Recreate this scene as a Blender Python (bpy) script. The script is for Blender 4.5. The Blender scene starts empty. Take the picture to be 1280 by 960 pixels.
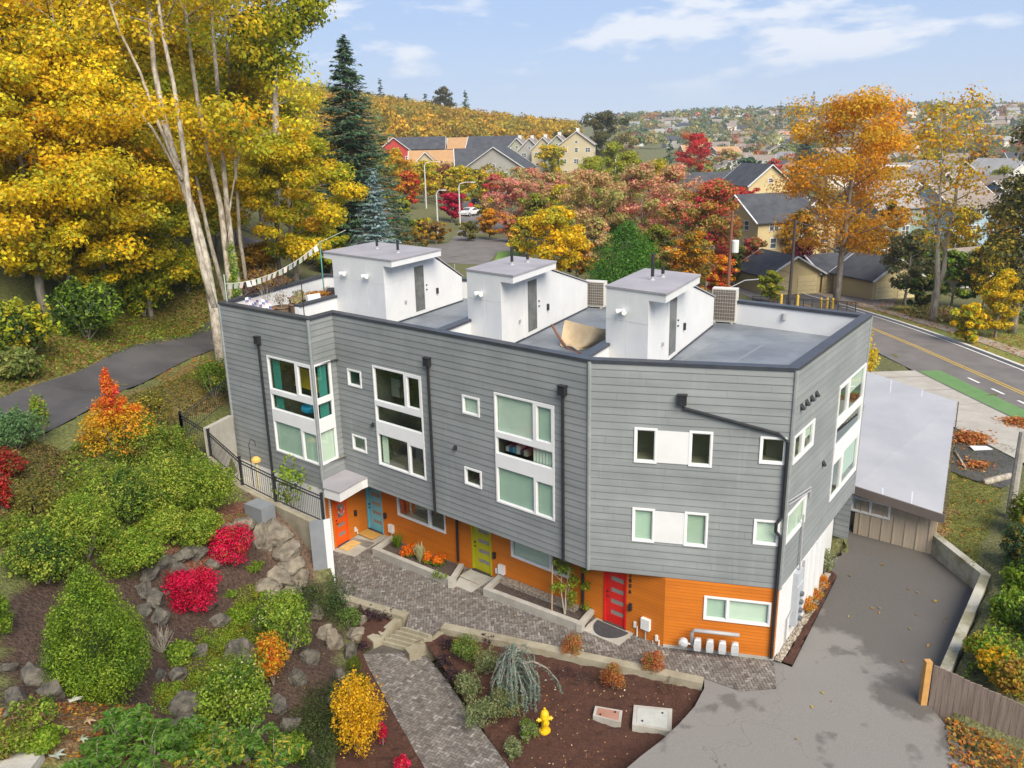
import bpy, math, random
import numpy as np
from mathutils import Vector, Matrix
D = bpy.data; SC = bpy.context.scene; COL = SC.collection
R = math.radians
# ------------------------------------------------------------------ camera
CAMP = np.array([0., 0., 16.]); FOC = 1035.0
_p, _r = R(16.5), R(-1.25)
FWD = np.array([0, math.cos(_p), -math.sin(_p)])
_r0 = np.array([1., 0, 0]); _u0 = np.cross(_r0, FWD)
RGT = math.cos(_r)*_r0 + math.sin(_r)*_u0
UPV = -math.sin(_r)*_r0 + math.cos(_r)*_u0
cd = D.cameras.new('camera'); cam = D.objects.new('camera', cd); COL.objects.link(cam)
cd.sensor_width = 36.0; cd.lens = FOC/1280*36.0; cd.clip_start = 0.2; cd.clip_end = 6000
M = Matrix.Identity(4)
for i in range(3):
    M[i][0], M[i][1], M[i][2], M[i][3] = RGT[i], UPV[i], -FWD[i], CAMP[i]
cam.matrix_world = M
SC.camera = cam
# ------------------------------------------------------------------ daylight
SUN_EL, SUN_AZ = R(44), R(156)          # azimuth measured from +Y towards +X
w = D.worlds.new('World'); SC.world = w; w.use_nodes = True
nt = w.node_tree; nt.nodes.clear()
N = nt.nodes.new; L = nt.links.new
wo = N('ShaderNodeOutputWorld'); bg = N('ShaderNodeBackground'); bg.inputs['Strength'].default_value = 0.078
sky = N('ShaderNodeTexSky'); sky.sky_type = 'NISHITA'; sky.sun_disc = False
sky.sun_elevation = SUN_EL; sky.sun_rotation = SUN_AZ; sky.air_density = 1.0; sky.dust_density = 0.25; sky.ozone_density = 2.2
tc = N('ShaderNodeTexCoord')
sep = N('ShaderNodeSeparateXYZ'); L(tc.outputs['Generated'], sep.inputs[0])
CLS, CLL, CLT = 6.5, (0.77, 13.92, 0), (.535, .615)
# cloud layer projected on a flat ceiling: direction / (z + 0.08)
ad = N('ShaderNodeMath'); ad.operation = 'ADD'; L(sep.outputs['Z'], ad.inputs[0]); ad.inputs[1].default_value = 0.078
mx = N('ShaderNodeMath'); mx.operation = 'MAXIMUM'; L(ad.outputs[0], mx.inputs[0]); mx.inputs[1].default_value = 0.03
dx = N('ShaderNodeMath'); dx.operation = 'DIVIDE'; L(sep.outputs['X'], dx.inputs[0]); L(mx.outputs[0], dx.inputs[1])
dy = N('ShaderNodeMath'); dy.operation = 'DIVIDE'; ys_ = N('ShaderNodeMath'); ys_.operation = 'MULTIPLY'; L(sep.outputs['Y'], ys_.inputs[0]); ys_.inputs[1].default_value = .42; L(ys_.outputs[0], dy.inputs[0]); L(mx.outputs[0], dy.inputs[1])
cb = N('ShaderNodeCombineXYZ'); L(dx.outputs[0], cb.inputs[0]); L(dy.outputs[0], cb.inputs[1])
nz = N('ShaderNodeTexNoise'); nz.inputs['Scale'].default_value = CLS; nz.inputs['Detail'].default_value = 9; nz.inputs['Roughness'].default_value = 0.54
nz.inputs['Distortion'].default_value = 0.1
mp = N('ShaderNodeMapping'); mp.inputs['Location'].default_value = CLL; mp.inputs['Scale'].default_value = (1, 1, 3.4); L(tc.outputs['Generated'], mp.inputs[0]); L(mp.outputs[0], nz.inputs['Vector'])
cr = N('ShaderNodeValToRGB'); cr.color_ramp.elements[0].position = CLT[0]; cr.color_ramp.elements[1].position = CLT[1]
L(nz.outputs['Fac'], cr.inputs[0])
veil = N('ShaderNodeMath'); veil.operation = 'MULTIPLY_ADD'; fd_ = N('ShaderNodeMapRange'); fd_.inputs[1].default_value = .03; fd_.inputs[2].default_value = .085; L(sep.outputs['Z'], fd_.inputs[0]); fm_ = N('ShaderNodeMath'); fm_.operation = 'MULTIPLY'; L(cr.outputs[0], fm_.inputs[0]); L(fd_.outputs[0], fm_.inputs[1]); L(fm_.outputs[0], veil.inputs[0]); veil.inputs[1].default_value = 0.75; veil.inputs[2].default_value = 0.05
hs = N('ShaderNodeMixRGB'); hs.inputs[2].default_value = (7.6, 7.8, 8.2, 1)
tint = N('ShaderNodeMixRGB'); tint.blend_type = 'MULTIPLY'; tint.inputs[0].default_value = 1; tint.inputs[2].default_value = (.95, .95, 1.05, 1); L(sky.outputs[0], tint.inputs[1])
zr_ = N('ShaderNodeValToRGB'); e_ = zr_.color_ramp.elements; e_[0].position = .0; e_[0].color = (.56, .67, .84, 1); e_[1].position = .9; e_[1].color = (.18, .30, .60, 1)
q_ = zr_.color_ramp.elements.new(.13); q_.color = (.40, .55, .82, 1); L(sep.outputs['Z'], zr_.inputs[0])
zs_ = N('ShaderNodeVectorMath'); zs_.operation = 'SCALE'; L(zr_.outputs[0], zs_.inputs[0]); zs_.inputs['Scale'].default_value = 8.9
bl_ = N('ShaderNodeMixRGB'); bl_.inputs[0].default_value = .82; L(tint.outputs[0], bl_.inputs[1]); L(zs_.outputs[0], bl_.inputs[2])
L(veil.outputs[0], hs.inputs[0]); L(bl_.outputs[0], hs.inputs[1])
L(hs.outputs[0], bg.inputs['Color']); L(bg.outputs[0], wo.inputs['Surface'])
sl = D.lights.new('sun', 'SUN'); sl.energy = 4.1; sl.angle = R(40); sl.color = (1.0, 0.915, 0.77)
so = D.objects.new('sun', sl); COL.objects.link(so)
sd = Vector((math.sin(SUN_AZ)*math.cos(SUN_EL), math.cos(SUN_AZ)*math.cos(SUN_EL), math.sin(SUN_EL)))
so.rotation_euler = sd.to_track_quat('Z', 'Y').to_euler()
SC.view_settings.view_transform = 'Standard'; SC.view_settings.look = 'None'
SC.view_settings.exposure = 0.72; SC.view_settings.gamma = 1.0; SC.view_settings.use_curve_mapping = False
SC.cycles.max_bounces = 6; SC.cycles.diffuse_bounces = 3; SC.cycles.glossy_bounces = 3; SC.cycles.transmission_bounces = 4
SC.cycles.transparent_max_bounces = 8; SC.cycles.caustics_reflective = False; SC.cycles.caustics_refractive = False
SC.cycles.use_denoising = True
# ------------------------------------------------------------------ pixel -> world helpers (photo pixels, 1280x960)
def ray(x, y): return FWD + RGT*(x-640)/FOC - UPV*(y-480)/FOC
def atz(x, y, z):
    d = ray(x, y); return CAMP + d*((z-CAMP[2])/d[2])
def dep(P): return float((np.asarray(P)-CAMP) @ FWD)
def mpp(P): return dep(P)/FOC            # metres per photo pixel at P
# ------------------------------------------------------------------ mesh helpers
class MB:
    def __init__(s): s.v = []; s.f = []; s.m = []
    def add(s, vs, fs, mi=0):
        b = len(s.v); s.v += [tuple(map(float, p)) for p in vs]; s.f += [tuple(b+i for i in f) for f in fs]; s.m += [mi]*len(fs); return s
    def quad(s, a, b, c, d, mi=0): return s.add([a, b, c, d], [(0, 1, 2, 3)], mi)
    def box(s, lo, hi, mi=0):
        x0, y0, z0 = lo; x1, y1, z1 = hi
        return s.add([(x0,y0,z0),(x1,y0,z0),(x1,y1,z0),(x0,y1,z0),(x0,y0,z1),(x1,y0,z1),(x1,y1,z1),(x0,y1,z1)],
                     [(3,2,1,0),(4,5,6,7),(0,1,5,4),(1,2,6,5),(2,3,7,6),(3,0,4,7)], mi)
    def prism(s, poly, z0, z1, mi=0, mtop=None):   # poly: list of (x,y); z0,z1 numbers or functions of (x,y)
        n = len(poly)
        a = sum(poly[i][0]*poly[(i+1) % n][1]-poly[(i+1) % n][0]*poly[i][1] for i in range(n))
        if a < 0: poly = poly[::-1]
        g = lambda z, p: z(p[0], p[1]) if callable(z) else z
        vs = [(p[0], p[1], g(z0, p)) for p in poly]+[(p[0], p[1], g(z1, p)) for p in poly]
        s.add(vs, [tuple(range(n-1, -1, -1))]+[(i, (i+1) % n, n+(i+1) % n, n+i) for i in range(n)], mi)
        b = len(s.v)-2*n
        s.f.append(tuple(b+n+i for i in range(n))); s.m.append(mi if mtop is None else mtop); return s
    def tube(s, pts, rad, n=7, cap=True, mi=0):
        pts = [np.asarray(p, float) for p in pts]
        if not hasattr(rad, '__len__'): rad = [rad]*len(pts)
        b = len(s.v); ref = np.array([0.3, 0.5, 0.81]); k = len(pts)
        for i, p in enumerate(pts):
            t = pts[min(i+1, k-1)]-pts[max(i-1, 0)]; t = t/(np.linalg.norm(t)+1e-9)
            if abs(t @ ref) > 0.95: ref = np.array([1., 0, 0])
            u = np.cross(t, ref); u /= np.linalg.norm(u)+1e-9; v = np.cross(t, u); ref = ref if abs(t@ref) < .9 else v
            for j in range(n):
                a = 2*math.pi*j/n; q = p+rad[i]*(u*math.cos(a)+v*math.sin(a)); s.v.append(tuple(map(float, q)))
        for i in range(k-1):
            for j in range(n):
                s.f.append((b+i*n+j, b+i*n+(j+1) % n, b+(i+1)*n+(j+1) % n, b+(i+1)*n+j)); s.m.append(mi)
        if cap:
            s.f.append(tuple(b+j for j in range(n-1, -1, -1))); s.f.append(tuple(b+(k-1)*n+j for j in range(n))); s.m += [mi, mi]
        return s
    def lathe(s, prof, c=(0, 0, 0), n=14, mi=0):   # prof: (r, z)
        b = len(s.v)
        for r_, z_ in prof:
            for j in range(n):
                a = 2*math.pi*j/n; s.v.append((c[0]+r_*math.cos(a), c[1]+r_*math.sin(a), c[2]+z_))
        for i in range(len(prof)-1):
            for j in range(n):
                s.f.append((b+i*n+j, b+i*n+(j+1) % n, b+(i+1)*n+(j+1) % n, b+(i+1)*n+j)); s.m.append(mi)
        s.f.append(tuple(b+j for j in range(n-1, -1, -1))); s.f.append(tuple(b+(len(prof)-1)*n+j for j in range(n))); s.m += [mi, mi]
        return s
    def build(s, name, mats, parent=None, o=(0, 0, 0), smooth=False):
        me = D.meshes.new(name); o = np.asarray(o, float)
        vs = (np.array(s.v)-o) if len(s.v) else np.zeros((0, 3))
        me.from_pydata(vs.tolist(), [], s.f)
        for m in (mats if isinstance(mats, (list, tuple)) else [mats]): me.materials.append(m)
        me.polygons.foreach_set('material_index', s.m)
        if smooth: me.polygons.foreach_set('use_smooth', [True]*len(s.f))
        me.update(); ob = D.objects.new(name, me); COL.objects.link(ob)
        if parent is not None: ob.parent = parent
        return ob
def tag(o, label, cat, group=None, kind=None):
    if label: o['label'] = label
    if cat: o['category'] = cat
    if group: o['group'] = group
    if kind: o['kind'] = kind
    return o
def thing(name, label, cat, loc=(0, 0, 0), group=None, rz=0.0):
    o = D.objects.new(name, None); o.empty_display_size = 0.2; COL.objects.link(o); o.location = tuple(map(float, loc)); o.rotation_euler = (0, 0, rz)
    return tag(o, label, cat, group)
def recenter(o):                      # a single-mesh thing: put its origin at the base of the mesh
    me = o.data; n = len(me.vertices); a = np.empty(n*3, np.float32); me.vertices.foreach_get('co', a); a = a.reshape(-1, 3)
    c = np.array([(a[:, 0].min()+a[:, 0].max())/2, (a[:, 1].min()+a[:, 1].max())/2, a[:, 2].min()])
    me.vertices.foreach_set('co', (a-c).ravel()); me.update(); o.location = tuple(map(float, c)); return o
def copy_tree(o, parent=None):
    c = o.copy(); COL.objects.link(c)
    if parent is not None: c.parent = parent
    for ch in list(o.children): copy_tree(ch, c)
    return c
def inpoly(P, poly):
    P = np.atleast_2d(np.asarray(P, float)); x, y = P[:, 0], P[:, 1]; r = np.zeros(len(P), bool); n = len(poly)
    for i in range(n):
        x0, y0 = poly[i][0], poly[i][1]; x1, y1 = poly[(i+1) % n][0], poly[(i+1) % n][1]
        c = ((y0 > y) != (y1 > y)) & (x < (x1-x0)*(y-y0)/((y1-y0) if y1 != y0 else 1e-9)+x0); r ^= c
    return r
def edged(P, poly):
    P = np.atleast_2d(np.asarray(P, float))[:, :2]; best = np.full(len(P), 1e9); n = len(poly)
    for i in range(n):
        a = np.array(poly[i][:2], float); b = np.array(poly[(i+1) % n][:2], float); ab = b-a
        t = np.clip(((P-a) @ ab)/(ab @ ab+1e-12), 0, 1); best = np.minimum(best, np.linalg.norm(P-(a+t[:, None]*ab), axis=1))
    return best
def clip_poly(sub, cl):               # convex clip, both CCW
    out = [np.array(p, float) for p in sub]
    for i in range(len(cl)):
        a, b = np.array(cl[i]), np.array(cl[(i+1) % len(cl)]); inp, out = out, []
        side = lambda p: (b[0]-a[0])*(p[1]-a[1])-(b[1]-a[1])*(p[0]-a[0])
        for j in range(len(inp)):
            p, q = inp[j], inp[(j+1) % len(inp)]; sp, sq = side(p), side(q)
            if sp >= 0: out.append(p)
            if (sp >= 0) != (sq >= 0): out.append(p+(q-p)*sp/(sp-sq))
        if len(out) < 3: return []
    return out
def ccw(p):
    a = sum(p[i][0]*p[(i+1) % len(p)][1]-p[(i+1) % len(p)][0]*p[i][1] for i in range(len(p)))
    return p if a > 0 else p[::-1]
# ------------------------------------------------------------------ materials
MATS = {}
def pm(name, c1, c2=None, scale=3.0, rough=0.7, bump=0.0, bscale=None, metal=0.0, detail=6, spec=0.4, stretch=None, lo=0.35, hi=0.65):
    if name in MATS: return MATS[name]
    m = D.materials.new(name); m.use_nodes = True; t = m.node_tree; b = t.nodes['Principled BSDF']
    b.inputs['Roughness'].default_value = rough; b.inputs['Metallic'].default_value = metal
    b.inputs['Specular IOR Level'].default_value = spec
    tcn = t.nodes.new('ShaderNodeTexCoord'); vec = tcn.outputs['Object']
    if stretch:
        mpn = t.nodes.new('ShaderNodeMapping'); mpn.inputs['Scale'].default_value = stretch; t.links.new(vec, mpn.inputs[0]); vec = mpn.outputs[0]
    if c2 is None: c2 = tuple(x*0.88 for x in c1)
    n = t.nodes.new('ShaderNodeTexNoise'); n.inputs['Scale'].default_value = scale; n.inputs['Detail'].default_value = detail; n.inputs['Roughness'].default_value = 0.6
    t.links.new(vec, n.inputs['Vector'])
    r_ = t.nodes.new('ShaderNodeValToRGB'); e = r_.color_ramp.elements
    e[0].position = lo; e[1].position = hi; e[0].color = (*c1, 1); e[1].color = (*c2, 1)
    t.links.new(n.outputs['Fac'], r_.inputs[0]); t.links.new(r_.outputs[0], b.inputs['Base Color'])
    if bump:
        n2 = t.nodes.new('ShaderNodeTexNoise'); n2.inputs['Scale'].default_value = bscale or scale*6; n2.inputs['Detail'].default_value = 4
        t.links.new(vec, n2.inputs['Vector'])
        bn = t.nodes.new('ShaderNodeBump'); bn.inputs['Strength'].default_value = bump; bn.inputs['Distance'].default_value = 0.05
        t.links.new(n2.outputs['Fac'], bn.inputs['Height']); t.links.new(bn.outputs[0], b.inputs['Normal'])
    MATS[name] = m; return m
def attr_mat(name, rough=0.6, trans=0.35, attr='Col', spec=0.25, noise=0.0):
    m = D.materials.new(name); m.use_nodes = True; t = m.node_tree; b = t.nodes['Principled BSDF']; o = t.nodes['Material Output']
    a = t.nodes.new('ShaderNodeAttribute'); a.attribute_name = attr; col = a.outputs['Color']
    b.inputs['Roughness'].default_value = rough; b.inputs['Specular IOR Level'].default_value = spec
    if noise:
        n = t.nodes.new('ShaderNodeTexNoise'); n.inputs['Scale'].default_value = 9; n.inputs['Detail'].default_value = 6
        tcn = t.nodes.new('ShaderNodeTexCoord'); t.links.new(tcn.outputs['Object'], n.inputs['Vector'])
        mr = t.nodes.new('ShaderNodeMapRange'); mr.inputs[1].default_value = .3; mr.inputs[2].default_value = .7; mr.inputs[3].default_value = 1-noise; mr.inputs[4].default_value = 1+noise
        t.links.new(n.outputs['Fac'], mr.inputs[0])
        mu = t.nodes.new('ShaderNodeVectorMath'); mu.operation = 'SCALE'; t.links.new(col, mu.inputs[0]); t.links.new(mr.outputs[0], mu.inputs['Scale']); col = mu.outputs[0]
    t.links.new(col, b.inputs['Base Color'])
    if trans:
        tr = t.nodes.new('ShaderNodeBsdfTranslucent'); t.links.new(col, tr.inputs['Color'])
        mixn = t.nodes.new('ShaderNodeMixShader'); mixn.inputs[0].default_value = trans
        t.links.new(b.outputs[0], mixn.inputs[1]); t.links.new(tr.outputs[0], mixn.inputs[2]); t.links.new(mixn.outputs[0], o.inputs['Surface'])
    MATS[name] = m; return m
def glass_mat(name, tint=(0.88, 0.96, 0.91)):
    m = D.materials.new(name); m.use_nodes = True; t = m.node_tree; t.nodes.remove(t.nodes['Principled BSDF']); o = t.nodes['Material Output']
    tr = t.nodes.new('ShaderNodeBsdfTransparent'); tr.inputs[0].default_value = (*tint, 1)
    gl = t.nodes.new('ShaderNodeBsdfGlossy'); gl.inputs['Roughness'].default_value = 0.02; gl.inputs['Color'].default_value = (0.9, 1, 0.95, 1)
    lw = t.nodes.new('ShaderNodeLayerWeight'); lw.inputs['Blend'].default_value = .5
    pw = t.nodes.new('ShaderNodeMath'); pw.operation = 'POWER'; t.links.new(lw.outputs['Facing'], pw.inputs[0]); pw.inputs[1].default_value = 3.5
    fr = t.nodes.new('ShaderNodeMath'); fr.operation = 'MULTIPLY_ADD'; t.links.new(pw.outputs[0], fr.inputs[0]); fr.inputs[1].default_value = .8; fr.inputs[2].default_value = .10
    mixn = t.nodes.new('ShaderNodeMixShader'); t.links.new(fr.outputs[0], mixn.inputs[0]); t.links.new(tr.outputs[0], mixn.inputs[1]); t.links.new(gl.outputs[0], mixn.inputs[2])
    t.links.new(mixn.outputs[0], o.inputs['Surface']); MATS[name] = m; return m
LEAF = attr_mat('foliage', 0.5, 0.48)
CHIP = attr_mat('coloured_masonry', 0.8, 0.0, noise=0.25)
GLASS = glass_mat('window_glass')
WHITE = pm('white_paint', (.68, .68, .675), (.62, .625, .63), 1.2, .5)
PVC = pm('white_vinyl', (.74, .74, .74), (.70, .70, .70), 2, .35)
BLACK = pm('black_metal', (.016, .017, .02), (.025, .026, .03), 5, .45)
CAP = pm('dark_coping_metal', (.035, .04, .05), (.05, .055, .068), 2, .4)
BARK = pm('bark', (.17, .14, .115), (.34, .30, .25), 2.5, .9, .8, 9, stretch=(2, 2, .5))
PALEBARK = pm('pale_bark', (.20, .165, .125), (.50, .45, .37), 2.6, .9, 1.0, 12, stretch=(1.6, 1.6, .45))
CONC = pm('concrete', (.42, .40, .36), (.31, .29, .25), 1.3, .85, .25, 12)
CONCOLD = pm('weathered_concrete', (.34, .31, .23), (.22, .19, .13), 1.1, .9, .3, 10)
ROCK = pm('rock', (.10, .085, .065), (.25, .215, .165), 2.2, .95, 1.0, 7)
ROCKDARK = pm('mossy_rock', (.045, .042, .035), (.15, .135, .11), 2.4, .95, 1.0, 8)
PALE = pm('interior_plaster', (.62, .60, .52), None, 2, .8)
def leaf_mesh(name, P, Nrm, size, cols, aspect=0.6, fold=0.25, rng=None, along=None, mat=None, o=(0, 0, 0)):
    """N leaf-sized faces (two triangles each) at points P with normals Nrm and colours cols, as one mesh."""
    n = len(P); rng = rng or np.random.default_rng(1)
    Nrm = Nrm/(np.linalg.norm(Nrm, axis=1, keepdims=True)+1e-9)
    A = rng.normal(size=(n, 3)) if along is None else along
    A = A-(A*Nrm).sum(1, keepdims=True)*Nrm; A /= np.linalg.norm(A, axis=1, keepdims=True)+1e-9
    B = np.cross(Nrm, A); s = (np.asarray(size)*np.ones(n))[:, None]*rng.uniform(.5, 1.5, (n, 1))
    V = np.empty((n, 4, 3)); P = P-np.asarray(o)
    V[:, 0] = P-A*s*.5; V[:, 1] = P+B*s*aspect*.5+Nrm*s*fold*.5; V[:, 2] = P+A*s*.5; V[:, 3] = P-B*s*aspect*.5+Nrm*s*fold*.5
    me = D.meshes.new(name); me.vertices.add(4*n); me.loops.add(6*n); me.polygons.add(2*n)
    me.vertices.foreach_set('co', V.reshape(-1).astype(np.float32))
    idx = (np.arange(n)[:, None]*4+np.array([0, 1, 2, 0, 2, 3])).reshape(-1)
    me.loops.foreach_set('vertex_index', idx.astype(np.int32))
    me.polygons.foreach_set('loop_start', (np.arange(2*n)*3).astype(np.int32))
    try: me.polygons.foreach_set('loop_total', np.full(2*n, 3, np.int32))
    except Exception: pass
    at = me.attributes.new('Col', 'FLOAT_COLOR', 'FACE')
    c4 = np.ones((n, 4), np.float32); c4[:, :3] = cols; at.data.foreach_set('color', np.repeat(c4, 2, axis=0).reshape(-1))
    me.materials.append(mat or LEAF); me.update(calc_edges=True); return me
def link_mesh(name, me, parent=None):
    ob = D.objects.new(name, me); COL.objects.link(ob)
    if parent is not None: ob.parent = parent
    return ob
def pick(pal, n, rng, jit=0.16):
    cs = np.array([p[:3] for p in pal]); ws = np.array([p[3] if len(p) > 3 else 1 for p in pal], float); ws /= ws.sum()
    c = cs[rng.choice(len(cs), n, p=ws)]
    return np.clip(c*(1+rng.normal(0, jit, (n, 1)))*(1+rng.normal(0, jit*.4, (n, 3))), 0.003, .95)
def clump_leaves(clumps, n, size, pal, seed, name='foliage', up=.35, aspect=.6, shell=3.0, clumpcol=.6, o=(0, 0, 0), jit=.16, mat=None, fold=.25):
    """clumps: rows (x,y,z,rx,ry,rz); leaves fill each ellipsoid, denser to its outside; each clump leans to one hue of the palette"""
    rng = np.random.default_rng(seed); C = np.asarray(clumps, float)
    vol = (C[:, 3]*C[:, 4]*C[:, 5])**(2/3.); k = rng.choice(len(C), n, p=vol/vol.sum())
    d = rng.normal(size=(n, 3)); d /= np.linalg.norm(d, axis=1, keepdims=True)
    rr = rng.uniform(0, 1, (n, 1))**(1/shell)*(1+.10*rng.normal(size=(n, 1))+.22*(rng.uniform(size=(n, 1)) < .14)*rng.uniform(size=(n, 1)))
    P = C[k, :3]+d*rr*C[k, 3:6]
    Nn = d+np.array([0, 0, up])+rng.normal(0, .55, (n, 3))
    cols = pick(pal, n, rng, jit); cc = pick(pal, len(C), rng, .08)
    mixm = (rng.uniform(0, 1, n) < clumpcol)[:, None]; cols = np.where(mixm, cc[k]*(1+rng.normal(0, jit, (n, 1))), cols)
    return leaf_mesh(name, P, Nn, size, np.clip(cols, .003, .95), aspect, fold, rng, mat=mat, o=o)
# ------------------------------------------------------------------ terrain height field
_cp = [(411,735,-.2),(395,740,0.0),(425,762,-.35),(452,795,-.8),(440,830,-.85),(425,880,-.85),(412,955,-.95),
 (405,657,2.25),(345,632,2.3),(300,612,2.7),(262,572,3.3),(228,545,3.8),(384,700,.7),(350,690,1.4),(330,660,2.0),(290,715,1.6),(245,772,1.3),
 (362,825,.3),(300,912,.4),(342,862,.2),(405,900,-.5),(205,815,1.8),(130,885,2.6),(60,840,3.2),(0,800,4),(0,900,4.2),(100,955,3.6),(230,955,2.6),
 (340,950,.8),(200,700,2.8),(260,650,2.7),(150,640,4),(60,680,4.2),(0,640,5),(100,560,5),(200,520,4.8),(284,494,4.7),(0,535,5.3),(60,520,5.2),
 (150,475,5.0),(265,425,4.8),(0,478,6.2),(120,436,6.0),(230,398,5.5),(1200,640,.75),(1240,720,.8),(1200,800,.6),(1280,820,.7),(1175,860,.3),
 (1250,560,.6),(1200,560,.5),(1135,648,.6),(1060,640,.6),(1220,930,-.2)]
_ct = [tuple(atz(*p)) for p in _cp]+[(-20,55,7),(-35,50,12),(-50,60,18),(-60,40,17),(-40,30,10),(-60,90,26),(-40,90,13),(-20,80,4.5),(-100,150,36),
 (-100,60,35),(-110,400,31),(-40,430,21),(25,450,12),(-75,250,16),(-30,110,3.0),(-38,262,3.5),(-10,225,2),(0,260,3),(-20,295,5),(-45,235,4),(15,275,3),(-15,130,2.5),(0,113,2),(0,150,2.2),(20,250,5),(-30,200,4),(50,260,3),
 (10,70,.4),(-3,46,2.2),(13,32,.4),(34,63,0),(20,75,0.2),(60,55,0),(45,45,.3),(30,38,.4),(60,110,-2),(30,96,-1.8),(45,95,-2),(70,98,-1.5),(36,112,-1.5),(100,150,-1),(150,250,-3),(80,300,0),
 (200,400,-2),(300,600,3),(220,900,33),(400,900,35),(600,900,31),(20,900,28),(0,700,14),(-200,700,60),(1000,900,30),(200,1500,25),(800,1500,25),
 (-300,300,80),(-300,0,50),(-100,0,25),(-30,0,8),(-10,6,1.5),(0,6,-.9),(20,6,-.5),(60,5,-.5),(300,0,-1),(300,200,-2),(400,320,0),(500,100,4),(600,400,8),(180,100,-1),(250,60,-1),(800,200,10),(1200,300,18),(1400,1200,25),(150,30,-1),(600,-20,5),(1400,0,15),(-14,14,2.8),(4,40,.8),(-8,45,3.2)]
_ct = np.array(_ct, float); _c2 = 9.0
_A = np.sqrt(((_ct[:, None, :2]-_ct[None, :, :2])**2).sum(-1)+_c2)
_B = np.c_[np.ones(len(_ct)), _ct[:, :2]]
_S = np.block([[_A+np.eye(len(_ct))*-.02, _B], [_B.T, np.zeros((3, 3))]])
_wt = np.linalg.solve(_S, np.r_[_ct[:, 2], 0, 0, 0])
def terr(x, y):
    x = np.atleast_1d(np.asarray(x, float)); y = np.atleast_1d(np.asarray(y, float)); out = np.zeros(len(x))
    for i in range(0, len(x), 20000):
        a = np.sqrt((x[i:i+20000, None]-_ct[None, :, 0])**2+(y[i:i+20000, None]-_ct[None, :, 1])**2+_c2)
        out[i:i+20000] = a @ _wt[:-3]+_wt[-3]+_wt[-2]*x[i:i+20000]+_wt[-1]*y[i:i+20000]
    return out
def T(x, y): return float(terr(x, y)[0])
def hit(px, py):                       # where the sight line of a photo pixel meets the terrain
    d = ray(px, py); t = np.geomspace(4, 2500, 900); P = CAMP+t[:, None]*d; g = P[:, 2]-terr(P[:, 0], P[:, 1])
    k = np.argmax(g < 0)
    if g[k] >= 0: return P[-1]
    a, b = t[k-1], t[k]
    for _ in range(25):
        m_ = (a+b)/2; q = CAMP+m_*d
        if q[2] > T(q[0], q[1]): a = m_
        else: b = m_
    return CAMP+b*d
def onT(P): return np.array([P[0], P[1], T(P[0], P[1])])
def zpl(x): return min(0.03, -0.30+0.035*(x+7))            # paved court, nearly level
def zdrive(x, y): return 0.005+0.006*max(0., y-24)-0.03*max(0., 21-y)
# ------------------------------------------------------------------ plan of the town house block (metres)
PT = 9.6                                                    # top of the parapet
P0, P1, P2, P3, P4, P5 = [atz(*p, PT)[:2] for p in ((273.3,377.5),(384.5,398),(415,390),(737,449),(996.5,460),(1089,393))]
B0, B1, B2 = [atz(*p, PT)[:2] for p in ((405,342),(740,352),(905,372))]
class Face:
    def __init__(s, a, b, off=0.0):
        a, b = np.asarray(a[:2], float), np.asarray(b[:2], float); u = b-a; s.len = float(np.linalg.norm(u)); s.u = u/s.len
        s.n = np.array([s.u[1], -s.u[0]]); s.p = a+s.n*off   # n points to the right of a->b, outward for the front faces
    def pt(s, u, z, o=0.0):
        q = s.p+s.u*u+s.n*o; return np.array([q[0], q[1], z])
    def px(s, x, y):                    # photo pixel -> (u, z) on this wall plane
        d = ray(x, y); t = ((s.p-CAMP[:2]) @ s.n)/(d[:2] @ s.n); X = CAMP+d*t; return float((X[:2]-s.p) @ s.u), float(X[2])
    def box(s, mb, u0, u1, z0, z1, o0, o1, mi=0):
        P = [s.pt(u, z, o) for z in (z0, z1) for (u, o) in ((u0, o1), (u1, o1), (u1, o0), (u0, o0))]
        return mb.add(P, [(3, 2, 1, 0), (4, 5, 6, 7), (0, 1, 5, 4), (1, 2, 6, 5), (2, 3, 7, 6), (3, 0, 4, 7)], mi)
FA, FI, FB, FC, FD = Face(P0, P1), Face(P1, P2), Face(P2, P3), Face(P3, P4), Face(P4, P5)
REC = 1.1
FO = Face(P2, P3, -REC)                                     # recessed orange ground-floor wall
def isect(f, g):
    s_, t_ = np.linalg.solve(np.c_[f.u, -g.u], g.p-f.p); return f.p+f.u*s_
OI = isect(FI, FO); OQ = isect(FO, FC)
# ------------------------------------------------------------------ plan of the court, beds and drive
W0 = atz(411,735,-.2)[:2]; K1 = atz(511,764,-.1)[:2]; K2 = atz(556,778,-.1)[:2]; S1 = atz(507,783,-.15)[:2]; S2 = atz(540,793,-.15)[:2]
L1 = atz(476,804,-.85)[:2]; L2 = atz(518,815,-.85)[:2]; KE = atz(880,852,-.1)[:2]; E1 = atz(925,868,-.1)[:2]; E2 = atz(970,865,-.1)[:2]
PL = [atz(*p, -.9)[:2] for p in ((452,818),(475,860),(500,905),(523,945),(545,985),(600,1080))]
PR = [atz(*p, -.9)[:2] for p in ((530,815),(560,852),(590,895),(615,928),(640,962),(725,1080))]
RW = [atz(*p)[:2] for p in ((1046,651,.1),(1128,662,.1),(1222,742,.0),(1160,885,-.15))]      # foot of the concrete retaining wall
SB = atz(990,834,.0)[:2]
gedge = [atz(*p)[:2] for p in ((411,740,-.2),(432,765,-.4),(455,795,-.8),(442,832,-.85),(428,880,-.9),(418,955,-.95))]
RWO = [RW[0]+np.array([.1, .5]), RW[1]+np.array([.25, .5]), RW[2]+np.array([.6, .15]), RW[3]+np.array([.55, -.1])]
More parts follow.
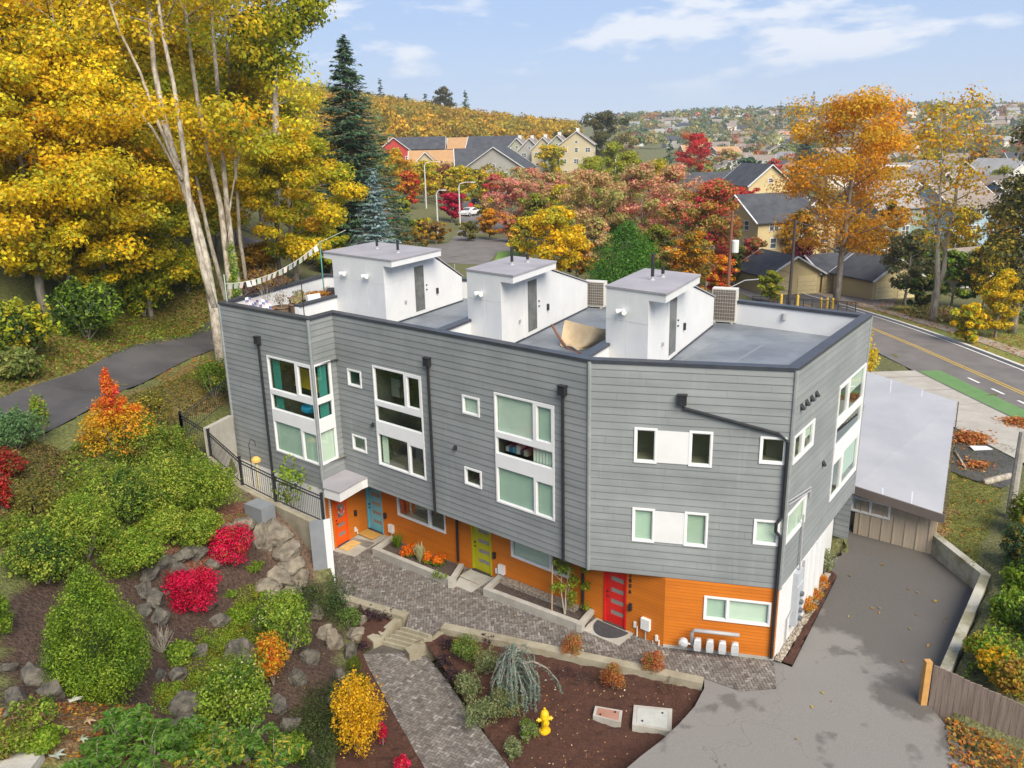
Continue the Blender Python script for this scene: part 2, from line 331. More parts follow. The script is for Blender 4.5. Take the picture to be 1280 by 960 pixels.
BUILT = [tuple(p) for p in [B0, B1, B2, P5, *RWO]]+[tuple(RW[3]+np.array([.6, -8])), tuple(RW[3]+np.array([.6, -12])), (-2.2, 9.), (-3.0, 14.)]
BUILT += [tuple(p) for p in gedge[::-1]]
fence_px = [(405,654,2.35),(345,627,2.4),(303,606,2.75),(264,570,3.35)]
FEN = [atz(*p) for p in fence_px]
BUILT += [tuple(f[:2]) for f in FEN]+[tuple(P0)]
# ------------------------------------------------------------------ terrain sheet
def axis(lo, a, b, hi, fine):
    c = list(np.arange(a, b, fine)); s_ = fine; q = a
    while q > lo: s_ *= 1.16; q -= s_; c.insert(0, q)
    s_ = fine; q = b
    while q < hi: s_ *= 1.16; c.append(q); q += s_
    return np.array(c)
xs = axis(-700, -24, 26, 1500, .34); ys = axis(-40, 8, 50, 1900, .34)
GX, GY = np.meshgrid(xs, ys); gx, gy = GX.ravel(), GY.ravel(); gz = terr(gx, gy)
rngT = np.random.default_rng(5)
inb = inpoly(np.c_[gx, gy], BUILT); dd = edged(np.c_[gx, gy], BUILT)
sgn = np.where(inb, dd, -dd); s_ = np.clip((sgn-0.05)/.45, 0, 1); s_ = s_*s_*(3-2*s_)
gz = gz*(1-s_)+np.minimum(gz, -1.7)*s_
near = (gx > -30) & (gx < 30) & (gy < 60)
gz += np.where(near & ~inb, rngT.normal(0, .035, len(gx)), 0)
GRASS, LITTER, DIRT, MULCH, OLIVE = (.10,.125,.035), (.30,.155,.055), (.075,.048,.036), (.052,.026,.019), (.13,.13,.055)
col = np.tile(np.array(OLIVE), (len(gx), 1))
def zone(pxs, c, z=None):
    poly = [tuple((hit(*p) if z is None else atz(*p, z))[:2]) for p in pxs]; col[inpoly(np.c_[gx, gy], poly)] = c
LAWN = [(1085,385),(1280,440),(1280,470),(1085,405)]
col[(gx < -9) & (gy < 60)] = (.13, .14, .045)
zone([(0,500),(0,440),(120,385),(255,350),(290,380),(275,405),(120,455)], (.20,.15,.05))
zone([(60,590),(140,500),(272,440),(290,500),(230,520),(150,560)], (.17,.13,.05))
zone([(60,790),(180,690),(300,625),(395,655),(400,735),(430,800),(400,960),(300,960),(200,900)], DIRT)
zone([(0,760),(60,720),(110,690),(200,760),(180,880),(0,900)], DIRT)
zone([(300,612),(400,656),(400,735),(330,690)], (.13,.085,.06))
zone([(150,700),(255,640),(300,625),(330,660),(240,720)], (.16,.075,.05))
zone([(0,890),(180,880),(240,960),(0,960)], (.19,.12,.055))
zone([(1135,655),(1200,545),(1270,560),(1245,640),(1215,715)], (.16,.165,.04))
zone([(1140,655),(1165,600),(1190,640),(1180,690)], (.24,.16,.07))
n = len(xs); m_ = len(ys)
vid = np.arange(n*m_).reshape(m_, n)
faces = np.stack([vid[:-1, :-1], vid[:-1, 1:], vid[1:, 1:], vid[1:, :-1]], -1).reshape(-1, 4)
me = D.meshes.new('terrain'); me.from_pydata(np.c_[gx, gy, gz].tolist(), [], faces.tolist())
at = me.attributes.new('Col', 'FLOAT_COLOR', 'POINT'); c4 = np.ones((len(gx), 4), np.float32); c4[:, :3] = col; at.data.foreach_set('color', c4.ravel())
me.polygons.foreach_set('use_smooth', [True]*len(faces)); me.update()
GROUND = attr_mat('earth', .95, 0.0, noise=.45); me.materials.append(GROUND)
_t = GROUND.node_tree; _n2 = _t.nodes.new('ShaderNodeTexNoise'); _n2.inputs['Scale'].default_value = 14; _n2.inputs['Detail'].default_value = 8
_tc = _t.nodes.new('ShaderNodeTexCoord'); _t.links.new(_tc.outputs['Object'], _n2.inputs['Vector']); _b = _t.nodes.new('ShaderNodeBump'); _b.inputs['Strength'].default_value = .9; _b.inputs['Distance'].default_value = .12
_t.links.new(_n2.outputs['Fac'], _b.inputs['Height']); _t.links.new(_b.outputs[0], _t.nodes['Principled BSDF'].inputs['Normal'])
tag(link_mesh('terrain', me), None, None, kind='structure')
# ------------------------------------------------------------------ sheets draped on the terrain or at a set height
def sheet(name, poly, zf, mat, step=.5, kind='structure', thick=0.0, bumpz=0.0, seed=3):
    poly = ccw([tuple(p[:2]) for p in poly]); a = np.array(poly); lo, hi = a.min(0), a.max(0); mb = MB(); rg = np.random.default_rng(seed); cache = {}
    def zz(p):
        k = (round(p[0], 3), round(p[1], 3))
        if k not in cache: cache[k] = zf(p[0], p[1])+(rg.normal(0, bumpz) if bumpz else 0)
        return cache[k]
    import mathutils
    bm = __import__('bmesh').new(); vs = [bm.verts.new((p[0], p[1], 0)) for p in poly]; bm.faces.new(vs)
    for ax in (0, 1):
        for q in np.arange(lo[ax]+step, hi[ax], step):
            co = [0, 0, 0]; co[ax] = q; no = [0, 0, 0]; no[ax] = 1
            __import__('bmesh').ops.bisect_plane(bm, geom=bm.verts[:]+bm.edges[:]+bm.faces[:], plane_co=co, plane_no=no)
    for v in bm.verts: v.co.z = zz(v.co)
    for f in bm.faces:
        if f.normal.z < 0: f.normal_flip()
    me = D.meshes.new(name); bm.to_mesh(me); bm.free(); me.materials.append(mat)
    return tag(link_mesh(name, me), None, None, kind=kind)
# asphalt drive: dry pale tarmac with dark damp patches (real stains on the surface)
def drive_mat():
    m = D.materials.new('drive_asphalt'); m.use_nodes = True; t = m.node_tree; b = t.nodes['Principled BSDF']; k = t.nodes.new; l = t.links.new
    tcn = k('ShaderNodeTexCoord'); n1 = k('ShaderNodeTexNoise'); n1.inputs['Scale'].default_value = .30; n1.inputs['Detail'].default_value = 5; n1.inputs['Roughness'].default_value = .62
    l(tcn.outputs['Object'], n1.inputs['Vector'])
    sepn = k('ShaderNodeSeparateXYZ'); l(tcn.outputs['Object'], sepn.inputs[0])
    # damp along the wall side and at the far end
    ln = k('ShaderNodeMath'); ln.operation = 'MULTIPLY_ADD'; l(sepn.outputs['X'], ln.inputs[0]); ln.inputs[1].default_value = .12; ln.inputs[2].default_value = -1.74
    ln2 = k('ShaderNodeMath'); ln2.operation = 'MULTIPLY_ADD'; l(sepn.outputs['Y'], ln2.inputs[0]); ln2.inputs[1].default_value = .02; l(ln.outputs[0], ln2.inputs[2])
    su = k('ShaderNodeMath'); l(n1.outputs['Fac'], su.inputs[0]); l(ln2.outputs[0], su.inputs[1])
    cr_ = k('ShaderNodeValToRGB'); e = cr_.color_ramp.elements; e[0].position = .06; e[1].position = .13; e[0].color = (0, 0, 0, 1); e[1].color = (1, 1, 1, 1)
    su.operation = 'ADD'
    mr = k('ShaderNodeMath'); mr.operation = 'MULTIPLY_ADD'; l(su.outputs[0], mr.inputs[0]); mr.inputs[1].default_value = 1; mr.inputs[2].default_value = -.43
    l(mr.outputs[0], cr_.inputs[0])
    n2 = k('ShaderNodeTexNoise'); n2.inputs['Scale'].default_value = .9; n2.inputs['Detail'].default_value = 7; l(tcn.outputs['Object'], n2.inputs['Vector'])
    c2_ = k('ShaderNodeValToRGB'); e = c2_.color_ramp.elements; e[0].position = .595; e[1].position = .66; e[0].color = (0, 0, 0, 1); e[1].color = (.8, .8, .8, 1); l(n2.outputs['Fac'], c2_.inputs[0])
    mxn = k('ShaderNodeMath'); mxn.operation = 'MAXIMUM'; l(cr_.outputs[0], mxn.inputs[0]); l(c2_.outputs[0], mxn.inputs[1])
    n3 = k('ShaderNodeTexNoise'); n3.inputs['Scale'].default_value = 26; n3.inputs['Detail'].default_value = 6; l(tcn.outputs['Object'], n3.inputs['Vector'])
    dry = k('ShaderNodeMixRGB'); l(n3.outputs['Fac'], dry.inputs[0]); dry.inputs[1].default_value = (.135, .126, .116, 1); dry.inputs[2].default_value = (.235, .220, .203, 1)
    wet = k('ShaderNodeMixRGB'); l(n3.outputs['Fac'], wet.inputs[0]); wet.inputs[1].default_value = (.066, .060, .055, 1); wet.inputs[2].default_value = (.128, .117, .106, 1)
    fin = k('ShaderNodeMixRGB'); l(mxn.outputs[0], fin.inputs[0]); l(dry.outputs[0], fin.inputs[1]); l(wet.outputs[0], fin.inputs[2]); l(fin.outputs[0], b.inputs['Base Color'])
    vo = k('ShaderNodeTexVoronoi'); vo.feature = 'DISTANCE_TO_EDGE'; vo.inputs['Scale'].default_value = .22; wn = k('ShaderNodeTexNoise'); wn.inputs['Scale'].default_value = .8; wn.inputs['Detail'].default_value = 6; l(tcn.outputs['Object'], wn.inputs['Vector'])
    wv = k('ShaderNodeVectorMath'); wv.operation = 'SCALE'; l(wn.outputs['Color'], wv.inputs[0]); wv.inputs['Scale'].default_value = 2.2; wa = k('ShaderNodeVectorMath'); l(tcn.outputs['Object'], wa.inputs[0]); l(wv.outputs[0], wa.inputs[1]); l(wa.outputs[0], vo.inputs['Vector'])
    ck = k('ShaderNodeMath'); ck.operation = 'LESS_THAN'; l(vo.outputs['Distance'], ck.inputs[0]); ck.inputs[1].default_value = .0011
    cm = k('ShaderNodeMixRGB'); l(ck.outputs[0], cm.inputs[0]); l(fin.outputs[0], cm.inputs[1]); cm.inputs[2].default_value = (.085, .078, .07, 1); l(cm.outputs[0], b.inputs['Base Color'])
    b.inputs['Roughness'].default_value = .85
    bn = k('ShaderNodeBump'); bn.inputs['Strength'].default_value = .3; bn.inputs['Distance'].default_value = .02; l(n3.outputs['Fac'], bn.inputs['Height']); l(bn.outputs[0], b.inputs['Normal'])
    return m
DRV = drive_mat()
bededge = [atz(*p)[:2] for p in ((880,866,-.15),(868,890,-.2),(848,915,-.3),(826,937,-.35),(800,962,-.5),(760,1000,-.6))]
GA = SB; GB = atz(1046,722,0)[:2]; GC = atz(1025,705,0)[:2]
drive_poly = [KE, E1, E2, P4, SB, GB, GC, P5+np.array([-.3, -.3]), RW[0], RW[1], RW[2], RW[3], RW[3]+np.array([.55, -8]), (4.0, 11.)]+bededge[::-1]
sheet('driveway', drive_poly, zdrive, DRV, 1.0)
MULCHM = pm('bark_mulch', (.036,.015,.010), (.115,.048,.030), 18, .95, 1.0, 40, detail=8, lo=.3, hi=.72)
def zbed(x, y):                        # planted bed falls from the court kerb to the lower path
    d = edged([(x, y)], [tuple(K2), tuple(KE), tuple(K2)])[0]; return max(-.92, -.22-.16*d+.02*(x-1))
bed_poly = [K2, KE]+bededge+[PR[5], PR[4], PR[3], PR[2], PR[1], PR[0], L2]
sheet('mulch_bed', bed_poly, zbed, MULCHM, .18, bumpz=.025)
def zbedl(x, y):
    d = edged([(x, y)], [tuple(W0), tuple(K1), tuple(W0)])[0]; return max(-.95, -.35-.22*d)
sheet('mulch_bed', [W0, K1, L1, PL[0], PL[1], PL[2], PL[3], PL[4], PL[5], (-4.5, 12.)]+gedge[::-1][:-1], zbedl, MULCHM, .2, bumpz=.025, seed=8)
# side bed by the drive: mulch strip with river gravel against the wall
sheet('mulch_bed', [P4+FD.n*.3, SB, GB, GC, FD.pt(5.6, 0, .1)[:2]], lambda x, y: zdrive(x, y)+.07, MULCHM, .2, bumpz=.02, seed=9)
GRAVEL = pm('river_gravel', (.16,.125,.09), (.42,.37,.30), 16, .9, 1.0, 22, lo=.42, hi=.58)
g_ = sheet('gravel_strip', [FD.pt(-.1, 0, .02)[:2], P4+FD.n*.26-FD.u*.1, FD.pt(4.6, 0, .24)[:2], FD.pt(4.6, 0, .02)[:2]], lambda x, y: zdrive(x, y)+.10, GRAVEL, .12, bumpz=.03, seed=10)
# ------------------------------------------------------------------ herringbone clay-grey pavers, one mesh per paved area
def pavers(name, polys, zf, seed, rot, Lb=.205, base=None, top=.0):
    rg = np.random.default_rng(seed); wd = Lb/2; vs, fs, cs = [], [], []
    ca, sa = math.cos(rot), math.sin(rot)
    shades = np.array([(.165,.146,.130),(.145,.126,.112),(.195,.174,.157),(.12,.103,.092),(.235,.214,.196)]); pw = np.array([.3,.26,.2,.14,.10])
    for poly in polys:
        poly = ccw([tuple(p) for p in poly]); A = np.array(poly); ctr = A.mean(0); rad = np.linalg.norm(A-ctr, axis=1).max(); k = int(rad/wd)+3
        o0 = np.round(np.array([ctr[0]*ca+ctr[1]*sa, -ctr[0]*sa+ctr[1]*ca])/(wd*4))*4
        for i in range(-k, k):
            for j in range(-k, k):
                d = (i-j) % 4
                if d == 0: r_ = (i, j, 2, 1)
                elif d == 3: r_ = (i, j, 1, 2)
                else: continue
                gp = .009; x0, y0 = (o0[0]+r_[0])*wd+gp, (o0[1]+r_[1])*wd+gp; x1, y1 = (o0[0]+r_[0]+r_[2])*wd-gp, (o0[1]+r_[1]+r_[3])*wd-gp
                q = [(x*ca-y*sa, x*sa+y*ca) for x, y in ((x0, y0), (x1, y0), (x1, y1), (x0, y1))]
                if np.linalg.norm(np.array(q[0])-ctr) > rad+.5: continue
                q = clip_poly(q, poly)
                if len(q) < 3: continue
                dz = rg.normal(0, .0025); c = shades[rg.choice(5, p=pw)]*rg.uniform(.85, 1.15)
                b_ = len(vs); n_ = len(q); vs += [(p[0], p[1], zf(p[0], p[1])+top+dz) for p in q]+[(p[0], p[1], zf(p[0], p[1])+top-.05) for p in q]
                fs.append(tuple(b_+a_ for a_ in range(n_))); cs.append(c)
                for a_ in range(n_): fs.append((b_+a_, b_+n_+a_, b_+n_+(a_+1) % n_, b_+(a_+1) % n_)); cs.append(c*.8)
    me = D.meshes.new(name); me.from_pydata(vs, [], fs); at = me.attributes.new('Col', 'FLOAT_COLOR', 'FACE')
    c4 = np.ones((len(fs), 4), np.float32); c4[:, :3] = cs; at.data.foreach_set('color', c4.ravel()); me.materials.append(CHIP); me.update()
    return tag(link_mesh(name, me), None, None, kind='structure')
JOINT = pm('joint_sand', (.06,.05,.042), (.095,.083,.068), 6, .95)
zc = lambda x, y: zpl(x)
court = [[W0, P1, OI, K1], [K1, OI, FO.pt(5.0, 0)[:2], K2], [K1, K2, S2, S1], [K2, FO.pt(5.0, 0)[:2], OQ, KE], [KE, OQ, P4, E1], [E1, P4, E2]]
pavers('court_paving', court, zc, 1, R(3))
full = [W0, P1, OI, OQ, P4, E2, E1, KE, K2, S2, S1, K1]
sheet('court_base', full, lambda x, y: zpl(x)-.012, JOINT, .6)
zpath = lambda x, y: -.90+.012*(y-24)
pathq = [[PL[i], PL[i+1], PR[i+1], PR[i]] for i in range(5)]+[[L1, PL[0], PR[0], L2]]
pavers('garden_path', pathq, zpath, 2, R(62))
sheet('path_base', [L1]+PL+PR[::-1]+[L2], lambda x, y: zpath(x, y)-.012, JOINT, .6)
# ------------------------------------------------------------------ the town house block
def weathered(name, c1, c2, c3):
    m = pm(name, c1, c2, .55, .62, .12, 40, stretch=(1, 1, 1.6)); t = m.node_tree; b = t.nodes['Principled BSDF']; src = b.inputs['Base Color'].links[0].from_socket
    tcn = t.nodes.new('ShaderNodeTexCoord'); mpn = t.nodes.new('ShaderNodeMapping'); mpn.inputs['Scale'].default_value = (2.2, 2.2, .22); t.links.new(tcn.outputs['Object'], mpn.inputs[0])
    n = t.nodes.new('ShaderNodeTexNoise'); n.inputs['Scale'].default_value = 1.6; n.inputs['Detail'].default_value = 8; n.inputs['Roughness'].default_value = .7; t.links.new(mpn.outputs[0], n.inputs['Vector'])
    cr_ = t.nodes.new('ShaderNodeValToRGB'); e = cr_.color_ramp.elements; e[0].position = .54; e[1].position = .80; e[0].color = (0, 0, 0, 1); e[1].color = (.42, .42, .42, 1); t.links.new(n.outputs['Fac'], cr_.inputs[0])
    mxn = t.nodes.new('ShaderNodeMixRGB'); t.links.new(cr_.outputs[0], mxn.inputs[0]); t.links.new(src, mxn.inputs[1]); mxn.inputs[2].default_value = (*c3, 1)
    # board-to-board tone: noise that only varies with height
    mp2 = t.nodes.new('ShaderNodeMapping'); mp2.inputs['Scale'].default_value = (.12, .12, 4.4); t.links.new(tcn.outputs['Object'], mp2.inputs[0]); n2 = t.nodes.new('ShaderNodeTexNoise'); n2.inputs['Scale'].default_value = 1.; n2.inputs['Detail'].default_value = 1; t.links.new(mp2.outputs[0], n2.inputs['Vector'])
    mr = t.nodes.new('ShaderNodeMapRange'); mr.inputs[1].default_value = .3; mr.inputs[2].default_value = .7; mr.inputs[3].default_value = .92; mr.inputs[4].default_value = 1.08; t.links.new(n2.outputs['Fac'], mr.inputs[0])
    sc_ = t.nodes.new('ShaderNodeVectorMath'); sc_.operation = 'SCALE'; t.links.new(mxn.outputs[0], sc_.inputs[0]); t.links.new(mr.outputs[0], sc_.inputs['Scale']); t.links.new(sc_.outputs[0], b.inputs['Base Color']); return m
SIDING = weathered('grey_fibre_cement', (.200,.216,.218), (.25,.265,.267), (.33,.345,.345))
SIDEDGE = pm('siding_joint_painted_shade', (.14,.15,.154), None, 3, .8)  # darker grey for butt joints and the shadow lines painted under each board
ORANGE = weathered('orange_fibre_cement', (.57,.165,.010), (.48,.135,.009), (.43,.13,.014))
ORANGEDGE = pm('orange_joint_painted_shade', (.42,.12,.006), None, 3, .8)  # darker orange: butt joints, plus lap shadow put into the colour
DECK = pm('roof_membrane', (.115,.13,.15), (.205,.225,.25), .55, .5, .15, 8, detail=9)
PHROOF = pm('penthouse_membrane', (.27,.255,.275), (.33,.315,.335), .8, .7, .1, 9)
ZB = 2.55; DK = 8.65
bld = thing('townhouse_block', 'three storey grey clad town house block with orange ground floor and white roof penthouses', 'building', (0, 0, 0))
def siding(F, mb, u0, u1, z0, z1, holes=(), board=.235, lip=.012, ztop=None):
    """real lap boards: every board leans out to its lower edge and shows an underside"""
    z = z1; rj = random.Random(int(u1*100)+int(board*1000))
    while z > z0+1e-4:
        zb = max(z0, z-board)
        for kk in range(1+int((u1-u0)/3.66)):        # butt joints between board lengths
            uj = u0+(kk+rj.random())*3.66
            if uj < u1-.1 and not any(h[0]-.03 < uj < h[1]+.03 and h[2]-.3 < z < h[3]+.3 for h in holes):
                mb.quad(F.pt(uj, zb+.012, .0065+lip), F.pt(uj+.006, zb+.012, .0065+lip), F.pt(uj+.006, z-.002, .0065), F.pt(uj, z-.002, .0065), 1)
        cuts = sorted({zb, z, *[h for hh in holes for h in (hh[2], hh[3]) if zb < h < z]})
        for a, b in zip(cuts[:-1], cuts[1:]):
            oa = .004+lip*(z-a)/board; ob = .004+lip*(z-b)/board
            spans = [(u0, u1)]
            for (h0, h1, hz0, hz1) in holes:
                if hz0 < (a+b)/2 < hz1:
                    ns = []
                    for s0, s1 in spans:
                        if h1 <= s0 or h0 >= s1: ns.append((s0, s1)); continue
                        if h0 > s0: ns.append((s0, h0))
                        if h1 < s1: ns.append((h1, s1))
                    spans = ns
            for s0, s1 in spans:
                mb.quad(F.pt(s0, a, oa), F.pt(s1, a, oa), F.pt(s1, b, ob), F.pt(s0, b, ob), 0)
                if a == zb:
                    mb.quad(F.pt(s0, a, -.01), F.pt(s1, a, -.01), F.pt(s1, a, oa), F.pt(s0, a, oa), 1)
                    mb.quad(F.pt(s0, a, oa+.0015), F.pt(s1, a, oa+.0015), F.pt(s1, a+.011, oa+.0012), F.pt(s0, a+.011, oa+.0012), 1)  # thin dark strip on the board face, painted to strengthen the lap shadow
        z = zb
BLINDS = {k: pm('blind_'+k, c, tuple(x*.93 for x in c), 2, .8) for k, c in dict(green=(.48,.59,.50), pale=(.66,.72,.63), white=(.74,.76,.73), teal=(.02,.20,.17), cream=(.66,.60,.42), cream2=(.42,.50,.41)).items()}
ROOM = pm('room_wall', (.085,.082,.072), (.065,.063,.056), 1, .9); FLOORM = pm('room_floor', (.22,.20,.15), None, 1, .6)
def slat_blind(F, u0, u1, z0, z1, o, mb, mi=0):
    z = z1
    while z > z0:
        b = max(z0, z-.05); mb.quad(F.pt(u0, b, o), F.pt(u1, b, o), F.pt(u1, z, o-.014), F.pt(u0, z, o-.014), mi); z = b
HOLES = {}
def window(F, u0, u1, z0, z1, panes, panels=(), blinds=(), curt=(), depth=1.3, fw=.062, parent=None, hole=None, extra=None, label=None, nm='window', recess='lr'):
    """panes: (a0,a1,b0,b1) glass openings in fractions of the window; panels: solid white spandrels; blinds: (pane no, colour, top fraction kept)"""
    HOLES.setdefault(id(F), []).append(hole or (u0+.01, u1-.01, z0+.01, z1-.01))
    U = lambda a: u0+fw+(u1-u0-2*fw)*a; Z = lambda b: z0+fw+(z1-z0-2*fw)*b
    fr = MB(); fo, fi = .045, -.06
    ops = [(U(a0), U(a1), Z(b0), Z(b1)) for a0, a1, b0, b1 in panes]
    us = sorted({u0, u1, *[o[0] for o in ops], *[o[1] for o in ops]}); zs = sorted({z0, z1, *[o[2] for o in ops], *[o[3] for o in ops]})
    solid = np.ones((len(us)-1, len(zs)-1), bool)
    for i in range(len(us)-1):
        for j in range(len(zs)-1):
            cu, cz = (us[i]+us[i+1])/2, (zs[j]+zs[j+1])/2
            if any(o[0] < cu < o[1] and o[2] < cz < o[3] for o in ops): solid[i, j] = False
    for i in range(len(us)-1):
        for j in range(len(zs)-1):
            if not solid[i, j]: continue
            a, b, c, d = us[i], us[i+1], zs[j], zs[j+1]
            fr.quad(F.pt(a, c, fo), F.pt(b, c, fo), F.pt(b, d, fo), F.pt(a, d, fo))
            for di, dj, e in ((-1, 0, (a, c, a, d)), (1, 0, (b, d, b, c)), (0, -1, (b, c, a, c)), (0, 1, (a, d, b, d))):
                ii, jj = i+di, j+dj
                if not (0 <= ii < len(us)-1 and 0 <= jj < len(zs)-1) or not solid[ii, jj]:
                    fr.quad(F.pt(e[0], e[1], fo), F.pt(e[0], e[1], fi), F.pt(e[2], e[3], fi), F.pt(e[2], e[3], fo))
    # sash edges stand proud inside every opening
    for a, b, c, d in ops:
        s = .028
        for q in ((a, a+s, c, d), (b-s, b, c, d), (a+s, b-s, c, c+s), (a+s, b-s, d-s, d)): F.box(fr, *q, -.05, .018)
    o = fr.build(nm, PVC, parent or bld)
    if label: o['label'] = label
    pm_ = MB()
    for a, b, c, d in ops: pm_.quad(F.pt(a, c, -.02), F.pt(b, c, -.02), F.pt(b, d, -.02), F.pt(a, d, -.02))
    pm_.build('pane', GLASS, o)
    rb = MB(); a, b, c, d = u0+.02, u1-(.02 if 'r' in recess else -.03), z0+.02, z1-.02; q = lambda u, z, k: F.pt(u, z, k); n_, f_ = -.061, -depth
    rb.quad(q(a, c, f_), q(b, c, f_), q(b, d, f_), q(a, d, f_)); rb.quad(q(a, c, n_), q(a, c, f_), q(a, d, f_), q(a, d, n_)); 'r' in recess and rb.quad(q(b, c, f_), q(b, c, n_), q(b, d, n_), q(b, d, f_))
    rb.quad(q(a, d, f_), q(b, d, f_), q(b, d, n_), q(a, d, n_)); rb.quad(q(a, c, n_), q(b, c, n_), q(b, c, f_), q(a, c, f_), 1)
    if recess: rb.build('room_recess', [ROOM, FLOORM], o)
    for pi, colr, keep in blinds:
        a, b, c, d = ops[pi]; mb = MB(); slat_blind(F, a+.01, b-.01, d-(d-c)*keep, d-.01, -.075, mb); mb.build('blind', BLINDS[colr], o)
    for pi, colr, f0, f1 in curt:
        a, b, c, d = ops[pi]; mb = MB(); nn = 14; A = a+(b-a)*f0; Bq = a+(b-a)*f1
        for i in range(nn):
            ua, ub = A+(Bq-A)*i/nn, A+(Bq-A)*(i+1)/nn; oa, ob = -.12-.03*(i % 2), -.12-.03*((i+1) % 2)
            mb.quad(F.pt(ua, c, oa), F.pt(ub, c, ob), F.pt(ub, d, ob), F.pt(ua, d, oa))
        mb.build('curtain', BLINDS[colr], o)
    if extra: extra(F, ops, o)
    return o
def wpx(F, tl, br, tr=None, bl=None):
    a, b = F.px(*tl), F.px(*br); us0, us1, z1, z0 = [a[0]], [b[0]], [a[1]], [b[1]]
    if tr: q = F.px(*tr); us1.append(q[0]); z1.append(q[1])
    if bl: q = F.px(*bl); us0.append(q[0]); z0.append(q[1])
    return np.mean(us0), np.mean(us1), np.mean(z0), np.mean(z1)
# three-tier picture window: big sash + casement, transom light, white spandrel, lower sash + casement
def tiers(lz, mid, r1, r2, p, flip=False):
    a, b = (0, mid-.02), (mid+.02, 1)
    if flip: a, b = (mid+.02, 1), (0, mid-.02)
    return [(*a, r1+.02, 1), (b[0]+.02 if not flip else b[0], b[1]-(0.02 if not flip else .0), r1+.04, .985), (0, 1, r2, r1-.03), (*a, 0, p), (b[0]+.0, b[1], 0, p-.02)]
M_YEL = pm('yellow_hanging', (.62,.40,.02)); M_BLUE = pm('blue_bowl', (.01,.28,.48), None, 2, .3); M_DKW = pm('dark_wood', (.05,.035,.025), (.08,.055,.04), 3, .5)
def ex_corner(F, ops, o):
    a, b, c, d = ops[0]; mb = MB(); mb.quad(F.pt(a+.55, c+.05, -.75), F.pt(b+.55, c+.0, -.75), F.pt(b+.55, c+.75, -.85), F.pt(a+.8, c+.85, -.85)); mb.build('yellow_throw', M_YEL, o)
    a, b, c, d = ops[2]; mb = MB(); p = F.pt(a+(b-a)*.68, c+.02, -.42); mb.lathe([(.05, 0), (.22, .04), (.33, .14), (.35, .26), (.30, .36), (.2, .38)], p, 18); mb.build('blue_bowl', M_BLUE, o, smooth=True)
def ex_room(F, ops, o):
    a, b, c, d = ops[0]; mb = MB(); u = a+(b-a)*.62; F.box(mb, u-.35, u+.45, c+.42, c+.46, -1.0, -.55)
    for uu in (u-.32, u+.40):
        for oo in (-.97, -.6): F.box(mb, uu, uu+.04, c, c+.42, oo, oo+.03)
    mb.build('side_table', M_DKW, o); mb = MB(); mb.lathe([(.03, 0), (.05, .12), (.10, .3), (.12, .36)], F.pt(u-.1, c+.461, -.75), 10); mb.build('vase', WHITE, o)
    mb = MB(); F.box(mb, a+.12, a+.62, c, c+.75, -1.2, -.7); mb.build('armchair', pm('grey_cloth', (.22,.22,.19)), o)
def ex_clutter(F, ops, o):
    rg = random.Random(4)
    for i, cc in enumerate([(.5,.52,.46), (.02,.16,.30), (.03,.25,.34), (.5,.5,.47), (.04,.04,.05), (.42,.38,.3)]):
        a, b, c, d = ops[2]; mb = MB(); u = a+.12+i*.16; F.box(mb, u, u+rg.uniform(.12, .2), c+.01, c+rg.uniform(.15, .36), -.55, -.3); mb.build('stored_box', pm('clutter%d' % i, cc), o)
# --- corner bay (faces A and I)
uA0, _, zl, zt = wpx(FA, (333.1,444.2), (400.6,581), (389.5,456.3), (347.5,564.4)); LA = FA.len
zt = (FA.px(333.1, 444.2)[1]+FA.px(389.5, 456.3)[1])/2
zr1 = FA.px(338.6, 487)[1]; zr2 = FA.px(342.4, 511.5)[1]; zp = FA.px(342.5, 523)[1]
fz = lambda z: (z-zl)/(zt-zl)
tr_ = tiers(0, .66, fz(zr1), fz(zr2)+.01, fz(zp)-.02)
window(FA, uA0, LA-.03, zl, zt, tr_, blinds=[(3, 'green', 1), (4, 'green', 1)], curt=[(0, 'teal', .05, .33), (2, 'teal', .03, .22)], extra=ex_corner, depth=1.5, recess='l')
_, uI1, _, _ = wpx(FI, (389, 456), (411.9, 449.7)); uI1 = min(uI1, FI.len-.12)
window(FI, .03, uI1, zl, zt, [(0, 1, fz(zr1)+.02, 1), (0, 1, fz(zr2)+.01, fz(zr1)-.03), (0, 1, 0, fz(zp)-.02)], blinds=[(2, 'pale', 1)], curt=[(0, 'teal', .35, .9), (1, 'teal', .3, .9)], recess='')
# --- face B
def small(F, tl, br, blind=None, keep=1.0, flip=False, **kw):
    u0, u1, z0, z1 = wpx(F, tl, br); return window(F, u0, u1, z0, z1, [(0, 1, 0, 1)], blinds=[(0, blind, keep)] if blind else (), depth=.7, **kw)
small(FB, (434.4, 460), (453, 485.6)); small(FB, (440.6, 541.9), (459.4, 566.9))
small(FB, (578, 492.8), (600.2, 521.7), 'pale'); small(FB, (581, 582.5), (603, 611.4))
def big(F, tl, tr, bl, br, r1p, r2p, pp, mid, **kw):
    u0, u1, z0, z1 = wpx(F, tl, br, tr, bl); f = lambda p: (F.px(*p)[1]-z0)/(z1-z0)
    return window(F, u0, u1, z0, z1, tiers(0, mid, f(r1p), f(r2p)+.01, f(pp)-.015, kw.pop('flip', False)), **kw)
big(FB, (466.3,456.9), (526.9,470), (474.4,580.6), (533,599.4), (470.2,501.5), (471.2,526.5), (473,540), .68, extra=ex_room, curt=[(3, 'pale', .03, .24)])
big(FB, (618.1,490.5), (693.3,506.6), (621.7,627), (693.9,651), (620.2,540.5), (620.6,567), (621,581), .69, extra=ex_clutter, blinds=[(0, 'pale', 1), (1, 'green', 1), (3, 'green', 1), (4, 'green', 1)], curt=[(2, 'pale', .62, 1.0)])
